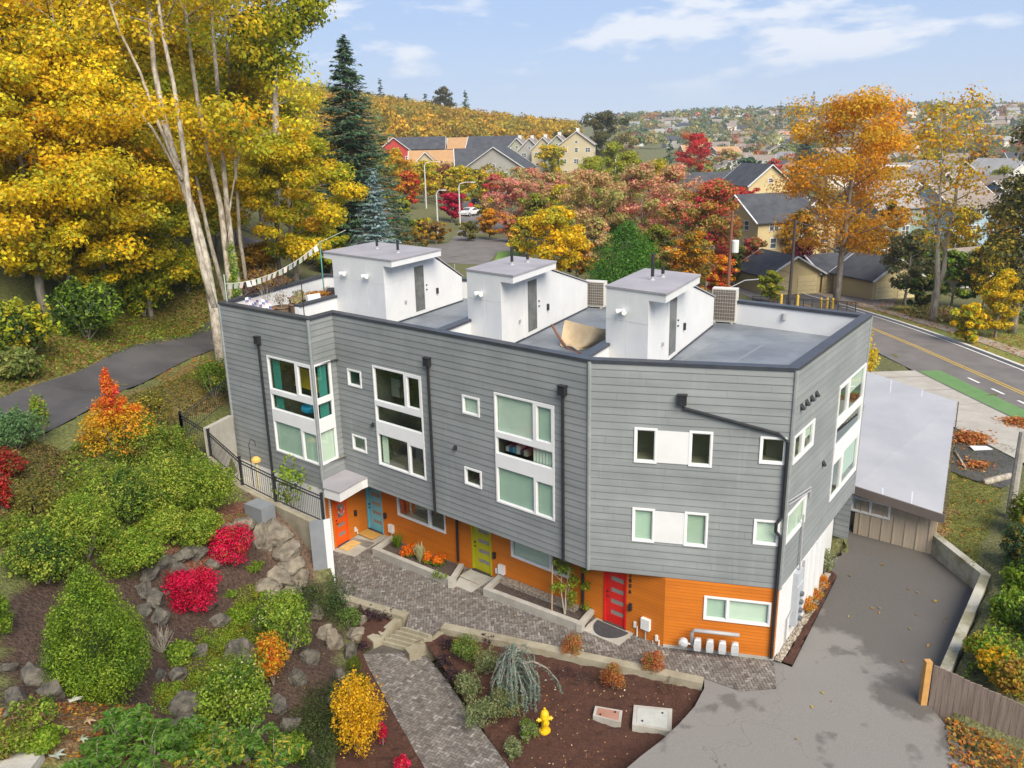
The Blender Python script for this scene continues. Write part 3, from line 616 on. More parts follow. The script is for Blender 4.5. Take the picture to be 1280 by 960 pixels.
# --- face C
def pair(F, tl, bl, trR, brR, xs_, b1, b2):
    u0, u1, z0, z1 = wpx(F, tl, brR, trR, bl); ua = F.px(xs_[0], (tl[1]+bl[1])/2)[0]; ub = F.px(xs_[1], (trR[1]+brR[1])/2)[0]
    window(F, u0, ua, z0, z1, [(0, 1, 0, 1)], blinds=[(0, b1, 1)] if b1 else (), depth=.8); window(F, ub, u1, z0, z1, [(0, 1, 0, 1)], blinds=[(0, b2, 1)] if b2 else (), depth=.8)
    mb = MB(); F.box(mb, ua+.002, ub-.002, z0+.04, z1-.06, -.02, .034); mb.build('white_panel', WHITE, bld)
pair(FC, (793.75,533), (791.9,577.3), (891.9,540.6), (889.5,584), (821.5,861), None, None)
pair(FC, (790.6,633.5), (790,675.6), (886,642), (883.6,684.2), (818.4,855), 'green', 'cream2')
small(FC, (950.7,544.8), (981.5,581)); small(FC, (942.8,648.3), (973,682.4), 'pale')
u0, u1, z0, z1 = wpx(FC, (880.6,744.4), (963,782.8), (965,752.8), (878.75,773.4))
FC2 = Face(P3, P4); window(FC2, u0, min(u1, FC.len-.2), z0, z1, [(0, .33, 0, 1), (.36, 1, 0, 1)], blinds=[(0, 'green', 1), (1, 'pale', 1)], depth=.8)
# --- face D (drive side)
def wD(tl, tr, br, bl, panes, **kw):
    pts = [FD.px(*p) for p in (tl, tr, br, bl)]; return (pts[0][0]+pts[3][0])/2, (pts[1][0]+pts[2][0])/2, (pts[2][1]+pts[3][1])/2, (pts[0][1]+pts[1][1])/2
q = wD((991.7,545.5), (1017,524.4), (1015.6,556.7), (990.3,579), None); window(FD, max(.12, q[0]), q[1], q[2], q[3], [(0, .42, 0, 1), (.5, 1, 0, 1)], depth=.8, blinds=[(1, 'pale', .6)])
q = wD((982,640), (1007,622), (1004.4,653), (980.5,679.5), None); window(FD, max(.12, q[0]), q[1], q[2], q[3], [(0, 1, 0, 1)], depth=.8, blinds=[(0, 'pale', 1)])
q = wD((1050.1,482.2), (1083.9,452), (1067.7,587.4), (1034.6,629), None)
f = lambda p: (FD.px(*p)[1]-q[2])/(q[3]-q[2])
window(FD, q[0], min(q[1], FD.len-.05), q[2], q[3], tiers(0, .36, f((1045,531)), f((1043,560))+.0, .34, True), depth=1.2, blinds=[(0, 'pale', .55), (3, 'green', .8)])
# --- ground-floor windows of the recessed orange wall
def og(tl, bl, br, mid, bl_, extra=None):
    u0, _ = FO.px(*bl); u1, _ = FO.px(*br); z0 = (FO.px(*bl)[1]+FO.px(*br)[1])/2; window(FO, u0, u1, z0, ZB-.08, [(0, mid-.02, 0, 1), (mid+.02, 1, 0, 1)], blinds=bl_, depth=.9, extra=extra)
og((497.2,624.4), (498,644), (558,666.6), .68, [(0, 'pale', .25)])
og((639,673.6), (639.7,696.3), (712.3,722), .70, [(0, 'pale', 1)])
# --- walls with their window openings
mb = MB()
siding(FA, mb, .05, LA-.05, ZB, PT-.06, HOLES.get(id(FA), []))
siding(FI, mb, .05, FI.len, ZB, PT-.06, HOLES.get(id(FI), []))
siding(FB, mb, .0, FB.len-.05, ZB, PT-.06, HOLES.get(id(FB), []))
siding(FC, mb, .05, FC.len-.05, ZB, PT-.06, HOLES.get(id(FC), []))
siding(FD, mb, .05, FD.len-.05, ZB, PT-.06, HOLES.get(id(FD), []))
for a, b in ((P5, B2), (B2, B1), (B1, B0), (B0, P0)):
    F = Face(a, b); siding(F, mb, 0, F.len, ZB-2, PT-.06)
for Q in (P0, P1, P3, P4, P5):        # corner trims
    mb.prism([(Q[0]+.07*math.cos(t), Q[1]+.07*math.sin(t)) for t in np.linspace(0, 2*math.pi, 9)[:-1]], ZB+.003, PT-.07)
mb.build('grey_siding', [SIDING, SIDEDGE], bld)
ring = [P0, P1, P2, P3, P4, P5, B2, B1, B0]
def inset(poly, d):                   # poly clockwise or ccw; moves every edge inwards
    p = [np.asarray(q[:2], float) for q in poly]; n = len(p); a = sum(p[i][0]*p[(i+1) % n][1]-p[(i+1) % n][0]*p[i][1] for i in range(n)); s = 1 if a > 0 else -1; out = []
    for i in range(n):
        e0 = p[i]-p[i-1]; e1 = p[(i+1) % n]-p[i]; e0 /= np.linalg.norm(e0); e1 /= np.linalg.norm(e1)
        n0 = np.array([-e0[1], e0[0]])*s; n1 = np.array([-e1[1], e1[0]])*s; b = n0+n1; b /= (1+n0 @ n1); out.append(p[i]+b*d)
    return out
inner = inset(ring, .26)
# soffit over the recess
mb = MB(); mb.prism([P1, P2, P3, P3+(P4-P3)*.55, OQ+(FO.n*-.3), FO.pt(0, 0, -.3)[:2], P1+FI.n*-.3], ZB-.012, ZB-.002); mb.build('soffit', SIDING, bld)
# parapet: white inner faces, coping
mb = MB(); n = len(ring)
for i in range(n):
    a, b = inner[i], inner[(i+1) % n]; mb.quad((*b, DK-.05), (*a, DK-.05), (*a, PT-.03), (*b, PT-.03))
mb.build('parapet_lining', WHITE, bld)
o_ = inset(ring, -.045); i_ = inset(ring, .30); mb = MB()
for i in range(n):
    j = (i+1) % n; a, b, c, d = o_[i], o_[j], i_[j], i_[i]
    mb.quad((*a, PT-.10), (*b, PT-.10), (*b, PT), (*a, PT)); mb.quad((*a, PT), (*b, PT), (*c, PT), (*d, PT)); mb.quad((*d, PT), (*c, PT), (*c, PT-.12), (*d, PT-.12)); mb.quad((*b, PT-.10), (*a, PT-.10), (*d, PT-.12), (*c, PT-.12))
mb.build('parapet_coping', CAP, bld)
mb = MB(); mb.prism(inset(ring, .2), DK-.35, DK); mb.build('roof_deck', DECK, bld)
# raised membrane seams and scuff lines on the deck
mb = MB(); dv = FD.u
for k in range(5):
    a = P4-FD.n*(1.2+1.6*k)-FC.n*.5; b = a+FD.u*6.2; t = np.array([-FD.u[1], FD.u[0]])*.05
    mb.prism([a-t, b-t, b+t, a+t], DK+.001, DK+.006)
mb.build('roof_seam', pm('roof_seam', (.20,.22,.245), None, 3, .6), bld)
# orange ground floor
mb = MB(); OIu = isect(FI, FO)
oiu = float((OI-FI.p) @ FI.u); ou0 = float((OI-FO.p) @ FO.u); ou1 = float((OQ-FO.p) @ FO.u); qu = float((OQ-FC.p) @ FC.u)
DOORS = []
def doorpx(F, xl, xr, y, zb): u0 = F.px(xl, y)[0]; u1 = F.px(xr, y)[0]; return (min(u0, u1), max(u0, u1), zb, min(zb+2.08, ZB-.06))
dr_or = doorpx(FI, 420.5, 437.5, 682, zpl(-7)+.02); dr_bl = doorpx(FO, 461.2, 480, 664, zpl(-5.6)+.02); dr_ye = doorpx(FO, 591.5, 615.5, 716, zpl(-1)+.04); dr_re = doorpx(FO, 754.5, 783, 777, zpl(3)+.03)
dr_or = (max(.25, dr_or[0]), dr_or[1], dr_or[2], dr_or[3])
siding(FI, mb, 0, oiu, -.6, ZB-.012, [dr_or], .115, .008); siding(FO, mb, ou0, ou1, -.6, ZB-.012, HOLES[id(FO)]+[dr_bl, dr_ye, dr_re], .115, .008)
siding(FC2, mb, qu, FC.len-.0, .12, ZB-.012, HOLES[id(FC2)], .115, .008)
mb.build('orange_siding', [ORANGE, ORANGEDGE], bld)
mb = MB(); FC.box(mb, qu, FC.len, -.6, .12, -.2, .05); FD.box(mb, 0.25, 6.3, -.4, .12, -.2, .015); mb.build('foundation', CONC, bld)
# white plastered base wall on the drive side (upper floors jut over it) and on the left side
mb = MB(); FD.box(mb, .0, 5.1, .12, ZB-.02, -.25, .0); FD.box(mb, .25, .5, .121, ZB-.03, .0, .03); 
sw = MB(); FA.box(sw, -.05, LA-.02, -.6, ZB-.01, -.3, -.004); sw.build('white_base_wall', WHITE, bld); sw = MB(); FD.box(sw, 5.101, FD.len, -.3, ZB-.02, -.9, -.6); sw.build('white_base_wall', WHITE, bld)
for k in range(4): FD.box(mb, 2.55+.62*k, 2.66+.62*k, .121, ZB-.03, .0, .05)
mb.build('white_base_wall', WHITE, bld)
# ------------------------------------------------------------------ doors
def door(F, d, colr, nm, label, frame=None):
    u0, u1, z0, z1 = d; m = pm('paint_'+nm, colr, tuple(x*.9 for x in colr), 2, .4); fr = MB()
    for q in ((u0, u0+.07, z0, z1), (u1-.07, u1, z0, z1), (u0+.07, u1-.07, z1-.07, z1)): F.box(fr, *q, -.10, .03)
    a, b, c, e = u0+.07, u1-.07, z0+.03, z1-.07
    o = MB(); lites = []; h = (e-c)
    for k in range(4):
        zc_ = c+h*(.17+.215*k); lites.append((a+(b-a)*.26, b-(b-a)*.10, zc_, zc_+h*.085))
    us = [a, lites[0][0], lites[0][1], b]; zs = [c]+[z for q in lites for z in q[2:]]+[e]
    for i in range(3):
        for j in range(len(zs)-1):
            if i == 1 and j % 2 == 1: continue
            F.box(o, us[i], us[i+1], zs[j], zs[j+1], -.075, -.03)
    ob = o.build('door', m, bld); ob['label'] = label; fr.build('door_frame', m, ob)
    for q in lites: g = MB(); F.box(g, *q, -.068, -.045); g.build('glazing', pm('frosted_lite', (.20,.19,.175), (.26,.25,.23), 6, .15), ob)
    t = MB(); F.box(t, u0, u1, z0-.06, z0+.03, -.12, .06); t.build('threshold', pm('dark_sill', (.06,.05,.045)), ob)
    k = MB(); k.tube([F.pt(a+.07, c+1.0, -.03), F.pt(a+.07, c+1.0, .03), F.pt(a+.17, c+1.0, .03)], .014, 8); k.build('handle', BLACK, ob); k = MB(); k.box(F.pt(a+.07, c+1.15, -.02)-.03, F.pt(a+.07, c+1.15, -.02)+.03); k.build('deadbolt', BLACK, ob)
    bx = MB(); F.box(bx, a-.02, b+.02, c-.02, e+.02, -.14, -.11); bx.build('door_backing', M_DKW, ob)
    return ob
d_or = door(FI, dr_or, (.78,.10,.008), 'orange', 'bright orange door with four small lights under the canopy')
door(FO, dr_bl, (.13,.43,.56), 'blue', 'sky blue door with four small lights'); door(FO, dr_ye, (.42,.40,.012), 'lime', 'lime green door with four small lights'); door(FO, dr_re, (.60,.018,.014), 'red', 'red door with four small lights')
# canopy over the orange door
can = [FI.pt(.03, 0, .0)[:2], FI.pt(.03, 0, 1.15)[:2], FI.pt(FI.len+.05, 0, 1.12)[:2], FI.pt(FI.len+.0, 0, .0)[:2]]
c1, c2, c3 = [atz(*p, ZB+.38)[:2] for p in ((404.5,610), (424.5,616), (452,600))]
can = [P1, c1+(c2-c1)*.05, c2, c3, FB.pt(.9, 0)[:2], P2]
can = [FI.pt(0.02, 0, .02)[:2], c1, c2, c3, FB.pt(float((c3-FB.p) @ FB.u), 0, .02)[:2], P2]
mb = MB(); mb.prism(can, ZB-.02, ZB+.36); cn = mb.build('entrance_canopy', WHITE, bld)
mb = MB(); mb.prism(inset(can, -.025), ZB+.361, ZB+.40); mb.build('canopy_roof', PHROOF, cn)
# downspouts with scupper boxes
def spout(path, F, box):
    mb = MB(); u, z = box; F.box(mb, u-.13, u+.13, z-.14, z+.15, .03, .20); F.box(mb, u-.15, u+.15, z+.15, z+.18, .025, .22)
    o = mb.build('scupper_box', BLACK, None); mb2 = MB(); mb2.tube(path, .052, 8); p = mb2.build('downspout', BLACK, bld); o.parent = p; return p
def sp_straight(F, xy, zlo, cont=None):
    u, z = F.px(*xy); path = [F.pt(u, z, .09), F.pt(u, zlo, .09)]
    if cont: path += cont(u)
    spout(path, F, (u, z))
u_, z_ = FA.px(324.5, 425); sp_straight(FA, (324.5, 425), .6)
def cont(F):
    def g(u): q = F.pt(u, ZB-.05, .02); e = FO.pt(u, ZB-.06, .08); return [q, e, FO.pt(u, .05, .08)]
    return g
sp_straight(FB, (536.5, 452), ZB+.05, cont(FB)); sp_straight(FB, (705.6, 487.5), ZB+.05, cont(FB))
u, z = FC.px(853, 499); ue = FC.len-.10
spout([FC.pt(u, z, .09), FC.pt(u+.05, z-.25, .09), FC.pt(ue-.28, FC.px(972, 541)[1], .09), FC.pt(ue, FC.px(984, 551)[1], .10), FC.pt(ue, 5.0, .10), FC.pt(ue-.16, 4.8, .16), FC.pt(ue-.16, 4.55, .16), FC.pt(ue, 4.35, .10), FC.pt(ue, .15, .10)], FC, (u, z))
# small wall vents and lights
VENT = pm('vent_black', (.02,.021,.022), None, 5, .5)
def vent(F, px, s=.07):
    u, z = F.px(*px); mb = MB(); mb.add([F.pt(u-s, z-s, .01), F.pt(u+s, z-s, .01), F.pt(u+s, z+s, .01), F.pt(u-s, z+s, .01), F.pt(u-s, z-s, .13), F.pt(u+s, z-s, .13), F.pt(u+s*.8, z+s*.8, .04), F.pt(u-s*.8, z+s*.8, .04)],
        [(0, 1, 5, 4), (1, 2, 6, 5), (2, 3, 7, 6), (3, 0, 4, 7), (4, 5, 6, 7)]); mb.build('wall_vent', VENT, bld)
for p in ((466.9,530.2), (570,558.8)): vent(FB, p, .07)
for k in range(4): vent(FD, (1001+6.2*k, 508-5.4*k), .085)
vent(FD, (1028, 578.5), .085)
def sconce(F, px):
    u, z = F.px(*px); mb = MB(); F.box(mb, u-.05, u+.05, z-.12, z+.12, .01, .11); mb.build('wall_light', BLACK, bld)
for p in ((482.5,644), (619,693.5), (789,758)): sconce(FO, p)
sconce(FI, (443, 641))
# house number
cu = D.curves.new('number', 'FONT'); cu.body = '2\n8\n0\n6'; cu.size = .21; cu.extrude = .012; cu.space_line = .95; cu.align_x = 'CENTER'
to = D.objects.new('number', cu); COL.objects.link(to); bpy.context.view_layer.update()
me = D.meshes.new_from_object(to.evaluated_get(bpy.context.evaluated_depsgraph_get())); D.objects.remove(to)
u, z = FO.px(788.5, 721); co = np.array([v.co[:] for v in me.vertices]); nv = [FO.pt(u+c[0], min(z, ZB-.3)+c[1], .025+c[2]) for c in co]
me.vertices.foreach_set('co', np.array(nv).ravel()); me.materials.clear(); me.materials.append(BLACK); me.update(); link_mesh('house_number', me, bld)
# fibre boxes, spigots and outlets low on the orange wall
BOXM = pm('pale_box', (.72,.72,.70), None, 4, .5); PIPE = pm('grey_pipe', (.35,.35,.36), None, 4, .5)
def wallbox(F, px, w_=.14, h_=.18, pipe=True):
    u, z = F.px(*px); mb = MB(); F.box(mb, u-w_, u+w_, z-h_, z+h_, .01, .13); o = mb.build('utility_box', BOXM, bld)
    if pipe:
        for du_, z_ in ((0, z-h_), (.28, z-.5)): mb = MB(); mb.tube([F.pt(u+du_, z_, .07), F.pt(u+du_, -.2, .07)], .025, 6); mb.build('conduit', PIPE, o)
wallbox(FO, (490.5,660)); wallbox(FO, (628.5,711)); wallbox(FO, (808.5,779), .16, .2)
for p in ((443.5,661.5), (621.5,713), (794.5,780), (565,706), (821.5,797)):
    F = FI if p[0] < 450 else FO
    u, z = F.px(*p); mb = MB(); F.box(mb, u-.04, u+.04, z-.1, z+.1, .01, .07); mb.tube([F.pt(u+.1, z-.02, .06), F.pt(u+.1, -.2, .06)], .022, 6); mb.build('outlet_cover', BOXM, bld)
# ------------------------------------------------------------------ stair penthouses on the roof
PH_WALL = WHITE; FIB = pm('frosted_door', (.10,.105,.10), (.16,.165,.155), 3, .12)
def penthouse(roofpx, lowpx, over=(.0, .62)):
    zt_ = 11.42; Rf = [atz(*p, zt_)[:2] for p in roofpx]       # left, front, right, back corners of the roof slab
    du = Rf[1]-Rf[0]; wu = np.linalg.norm(du); du /= wu; dv = Rf[2]-Rf[1]; dl = np.linalg.norm(dv); dv /= dl
    A = Rf[0]+du*over[0]; Bc = Rf[1]-du*over[1]                  # wall corners front-left, front-right
    end = atz(*lowpx, DK)[:2]; ln = float((end-Bc) @ dv); zlow = DK+1.16
    o = MB(); zr = zt_-.27
    L3 = lambda q, s, z: np.array([*(q+dv*s), z])
    for q, s in ((A, 1), (Bc, -1)):
        pts = [L3(q, 0, DK-.3), L3(q, ln, DK-.3), L3(q, ln, zlow), L3(q, dl*.97, zr-.02), L3(q, 0, zr)]
        o.add(pts, [(0, 1, 2, 3, 4) if s < 0 else (4, 3, 2, 1, 0)])
    o.quad(L3(A, 0, DK-.3), L3(Bc, 0, DK-.3), L3(Bc, 0, zr), L3(A, 0, zr)); o.quad(L3(Bc, ln, DK-.3), L3(A, ln, DK-.3), L3(A, ln, zlow), L3(Bc, ln, zlow))
    ph = o.build('stair_penthouse', PH_WALL, bld)
    s = MB(); s.prism([Rf[0], Rf[1], Rf[2], Rf[0]+dv*dl], zr, zt_-.03); s.build('roof_fascia', WHITE, ph)
    s = MB(); s.prism(inset([Rf[0], Rf[1], Rf[2], Rf[0]+dv*dl], -.03), zt_-.03, zt_+.03); s.build('flat_roof', PHROOF, ph)
    s = MB(); a, b = A-du*.05, Bc+du*.05; s.add([L3(a, dl, zr+.0), L3(b, dl, zr+.0), L3(b, ln+.1, zlow+.0), L3(a, ln+.1, zlow), L3(a, dl, zr+.05), L3(b, dl, zr+.05), L3(b, ln+.1, zlow+.05), L3(a, ln+.1, zlow+.05)],
        [(4, 5, 6, 7), (0, 3, 2, 1), (1, 2, 6, 5), (0, 4, 7, 3), (2, 3, 7, 6), (0, 1, 5, 4)]); s.build('sloped_roof', PHROOF, ph)
    # panel joints as thin raised battens on both visible walls
    FW = Face(A, Bc); FR = Face(Bc, Bc+dv); s = MB(); JM = pm('panel_joint', (.62,.62,.63))
    for z in (DK+1.75,): FW.box(s, .0, FW.len, z, z+.012, -.01, .006); FR.box(s, 0, 1.5, z, z+.012, -.01, .006)
    for k in range(1, max(2, int(FW.len/1.15))): FW.box(s, k*FW.len/max(2, int(FW.len/1.15)), k*FW.len/max(2, int(FW.len/1.15))+.01, DK, zr, -.01, .005)
    for u in (.55, 1.3, 2.7, 4.2, 5.4): FR.box(s, u, u+.01, DK, min(zr, zr-(u-dl)*.35 if u > dl else zr)-.02, -.01, .005)
    s.build('panel_joint', JM, ph)
    s = MB(); FR.box(s, 0, ln, DK+.001, DK+.07, .0, .02); s.build('base_flashing', CAP, ph)
    return ph, FW, FR, Rf, du, dv, ln, zt_
def ph_fit(res, doorpx_, vents, lights, door_lbl):
    ph, FW, FR, Rf, du, dv, ln, zt_ = res
    pts = [FR.px(*p) for p in doorpx_]; u0 = (pts[0][0]+pts[3][0])/2; u1 = (pts[1][0]+pts[2][0])/2; zb = DK+.12; zt2 = min(zb+2.05, zt_-.5)
    s = MB(); FR.box(s, u0-.28, u1+.3, zb-.06, zt2+.12, .002, .02); d = s.build('door', WHITE, ph); d['label'] = door_lbl
    s = MB(); FR.box(s, u0, u1, zb+.1, zt2, .005, .028); s.build('glazing', FIB, d)
    for z, nm_ in ((zb+.95, 'handle'), (zb+1.15, 'deadbolt')): s = MB(); s.tube([FR.pt(u1+.16, z, .02), FR.pt(u1+.16, z, .07)], .03, 8); s.build(nm_, BLACK, d)
    s = MB(); FR.box(s, u1+.95, u1+1.05, DK+.75, DK+1.0, .005, .08); s.build('wall_light', BLACK, ph)
    s = MB(); FR.box(s, u0-.78, u0-.7, DK+.75, DK+.86, .005, .07); s.build('outlet_cover', PIPE, ph)
    for p in lights:
        u, z = FW.px(*p); s = MB(); FW.box(s, u-.05, u+.05, z-.05, z+.05, .002, .06)
        for k in (-1, 1): s.tube([FW.pt(u+.04*k, z, .06), FW.pt(u+.16*k, z-.03, .18)], [.05, .085], 9)
        s.build('floodlight', PVC, ph)
    for p, h in vents:
        q = atz(*p, zt_+.03); s = MB(); s.lathe([(.1, 0), (.055, .05), (.05, .12)], q, 10); s.lathe([(.055, .12), (.055, .12+h)], q, 10, 1); s.build('vent_pipe', [PIPE, BLACK], ph)
r1 = penthouse(((404,315), (489,326), (551,312), (469,301)), (583,377), (.62, .55))
ph_fit(r1, ((517.2,346), (528.8,343), (531.5,390), (520.3,393.5)), (((471.5,311), .33), ((497.5,316), .42)), ((431.5,341), (459.5,344.5)), 'white door with a tall glass light')
r2 = penthouse(((583,337), (641,345), (695,327), (642,320)), (737,386))
ph_fit(r2, ((659,365), (670,361), (671,411.5), (660,417)), (((640,331), .55), ((659.5,328), .2)), ((602,366),), 'white door with a tall dark glass light')
r3 = penthouse(((758,358), (832.5,368), (875,344), (806,336)), (895,408))
ph_fit(r3, ((836.5,389), (845,383), (843.5,441), (835,445)), (((815.5,350), .75), ((828.5,346.5), .25)), ((779.5,388),), 'white door with a narrow glass light')
# low dividing walls between the roof terraces
for res in (r1, r2, r3):
    ph, FW, FR, Rf, du, dv, ln, zt_ = res; a = FW.pt(0, 0)[:2]; F = FB if res is not r3 else FB
    t = float(((F.p-a) @ F.n)/(dv @ F.n)); st = a+dv*t; F2 = Face(st, a+dv*.9, 0); s = MB()
    F2.box(s, .12, F2.len, DK-.1, PT-.10, -.12, .12); dw = s.build('divider_wall', WHITE, bld); s = MB(); F2.box(s, .12, F2.len+.06, PT-.099, PT-.01, -.17, .17); s.build('divider_coping', CAP, dw)
# ------------------------------------------------------------------ kerb walls, steps, planters
def kerb(name, pts, wdt, z0, z1, mat, label, cat, group=None, jag=0.0):
    """a low masonry wall along pts; z1 may vary with position"""
    mb = MB(); P = [np.asarray(p[:2], float) for p in pts]; n = len(P); off = []
    for i in range(n):
        t0 = P[i]-P[max(i-1, 0)]; t1 = P[min(i+1, n-1)]-P[i]
        t0 = t0/(np.linalg.norm(t0) or 1); t1 = t1/(np.linalg.norm(t1) or 1)
        if i == 0: t0 = t1
        if i == n-1: t1 = t0
        n0 = np.array([-t0[1], t0[0]]); n1 = np.array([-t1[1], t1[0]]); off.append((n0+n1)/(1+n0 @ n1)*wdt)
    for i in range(n-1): 
        a, b, c, d = P[i], P[i+1], P[i+1]+off[i+1], P[i]+off[i]
        mb.prism([a, b, c, d], z0, z1)
    o = mb.build(name, mat); return tag(recenter(o), label, cat, group)
zk = lambda x, y: zpl(x)+.035
kerb('kerb_wall', [K1, W0-(K1-W0)/np.linalg.norm(K1-W0)*.1], .32, -1.1, zk, CONCOLD, 'weathered kerb wall left of the steps edging the paved court', 'kerb', 'kerb walls of the paved court')
kerb('kerb_wall', [KE, K2], .34, -1.2, zk, CONCOLD, 'long weathered kerb wall between the paved court and the mulch bed with the hydrant', 'kerb', 'kerb walls of the paved court')
st = thing('garden_steps', 'five worn stone steps between cheek walls from court to lower path', 'steps', (*((L1+L2)/2), -1.0)); so_ = st.location[:]
mb = MB(); nS = 5
for k in range(nS):
    f0, f1 = k/nS, (k+1)/nS; a, b = S1+(L1-S1)*f0, S2+(L2-S2)*f0; c, d = S2+(L2-S2)*f1, S1+(L1-S1)*f1
    t = (L1-S1)/np.linalg.norm(L1-S1)*.02
    zt_ = -.17-.145*k; mb.prism([a, b, c+t, d+t], -1.2, zt_)
mb.build('treads', CONCOLD, st, so_)
for s_, e_, w_ in ((K1, L1, .30), (L2, K2, .30)):
    mb = MB(); q0, q1 = (s_, e_); dirv = (q1-q0)/np.linalg.norm(q1-q0); nn = np.array([-dirv[1], dirv[0]])*(-1)
    top0 = zpl(K1[0])+.03; lowend = -.62
    g = (lambda a_, b_: (lambda x, y: top0+(lowend-top0)*np.clip(((np.array([x, y])-a_) @ (b_-a_))/((b_-a_) @ (b_-a_)), 0, 1)))(K1 if s_ is K1 else K2, L1 if s_ is K1 else L2)
    mb.prism([q0, q1, q1+nn*w_, q0+nn*w_], -1.2, g); mb.build('cheek_wall', CONCOLD, st, so_)
    low = L1 if s_ is K1 else L2; c0 = low+nn*w_*.5+(dirv*.12 if s_ is K1 else -dirv*.12)
    mb = MB(); e1 = dirv*.28; e2 = nn*.26; e1, e2 = e1*.75, e2*.8; mb.prism([c0-e1-e2, c0+e1-e2, c0+e1+e2, c0-e1+e2], -1.2, -.60); mb.build('end_block', CONCOLD, st, so_)
def planter(px_, label):
    q = [atz(*p, .12)[:2] for p in px_]; mb = MB()
    for i in range(3):
        a, b = q[i], q[i+1]; t = (b-a)/np.linalg.norm(b-a); nn = np.array([-t[1], t[0]])*.20
        e = .10 if i == 1 else 0
        mb.prism([a+t*(.0 if i != 1 else .0), b, b+nn, a+nn], -.6, lambda x, y: zpl(x)+.30-.004*i)
    pl = thing('concrete_planter', label, 'planter', (*q[1], -.3), 'concrete planters along the orange wall'); mb.build('kerb', CONC, pl, pl.location[:])
    q2 = [q[0], q[1]+(q[0]-q[1])/np.linalg.norm(q[0]-q[1])*.1+(q[2]-q[1])/np.linalg.norm(q[2]-q[1])*.1, q[2]+(q[3]-q[2])/np.linalg.norm(q[3]-q[2])*.1, q[3]]
    mb = MB(); mb.prism(q2, -.5, lambda x, y: zpl(x)+.14); mb.build('soil', pm('dark_soil', (.05,.035,.028), (.11,.085,.07), 14, .95, .8, 30), pl, pl.location[:]); return q
QA = planter([(487.8,668), (465,683), (566,727.5), (580,706)], 'pale concrete planter with orange flowers beside the blue door')
QB = planter([(622.5,721), (603.75,738), (727,788), (744.4,767)], 'pale concrete planter with a slender young tree between the lime and red doors')
mb = MB(); a = FO.pt(FO.px(628, 728)[0], 0)[:2]; b_ = FO.pt(FO.px(725, 766)[0], 0)[:2]; mb.prism([a, b_, b_+FO.n*.35, a+FO.n*.35], -.4, lambda x, y: zpl(x)+.26); tag(recenter(mb.build('flint_strip', GRAVEL)), None, None, kind='structure')
# wing wall: tall thin retaining wall with grey face and white end
wt = atz(385, 650, 2.62)[:2]; wt2 = FEN[0][:2]
WD = Face(W0, P1); 
mb = MB(); back = wt2+ (P1-wt2)*.0
dirw = (wt2-W0)/np.linalg.norm(wt2-W0)
lf = atz(386, 652, 2.62)[:2]; fr_ = atz(410, 655, 2.55)[:2]
d1 = (W0-lf); 
mb.prism([W0+np.array([.03, 0]), lf, lf+np.array([.12, .16]), W0+np.array([.2, .12])], -1.0, 2.60)
ww = thing('wing_wall', 'tall grey painted retaining wing wall with a white end beside the boulders', 'wall', (*W0, -1.0)); mb.build('wall', pm('grey_render', (.17,.185,.20), (.215,.23,.245), 1.2, .7, .1, 20), ww, ww.location[:])
mb = MB(); t = (W0-lf)/np.linalg.norm(W0-lf); e = W0+np.array([.03, 0]); mb.prism([e+t*.004, e+t*.07, e+t*.07+np.array([.15, .11]), e+t*.004+np.array([.15, .11])], -1.0, 2.63)
mb.build('white_return', WHITE, ww, ww.location[:])
# retaining wall under the metal fence and the fence itself
kerb('retaining_wall', [f for f in FEN], .28, 0.0, lambda x, y: float(np.interp(x, [f[0] for f in FEN[::-1]], [f[2] for f in FEN[::-1]])), CONCOLD, 'mossy concrete retaining wall carrying the black metal fence', 'wall')
kerb('concrete_wall', [atz(264,570,3.35), P0+np.array([.1, -.3])], .22, 1.5, lambda x, y: 4.6, CONC, 'streaked pale concrete wall behind the fence at the grey corner', 'wall')
mb = MB(); fl = [FEN[0][:2], FEN[3][:2], P0, P1]; mb.prism(fl, -1.6, lambda x, y: np.interp(x, [-13, -7.4], [2.3, -.3])); tag(recenter(mb.build('side_walkway', CONC)), None, None, kind='structure')
def fence(pts, hgt, label, name='metal_fence', gap=.115, step=True):
    f = thing(name, label, 'fence', pts[0], 'black metal fences at the house corner'); o = f.location[:]
    for i in range(len(pts)-1):
        a, b = np.array(pts[i], float), np.array(pts[i+1], float); L_ = np.linalg.norm(b-a); n_ = int(L_/gap); mb = MB()
        for h in (.08, hgt-.16, hgt-.03): mb.tube([a+[0, 0, h], b+[0, 0, h]], .024, 4)
        for k in range(1, n_): q = a+(b-a)*k/n_; mb.tube([q+[0, 0, .08], q+[0, 0, hgt-.03]], .011, 4)
        mb.build('railing_panel', BLACK, f, o)
    for p in pts:
        p = np.array(p, float); mb = MB(); mb.box(p-[.045, .045, .3], p+[.045, .045, hgt+.08]); mb.box(p+[-.06, -.06, hgt+.08], p+[.06, .06, hgt+.11]); mb.build('post', BLACK, f, o)
    return f
def lerp(a, b, t): return np.asarray(a, float)*(1-t)+np.asarray(b, float)*t
fp = [FEN[0], FEN[1], FEN[2], FEN[3], hit(229, 548)]
fence(fp, 1.12, 'black metal picket fence stepping down towards the wing wall')
fence([hit(229, 548), atz(290, 498, 4.75)], 1.05, 'short black metal fence running from the shrubs to the grey corner')
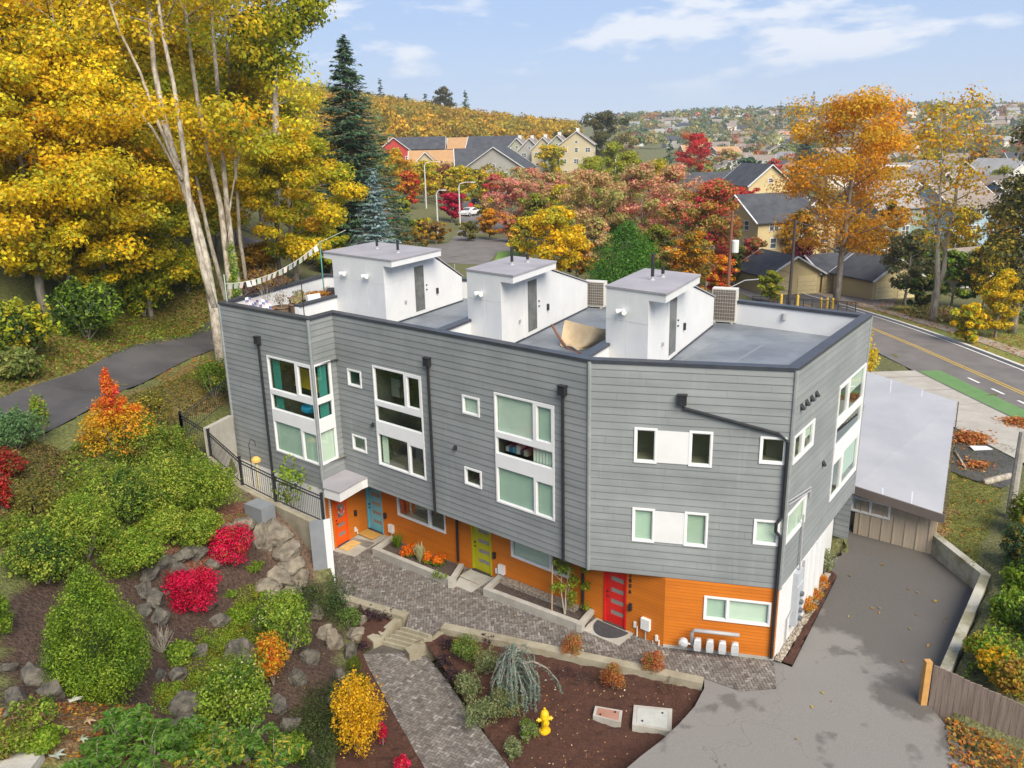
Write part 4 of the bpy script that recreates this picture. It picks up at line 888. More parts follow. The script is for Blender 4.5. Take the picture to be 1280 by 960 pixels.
# ------------------------------------------------------------------ drive walls, shed, timber fence
zr = lambda x, y: float(np.interp(y, [20, 26.5, 31, 33], [.50, .82, .88, .88]))
kerb('retaining_wall', [RW[0]+np.array([-1.5, .25]), RW[1], RW[2], RW[3]], .3, -1.2, zr, pm('mossy_concrete', (.42,.40,.34), (.20,.185,.12), .9, .9, .3, 9, lo=.42, hi=.6), 'mossy low concrete retaining wall bending round the far drive', 'wall')
WOODF = pm('weathered_fence', (.17,.125,.10), (.26,.205,.17), 1.6, .9, .4, 18, stretch=(6, 6, .5)); WOODN = pm('new_timber', (.50,.28,.09), (.42,.22,.07), 3, .8, .2, 20)
ta, tb = atz(1160, 885, -.1), atz(1290, 948, -.5); ta2 = atz(1172, 838, 1.5)
fw = thing('board_fence', 'weathered vertical board fence below the drive wall with one new orange post', 'fence', ta); o = fw.location[:]
dirf = (tb-ta); Lf = np.linalg.norm(dirf[:2]); nb = int(Lf/.15); rg = random.Random(3); mb = MB()
for k in range(nb+14):
    a = ta+dirf*(k/nb); b = ta+dirf*((k+.95)/nb); nn = np.array([-dirf[1], dirf[0]])/Lf*.02; h = 1.45+rg.uniform(-.015, .015)
    mb.prism([a[:2]-nn, b[:2]-nn, b[:2]+nn, a[:2]+nn], a[2]-.2, a[2]+h)
mb.build('boards', WOODF, fw, o)
mb = MB(); e = ta-dirf/Lf*.16; mb.box(e-[.09, .09, .3], e+[.09, .09, 1.5]); p = mb.build('post', WOODN, fw, o); p['label'] = 'new orange timber post'
mb = MB(); e2 = ta+dirf*.3
nn = np.array([-dirf[1], dirf[0], 0])/Lf*.05
for h in (.3, 1.2): mb.tube([ta+nn+[0, 0, h], ta+dirf*1.2+nn+[0, 0, h]], .045, 4)
mb.build('rail', WOODF, fw, o)
# shed with the white roof
sz = 2.9
sr = [atz(1068,607,2.35), atz(1178,643,2.0), atz(1196,502,3.0), atz(1078,462,3.3)]
sh = thing('flat_roof_shed', 'low beige board shed with a large white membrane roof behind the drive', 'shed', (*sr[0][:2], .3)); o = sh.location[:]
mb = MB(); A = [np.array(q) for q in sr]
back = [A[3], A[2]]
mb.add([*A, *[q-[0, 0, .16] for q in A]], [(0, 1, 2, 3), (7, 6, 5, 4), (0, 4, 5, 1), (1, 5, 6, 2), (2, 6, 7, 3), (3, 7, 4, 0)])
mb.build('roof', pm('white_roof', (.31,.312,.335), (.37,.372,.39), .4, .55, .05, 8), sh, o)
mb = MB(); FS = Face(A[0], A[1]); zt_ = lambda u: A[0][2]+(A[1][2]-A[0][2])*u/FS.len
mb.add([FS.pt(-.1, zt_(0)-.34, .08), FS.pt(FS.len+.1, zt_(FS.len)-.34, .08), FS.pt(FS.len+.1, zt_(FS.len)+.02, .08), FS.pt(-.1, zt_(0)+.02, .08), FS.pt(-.1, zt_(0)-.34, .01), FS.pt(FS.len+.1, zt_(FS.len)-.34, .01), FS.pt(FS.len+.1, zt_(FS.len)+.02, .01), FS.pt(-.1, zt_(0)+.02, .01)],
  [(0, 1, 2, 3), (7, 6, 5, 4), (0, 4, 5, 1), (2, 6, 7, 3), (1, 5, 6, 2), (0, 3, 7, 4)]); mb.build('fascia', pm('brown_fascia', (.13,.105,.095)), sh, o)
FS2 = Face(A[1], A[2]); mb = MB(); mb.add([FS2.pt(0, A[1][2]-.22, .05), FS2.pt(FS2.len, A[2][2]-.22, .05), FS2.pt(FS2.len, A[2][2]+.03, .05), FS2.pt(0, A[1][2]+.03, .05)], [(0, 1, 2, 3)])
for k in range(40): u = FS2.len*(k+.5)/40; FS2.box(mb, u-.03, u+.03, A[1][2]+(A[2][2]-A[1][2])*u/FS2.len-.1, A[1][2]+(A[2][2]-A[1][2])*u/FS2.len+.06, .05, .10)
mb.build('rake_edge', pm('brown_fascia', (.13,.105,.095)), sh, o)
mb = MB()
for q0, q1 in ((A[0], A[3]), (A[1], A[2])): pass
for k in (.33, .66): a = lerp(A[0], A[1], k); b = lerp(A[3], A[2], k); t = np.array([.04, .02, 0]); z_ = np.array([0, 0, .012]); mb.add([a-t+z_, a+t+z_, b+t+z_, b-t+z_], [(0, 1, 2, 3)])
mb.build('roof_seam', pm('seam_grey', (.50,.51,.56)), sh, o)
BEIGE = pm('beige_boards', (.42,.35,.27), (.37,.305,.235), 2, .85, .3, 10, stretch=(5, 5, .4))
def inx(q, k): c = (A[0]+A[1]+A[2]+A[3])/4; return q[:2]+(c[:2]-q[:2])/np.linalg.norm(c[:2]-q[:2])*k
ws = [inx(q, .5) for q in A]; mb = MB(); 
for i in range(4):
    a, b = ws[i], ws[(i+1) % 4]; za, zb_ = A[i][2]-.15, A[(i+1) % 4][2]-.15; F = Face(a, b)
    mb.add([(*a, -.6), (*b, -.6), (*b, zb_), (*a, za)], [(0, 1, 2, 3)])
    nbt = int(F.len/.4)
    for k in range(nbt): u = F.len*(k+.5)/nbt; z1_ = za+(zb_-za)*u/F.len; F.box(mb, u-.02, u+.02, -.6, z1_, .0, .03)
mb.build('board_wall', BEIGE, sh, o)
FW_ = Face(ws[0], ws[1]); a = FW_.px(1065, 618); b = FW_.px(1113, 643)
window(FW_, a[0], b[0], FW_.px(1066, 638)[1], FW_.px(1066, 619)[1]-.02, [(0, .48, 0, 1), (.52, 1, 0, 1)], blinds=[(0, 'white', 1), (1, 'white', 1)], depth=.6, parent=sh)
for c in list(sh.children):
    if c.name.startswith('window'): c.location = tuple(-np.array(o))
q = atz(1079, 512, 3.0); mb = MB(); mb.lathe([(.06, 0), (.06, .22), (.1, .23), (.1, .28)], q-[0, 0, .05], 8); mb.build('roof_vent', PIPE, sh, o)
# ------------------------------------------------------------------ gas meters, electric meters
GREYP = pm('meter_grey', (.50,.51,.52), (.42,.43,.44), 6, .45); 
u0, z0 = FC.px(866, 795); u1, _ = FC.px(921, 803); zpipe = .98
gm = thing('gas_meter_bank', 'grey gas header pipe with four meters and regulator low on the orange wall', 'gas meter', FC.pt((u0+u1)/2, 0, .3)); o = gm.location[:]
mb = MB(); zg = .02; mb.tube([FC.pt(u0-.02, zpipe-.55, .34), FC.pt(u0-.02, zpipe-.08, .34), FC.pt(u0+.06, zpipe, .34), FC.pt(u1+.05, zpipe, .34)], .062, 9); mb.build('header_pipe', PIPE, gm, o, True)
for k in range(4):
    uc = u0+.16+(u1-u0-.22)*k/3; m_ = MB(); zt_ = zpipe-.28
    sec = lambda hw, dpt, z_: [FC.pt(uc-hw, z_, .34+dpt), FC.pt(uc+hw, z_, .34+dpt), FC.pt(uc+hw, z_, .34-dpt), FC.pt(uc-hw, z_, .34-dpt)]
    lv = [(.05, .05, zt_), (.10, .09, zt_-.04), (.115, .10, zt_-.16), (.115, .10, zt_-.30), (.095, .085, zt_-.42)]
    vs = [p for l_ in lv for p in sec(*l_)]; fs = [(4*i+j, 4*i+(j+1) % 4, 4*i+4+(j+1) % 4, 4*i+4+j) for i in range(len(lv)-1) for j in range(4)]+[(0, 1, 2, 3), (19, 18, 17, 16)]
    m_.add(vs, fs); m = m_.build('meter', GREYP, gm, o)
    d = MB(); FC.box(d, uc-.06, uc+.06, zt_-.13, zt_-.05, .44, .455); d.build('dial', pm('dial_face', (.1,.1,.1), None, 4, .2), m)
    d = MB()
    for s_ in (-.06, .06): d.tube([FC.pt(uc+s_, zpipe-.05, .34), FC.pt(uc+s_, zt_+.0, .34)], .022, 6)
    d.build('riser_pipe', pm('brass_pipe', (.45,.36,.25)), m)
m_ = MB(); c = FC.pt(u0-.28, zpipe-.46, .42); 
ring_ = [(.02, -.09), (.13, -.08), (.15, -.03), (.15, .03), (.13, .08), (.05, .1)]
for i in range(len(ring_)-1): pass
m_.tube([FC.pt(u0-.28, zpipe-.46, .30), FC.pt(u0-.28, zpipe-.46, .34), FC.pt(u0-.28, zpipe-.46, .46), FC.pt(u0-.28, zpipe-.46, .50)], [.08, .15, .15, .07], 14); m_.tube([FC.pt(u0-.28, zpipe-.46, .38), FC.pt(u0-.02, zpipe-.52, .36), FC.pt(u0+.1, zpipe-.62, .36)], .03, 7); m_.build('regulator', GREYP, gm, o)
em = thing('electric_meter_bank', 'grey electric meter cabinet with sockets on the white side wall', 'electric meter', FD.pt(1.6, 0, .1)); o = em.location[:]
mb = MB(); FD.box(mb, 1.35, 1.95, .55, 2.0, .0, .20); FD.box(mb, 1.36, 1.94, 2.005, 2.45, .0, .16); mb.build('cabinet', pm('cabinet_grey', (.42,.44,.47)), em, o)
for k in range(4): mb = MB(); mb.tube([FD.pt(1.65, .75+.3*k, .20), FD.pt(1.65, .75+.3*k, .29), FD.pt(1.65, .75+.3*k, .31)], [.085, .085, .05], 12); mb.build('socket', pm('socket_dark', (.12,.13,.14), None, 3, .2), em, o)
for pth_, r_ in (([FD.pt(1.66, 2.45, .1), FD.pt(1.66, 4.4, .08)], .03), ([FD.pt(.9, .2, .05), FD.pt(.9, 1.0, .05), FD.pt(1.35, 1.1, .05)], .022), ([FD.pt(2.3, .2, .06), FD.pt(2.3, 2.5, .06)], .03)): mb = MB(); mb.tube(pth_, r_, 6); mb.build('conduit', PIPE, em, o)
# cable bracket on the side wall above the lower window
mb = MB(); a = FD.px(984, 642); b = FD.px(1011, 609)
for dz in (0, .12): mb.tube([FD.pt(.05, a[1]+.35+dz, .06), FD.pt(b[0], b[1]-.1+dz, .06), FD.pt(b[0], b[1]-.35+dz, .06)], .03, 5)
mb.build('service_cable', PIPE, bld)
# ------------------------------------------------------------------ hydrant, utility lids, mats
YEL = pm('hydrant_yellow', (.72,.46,.012), (.62,.38,.01), 5, .45)
hp = atz(681, 913, -.72); hp[2] = zbed(hp[0], hp[1])
hy = thing('fire_hydrant', 'yellow fire hydrant standing in the mulch bed by small shrubs', 'fire hydrant', hp)
mb = MB(); mb.lathe([(.17, -.06), (.17, .03), (.12, .04), (.115, .08), (.105, .1), (.105, .46), (.135, .47), (.135, .52), (.11, .53)], n=16); mb.build('barrel', YEL, hy)
mb = MB(); mb.lathe([(.125, .53), (.13, .56), (.115, .63), (.08, .69), (.035, .715), (.035, .78), (.02, .785)], n=16); mb.build('bonnet', YEL, hy)
for an, r_ in ((0.2, .055), (math.pi+.2, .055), (-math.pi/2+.2, .075)):
    d = np.array([math.cos(an), math.sin(an), 0]); mb = MB(); z_ = np.array([0, 0, .40]); mb.tube([d*.09+z_, d*.17+z_, d*.172+z_, d*.21+z_, d*.215+z_, d*.25+z_], [r_, r_, r_*1.25, r_*1.25, r_*.5, r_*.45], 10); mb.build('nozzle_cap', YEL, hy)
def lid(px4, name, label, cat, m1, m2, z=.0):
    q = [atz(*p, -.62) for p in px4]; q = [np.array([p[0], p[1]]) for p in q]; c = sum(q)/4; zc_ = zbed(*c)+.10
    l = thing(name, label, cat, (*c, zc_-.1)); mb = MB(); qi = [c+(p-c)*.80 for p in q]
    for i in range(4): mb.prism([q[i], q[(i+1) % 4], qi[(i+1) % 4], qi[i]], zc_-.2, zc_+.03)
    mb.build('collar', m1, l, l.location[:]); mb = MB(); mb.prism([c+(p-c)*.79 for p in q], zc_-.2, zc_+.022); mb.build('cover', m2, l, l.location[:])
    for k in (0, 2): mb = MB(); p = c+(q[k]-c)*.5; mb.lathe([(.035, 0), (.03, .02)], (*p, zc_+.022), 8); mb.build('lifting_bolt', BLACK, l, l.location[:])
lid([(741,902),(744,890),(778,896),(776,911)], 'valve_box', 'small reddish valve box lid set in the mulch beside the hydrant', 'utility lid', CONC, pm('red_plastic', (.30,.15,.105), (.36,.19,.14), 4, .7))
lid([(790,916),(792,891),(840,896),(839,925)], 'utility_vault', 'larger pale concrete vault lid set in the mulch near the drive', 'utility lid', CONC, pm('vault_cover', (.44,.45,.42), (.37,.38,.35), 5, .7, .3, 60))
def mat_(F, uc, w_, d_, z, m, label, round_=False):
    if round_: poly = [F.pt(uc-w_/2, 0, .12)[:2]]+[F.pt(uc+w_/2*math.cos(t), 0, .12+d_*math.sin(t))[:2] for t in np.linspace(math.pi, 0, 14)]+[F.pt(uc+w_/2, 0, .12)[:2]]
    else: poly = [F.pt(uc-w_/2, 0, .15)[:2], F.pt(uc+w_/2, 0, .15)[:2], F.pt(uc+w_/2, 0, .15+d_)[:2], F.pt(uc-w_/2, 0, .15+d_)[:2]]
    mb = MB(); mb.prism(poly[1:-1] if round_ else poly, z-.0, z+.022); return tag(recenter(mb.build('door_mat', m)), label, 'door mat', 'door mats')
COIR = pm('coir', (.52,.30,.075), (.42,.23,.05), 22, .95, .3, 60)
def slab(F, uc, w_, d_, label=None):
    mb = MB(); mb.prism([F.pt(uc-w_/2, 0, -.02)[:2], F.pt(uc+w_/2, 0, -.02)[:2], F.pt(uc+w_/2, 0, d_)[:2], F.pt(uc-w_/2, 0, d_)[:2]], -.4, lambda x, y: zpl(x)+.028); tag(recenter(mb.build('door_slab', CONC)), None, None, kind='structure')
umid = lambda d: (d[0]+d[1])/2
slab(FI, umid(dr_or), 1.3, 1.2); slab(FO, umid(dr_bl)+.1, 1.5, 1.25); slab(FO, umid(dr_ye), 1.2, 1.3); slab(FO, umid(dr_re), 1.5, .9)
mat_(FI, umid(dr_or), .85, .5, zpl(-7)+.03, pm('pale_coir', (.58,.42,.16), (.46,.28,.09), 5, .95), 'pale patterned door mat before the orange door')
mat_(FO, umid(dr_bl)+.05, .95, .55, zpl(-5)+.03, COIR, 'plain tan door mat before the blue door')
mat_(FO, umid(dr_ye)+.0, 1.0, .62, zpl(-1)+.03, CONC, 'pale grey door mat before the lime door')
mat_(FO, umid(dr_re), 1.25, .72, zpl(3)+.03, pm('dark_rubber', (.04,.04,.045), (.055,.055,.06), 6, .8), 'dark half round door mat before the red door', True)
# wreath on the orange door, small mushroom bird feeder
u, z = FI.px(425, 638); mb = MB()
rg = random.Random(2)
wr = []
for k in range(60):
    t = k/60*2*math.pi; wr.append((*FI.pt(u+.15*math.cos(t)+rg.uniform(-.03, .03), z+.15*math.sin(t)+rg.uniform(-.03, .03), .06+rg.uniform(0, .04)), .03, .03, .03))
me = clump_leaves(wr, 260, .06, [(.7,.7,.68,3), (.5,.04,.04,1), (.1,.12,.05,.6)], 3, 'wreath'); tag(recenter(link_mesh('door_wreath', me)), 'white and red wreath hanging on the orange door', 'wreath')
# ------------------------------------------------------------------ roof terrace things
def ac_unit(base, hgt, label, yaw):
    t = thing('air_conditioner', label, 'air conditioner', base, 'air conditioners beside the penthouses', yaw); mb = MB(); w_, d_ = .98, .40
    mb.box((-w_/2, -d_/2, .06), (w_/2, d_/2, hgt)); mb.build('casing', pm('ac_casing', (.62,.60,.55), (.56,.54,.49), 4, .5), t)
    mb = MB()
    for s_ in (-.35, .35): mb.box((s_-.05, -d_/2-.03, 0), (s_+.05, d_/2+.03, .058))
    mb.build('foot', CONC, t)
    mb = MB(); mb.box((-w_/2+.04, -d_/2-.012, .12), (w_/2-.04, -d_/2-.002, hgt-.05)); g = mb.build('coil', pm('coil_brown', (.10,.085,.07), (.15,.125,.10), 20, .6), t)
    mb = MB()
    for k in range(9): z_ = .13+k*(hgt-.2)/8.5; mb.box((-w_/2+.035, -d_/2-.028, z_), (w_/2-.035, -d_/2-.016, z_+.012))
    for k in range(10): x_ = -w_/2+.05+k*(w_-.1)/9; mb.box((x_-.004, -d_/2-.034, .12), (x_+.004, -d_/2-.029, hgt-.05))
    mb.build('grille', pm('wire_grey', (.45,.43,.39)), t)
    mb = MB()
    for k in range(12): z_ = .14+k*(hgt-.22)/12; mb.box((w_/2+.001, -d_/2+.05, z_), (w_/2+.018, d_/2-.05, z_+.025))
    mb.build('side_louvre', pm('ac_casing', (.62,.60,.55)), t)
    return t
yaw = math.atan2(r3[5][1], r3[5][0])-math.pi/2
q = atz(903, 404, DK); ac_unit((q[0]+.1, q[1]+.15, DK), 1.42, 'tall beige air conditioner beside the right penthouse', R(-25))
q = atz(744, 384, DK); ac_unit((q[0], q[1], DK), 1.2, 'beige air conditioner behind the middle penthouse', R(-25))
mb = MB(); u = FD.len; Fb = Face(P5, B2); q = Fb.px(984, 394); mb.tube([Fb.pt(q[0], q[1]+.12, -.30), Fb.pt(q[0], q[1]-.12, -.30)], .09, 10); mb.build('bulkhead_light', PIPE, bld)
# tarpaulin slung across the middle terrace
TARP = pm('tan_tarp', (.58,.43,.25), (.66,.51,.32), 2.5, .85, .3, 12)
ta_ = [atz(694, 404, DK+.75), atz(706, 400, DK+.8), atz(757, 412, DK+.9), atz(757, 428, DK+.15), atz(732, 440, DK+.08), atz(700, 430, DK+.1)]
nu, nv_ = 16, 10; mb = MB(); rg = np.random.default_rng(4); vs = []
for i in range(nu+1):
    for j in range(nv_+1):
        a, b = i/nu, j/nv_; top = lerp(ta_[1], ta_[2], a); bot = lerp(ta_[5], ta_[4], a) if a < .7 else lerp(lerp(ta_[5], ta_[4], .7), ta_[3], (a-.7)/.3)
        p = lerp(top, bot, b); p[2] += -.28*math.sin(math.pi*a)*math.sin(math.pi*min(1, b*1.1))+.05*math.sin(9*a+4*b)*b+rg.normal(0, .008); vs.append(p)
vs2 = [np.array(v)-[0, 0, .015] for v in vs]; W_ = nv_+1; fs = [(i*W_+j, i*W_+j+1, (i+1)*W_+j+1, (i+1)*W_+j) for i in range(nu) for j in range(nv_)]; off_ = len(vs)
mb.add(vs+vs2, fs+[tuple(off_+k for k in f[::-1]) for f in fs])
for v in mb.v: pass
tag(recenter(mb.build('tarpaulin', TARP, smooth=True)), 'sagging tan tarpaulin on the roof beside the middle penthouse', 'tarpaulin')
mb = MB(); q0, q1 = atz(693, 405, DK+.7), atz(734, 441, DK+.05); pts = [lerp(q0, q1, t)+np.array([-.1, -.1, -.35*math.sin(math.pi*t)]) for t in np.linspace(0, 1, 12)]; mb.tube(pts, .05, 6); tag(recenter(mb.build('pole', pm('red_brown_pole', (.22,.10,.06)), smooth=True)), 'bent red brown pole along the tarpaulin edge', 'pole')
# ------------------------------------------------------------------ planting helpers
DKGREEN = [(.035,.075,.018,2), (.06,.115,.022,2), (.09,.15,.03,1)]; MIDGREEN = [(.14,.24,.022,2), (.21,.32,.03,2), (.31,.40,.045,1.3), (.075,.145,.018,.8)]
LIME = [(.20,.31,.022,2), (.28,.39,.035,2), (.12,.21,.02,1)]; CRIMSON = [(.72,.008,.085,4), (.50,.006,.045,2.2), (.80,.04,.13,2), (.34,.01,.03,1), (.55,.10,.04,.6)]
YELLOW = [(.72,.42,.012,3), (.62,.34,.01,2), (.75,.50,.03,2), (.45,.26,.015,1)]; ORANGEP = [(.68,.22,.015,2), (.72,.32,.02,2), (.60,.13,.02,1), (.5,.35,.03,1)]
SPIREA = [(.48,.14,.05,3), (.52,.24,.07,2), (.32,.28,.05,2), (.40,.10,.06,1)]; OLIVEP = [(.17,.17,.035,2), (.24,.21,.04,2), (.12,.13,.03,1)]; SAGE = [(.20,.25,.10,2), (.29,.32,.15,2), (.15,.19,.07,1)]
BLUEC = [(.17,.27,.22,2), (.25,.36,.30,2), (.10,.17,.14,1)]; TAN = [(.24,.15,.07,2), (.16,.10,.06,2)]; PURPLE = [(.055,.035,.045,2), (.09,.05,.055,1)]
def ell_clumps(c, w, h, k, rng, rough=.18, flat=1.0, zlow=.12):
    out = []
    for _ in range(k):
        d = rng.normal(size=3); d /= np.linalg.norm(d)
        if d[2] < -.75: d[2] *= -1
        s = rng.uniform(.55, .80); r = rng.uniform(.26, .40)*max(.45, 1+rng.normal(0, rough))
        out.append([c[0]+d[0]*w/2*s, c[1]+d[1]*w/2*s, c[2]+h*(.5+.5*d[2]*s*.95), r*w/2*1.05, r*w/2*1.05, r*h/2*1.05])
        if rough > .2:                # loose sprigs standing out of the outline
            for _q in range(2):
                e = rng.normal(size=3); e[2] = abs(e[2])*1.2; e /= np.linalg.norm(e); q = rng.uniform(.85, 1.22); r2 = rng.uniform(.06, .13); out.append([c[0]+e[0]*w/2*q, c[1]+e[1]*w/2*q, c[2]+h*(.45+.55*e[2]*q), r2*w/2, r2*w/2, r2*h*.9])
    out.append([c[0], c[1], c[2]+h*.5, w*.36, w*.36, h*.38]); return out
def stems_mb(c, w, h, rng, k=6, r=.02):
    mb = MB()
    for _ in range(k):
        a = rng.uniform(0, 6.28); q = np.array([c[0]+math.cos(a)*w*.3, c[1]+math.sin(a)*w*.3, c[2]+h*rng.uniform(.5, .85)])
        mb.tube([np.array(c)-[0, 0, .08], lerp(c, q, .5)+rng.normal(0, .03*w, 3), q], [r, r*.7, r*.3], 5)
    return mb
_sd = [100]
def shrub(name, label, cat, base, w, h, pal, n, leaf, form='ball', group=None, stems=True, aspect=.6, up=.35, clumpcol=.6, k=None, extra=None, shell=3.):
    _sd[0] += 1; rng = np.random.default_rng(_sd[0]); base = np.asarray(base, float); c = (0, 0, 0)
    if form == 'ball': cl = ell_clumps(c, w, h, k or 22, rng, .12)
    elif form == 'loose': cl = ell_clumps(c, w*.95, h, k or 26, rng, .35)
    elif form == 'cone':
        cl = []
        for i in range(k or 46):
            t = rng.uniform(0.02, 1)**1.0; rr = w/2*min(1., (t/.3)**.45)*(1-t**2.3)*.84+.03; a = rng.uniform(0, 6.28); s = w*.17*(1.1-.6*t)
            cl.append([rr*math.cos(a), rr*math.sin(a), h*(t*.93+.05), s, s, s*1.35])
        cl += [[0, 0, h*.3, w*.3, w*.3, h*.3], [0, 0, h*.6, w*.2, w*.2, h*.3]]
    elif form == 'flat':
        cl = [[rng.uniform(-.5, .5)*w, rng.uniform(-.5, .5)*w, h*.35+rng.uniform(-.1, .1)*h, w*rng.uniform(.12, .22), w*rng.uniform(.12, .22), h*rng.uniform(.3, .5)] for _ in range(k or 18)]
    t = thing(name, label, cat, base, group)
    me = clump_leaves(cl, n, leaf, pal, _sd[0], 'foliage', up, aspect, shell, clumpcol); link_mesh('foliage', me, t)
    if stems: stems_mb((0, 0, 0), w, h, rng, 6, max(.008, w*.012)).build('stem', BARK, t)
    if extra: link_mesh(extra[0], clump_leaves(cl, extra[1], extra[2], extra[3], _sd[0]+7, extra[0], up, aspect, 8., .2), t)
    return t
def pxshrub(name, label, cat, cx, cy, wp, hp, pal, n, leaf, z=None, zf=None, low=.36, hs=1.0, **kw):
    b = hit(cx, cy+hp*low) if z is None else atz(cx, cy+hp*low, z)
    if zf: b[2] = zf(b[0], b[1])
    s = mpp(b); return shrub(name, label, cat, b, wp*s, hp*s*hs, pal, n, leaf, **kw)
# ---- rockery garden on the left
pxshrub('burning_bush', 'upper crimson burning bush beside the pale boulders', 'shrub', 293, 685, 59, 50, CRIMSON, 9000, .062, k=34, extra=('edge_leaves', 700, .06, OLIVEP))
pxshrub('burning_bush', 'lower crimson burning bush beside the stacked dark rocks', 'shrub', 245, 740, 68, 60, CRIMSON, 10000, .062, k=34, extra=('edge_leaves', 300, .06, [(.45,.02,.05)]))
pxshrub('conifer_shrub', 'tall bright green cone shaped conifer in the rockery', 'conifer', 130, 790, 118, 185, LIME+[(.07,.14,.015,1.5)], 42000, .062, form='cone', stems=False, k=120, hs=.95, low=.42, aspect=.45)
pxshrub('conifer_shrub', 'green cone shaped conifer cut by the left picture edge', 'conifer', -6, 763, 44, 82, LIME, 9000, .062, form='cone', stems=False, low=.42, aspect=.45)
YB = ('yellow_leaves', 420, .07, [(.55,.55,.18), (.6,.58,.35)])
pxshrub('rhododendron', 'round glossy green shrub with yellow leaf tips below the boulders', 'shrub', 362, 786, 82, 84, MIDGREEN, 7500, .085, extra=YB)
pxshrub('rhododendron', 'spreading glossy green shrub with yellow leaf tips nearest the bottom edge', 'shrub', 298, 870, 98, 82, MIDGREEN, 8500, .085, extra=YB, k=28)
pxshrub('deciduous_shrub', 'narrow orange and yellow shrub between two round green shrubs', 'shrub', 342, 830, 44, 68, ORANGEP+[(.68,.42,.03,3)], 2600, .075, form='loose')
pxshrub('deciduous_shrub', 'bright yellow feathery shrub beside the lower paver path', 'shrub', 449, 903, 60, 104, YELLOW, 8000, .065, form='loose', z=-.85, k=40)
pxshrub('deciduous_shrub', 'small pink red shrub half behind the yellow shrub', 'shrub', 479, 918, 15, 34, CRIMSON, 500, .06, z=-.9)
pxshrub('deciduous_shrub', 'pink red shrub at the bottom edge by the path', 'shrub', 503, 956, 22, 26, CRIMSON, 700, .06, z=-.9)
pxshrub('box_ball', 'upper of two small clipped olive balls beside the path', 'shrub', 443.5, 831, 23, 22, [(.11,.15,.012,2), (.15,.19,.018,1)], 2200, .035, z=-.75, stems=False)
pxshrub('box_ball', 'lower of two small clipped olive balls beside the path', 'shrub', 450, 852, 27, 24, [(.11,.15,.012,2), (.15,.19,.018,1)], 2500, .035, z=-.85, stems=False)
pxshrub('green_shrub', 'round mid green shrub in the mulch left of the steps', 'shrub', 436, 771, 32, 32, [(.10,.17,.03,2), (.15,.22,.05,2)], 2200, .06, z=-.5, zf=zbedl)
pxshrub('groundcover_shrub', 'dark trailing shrub at the foot of the grey wing wall', 'shrub', 402, 742, 62, 46, DKGREEN+[(.10,.12,.06)], 5200, .06, form='flat', stems=False, k=30)
pxshrub('groundcover_shrub', 'dark olive juniper mat spreading left of the yellow shrub', 'shrub', 400, 872, 95, 60, [(.05,.085,.02,2), (.075,.11,.03,2), (.11,.12,.04,1)], 15000, .05, form='flat', hs=.5, stems=False, k=60)
pxshrub('groundcover_shrub', 'dark olive juniper mat running to the bottom edge', 'shrub', 378, 925, 70, 60, [(.05,.085,.02,2), (.075,.11,.03,2), (.11,.12,.04,1)], 10000, .05, form='flat', hs=.45, stems=False, k=50)
for i, (x, y, w_, h_, lb) in enumerate([(318, 705, 20, 16, 'small low green tuft beside the upper crimson bush'), (320, 735, 28, 18, 'low yellow green heather by the lower boulders'), (305, 756, 26, 16, 'second low yellow green heather below the crimson bushes'), (268, 800, 66, 40, 'wide low yellow green heather patch in the rockery'), (245, 838, 50, 34, 'low green heather patch beside the bare shrub'), (210, 862, 36, 26, 'low green heather patch right of the tall cone conifer'), (288, 740, 14, 12, 'tiny green tuft between the crimson bushes'), (300, 790, 44, 30, 'low golden heather under the round glossy shrub')]):
    pxshrub('heather', lb, 'groundcover', x, y, w_, h_, LIME+[(.28,.25,.03,2)] if i not in (0, 6) else MIDGREEN, int(900+w_*70), .045, form='flat', stems=False, hs=.6, k=26)
b = hit(203, 815); mb = MB(); rg = np.random.default_rng(9)
for k in range(42):
    a = rg.uniform(0, 6.28); t = rg.uniform(.25, .75); L_ = rg.uniform(.5, .95); q = np.array([math.cos(a)*t, math.sin(a)*t, 1])*L_*.9; m1 = q*.5+rg.normal(0, .05, 3)
    mb.tube([(0, 0, -.05), m1, q], [.012, .008, .003], 4); mb.tube([m1, m1+(q-m1)*.6+rg.normal(0, .12, 3)], [.006, .002], 4)
o = mb.build('bare_shrub', PALEBARK); o.location = tuple(b); tag(o, 'leafless grey twiggy shrub beside the lower crimson bush', 'shrub')
# ---- rocks
def rock(name, label, base, w_, h_, seed, mat, group, d_=None, yaw=None):
    rg = np.random.default_rng(seed); bm = __import__('bmesh').new(); bmo = __import__('bmesh').ops; bmo.create_icosphere(bm, subdivisions=4, radius=1); from mathutils import noise as _no
    cuts = [(rg.normal(size=3), rg.uniform(.5, .85)) for _ in range(11)]; cuts = [(n_/np.linalg.norm(n_), d) for n_, d in cuts]; ph = rg.uniform(0, 6, 6)
    for v in bm.verts:
        p = np.array(v.co)
        for n_, d in cuts:
            e = p @ n_-d
            if e > 0: p = p-n_*e*.92
        q_ = Vector(p+ph[:3]); p = p*(1+.16*_no.noise(q_*1.7)+.09*_no.noise(q_*4.)+.05*_no.noise(q_*9.))
        v.co = p*np.array([w_/2, (d_ or w_*.75)/2, h_*.6])
    me = D.meshes.new(name); bm.to_mesh(me); bm.free(); me.materials.append(mat); o = link_mesh(name, me)
    o.location = (base[0], base[1], base[2]+h_*.22); o.rotation_euler = (rg.uniform(-.15, .15), rg.uniform(-.15, .15), rg.uniform(0, 6.28) if yaw is None else yaw); return tag(o, label, 'rock', group)
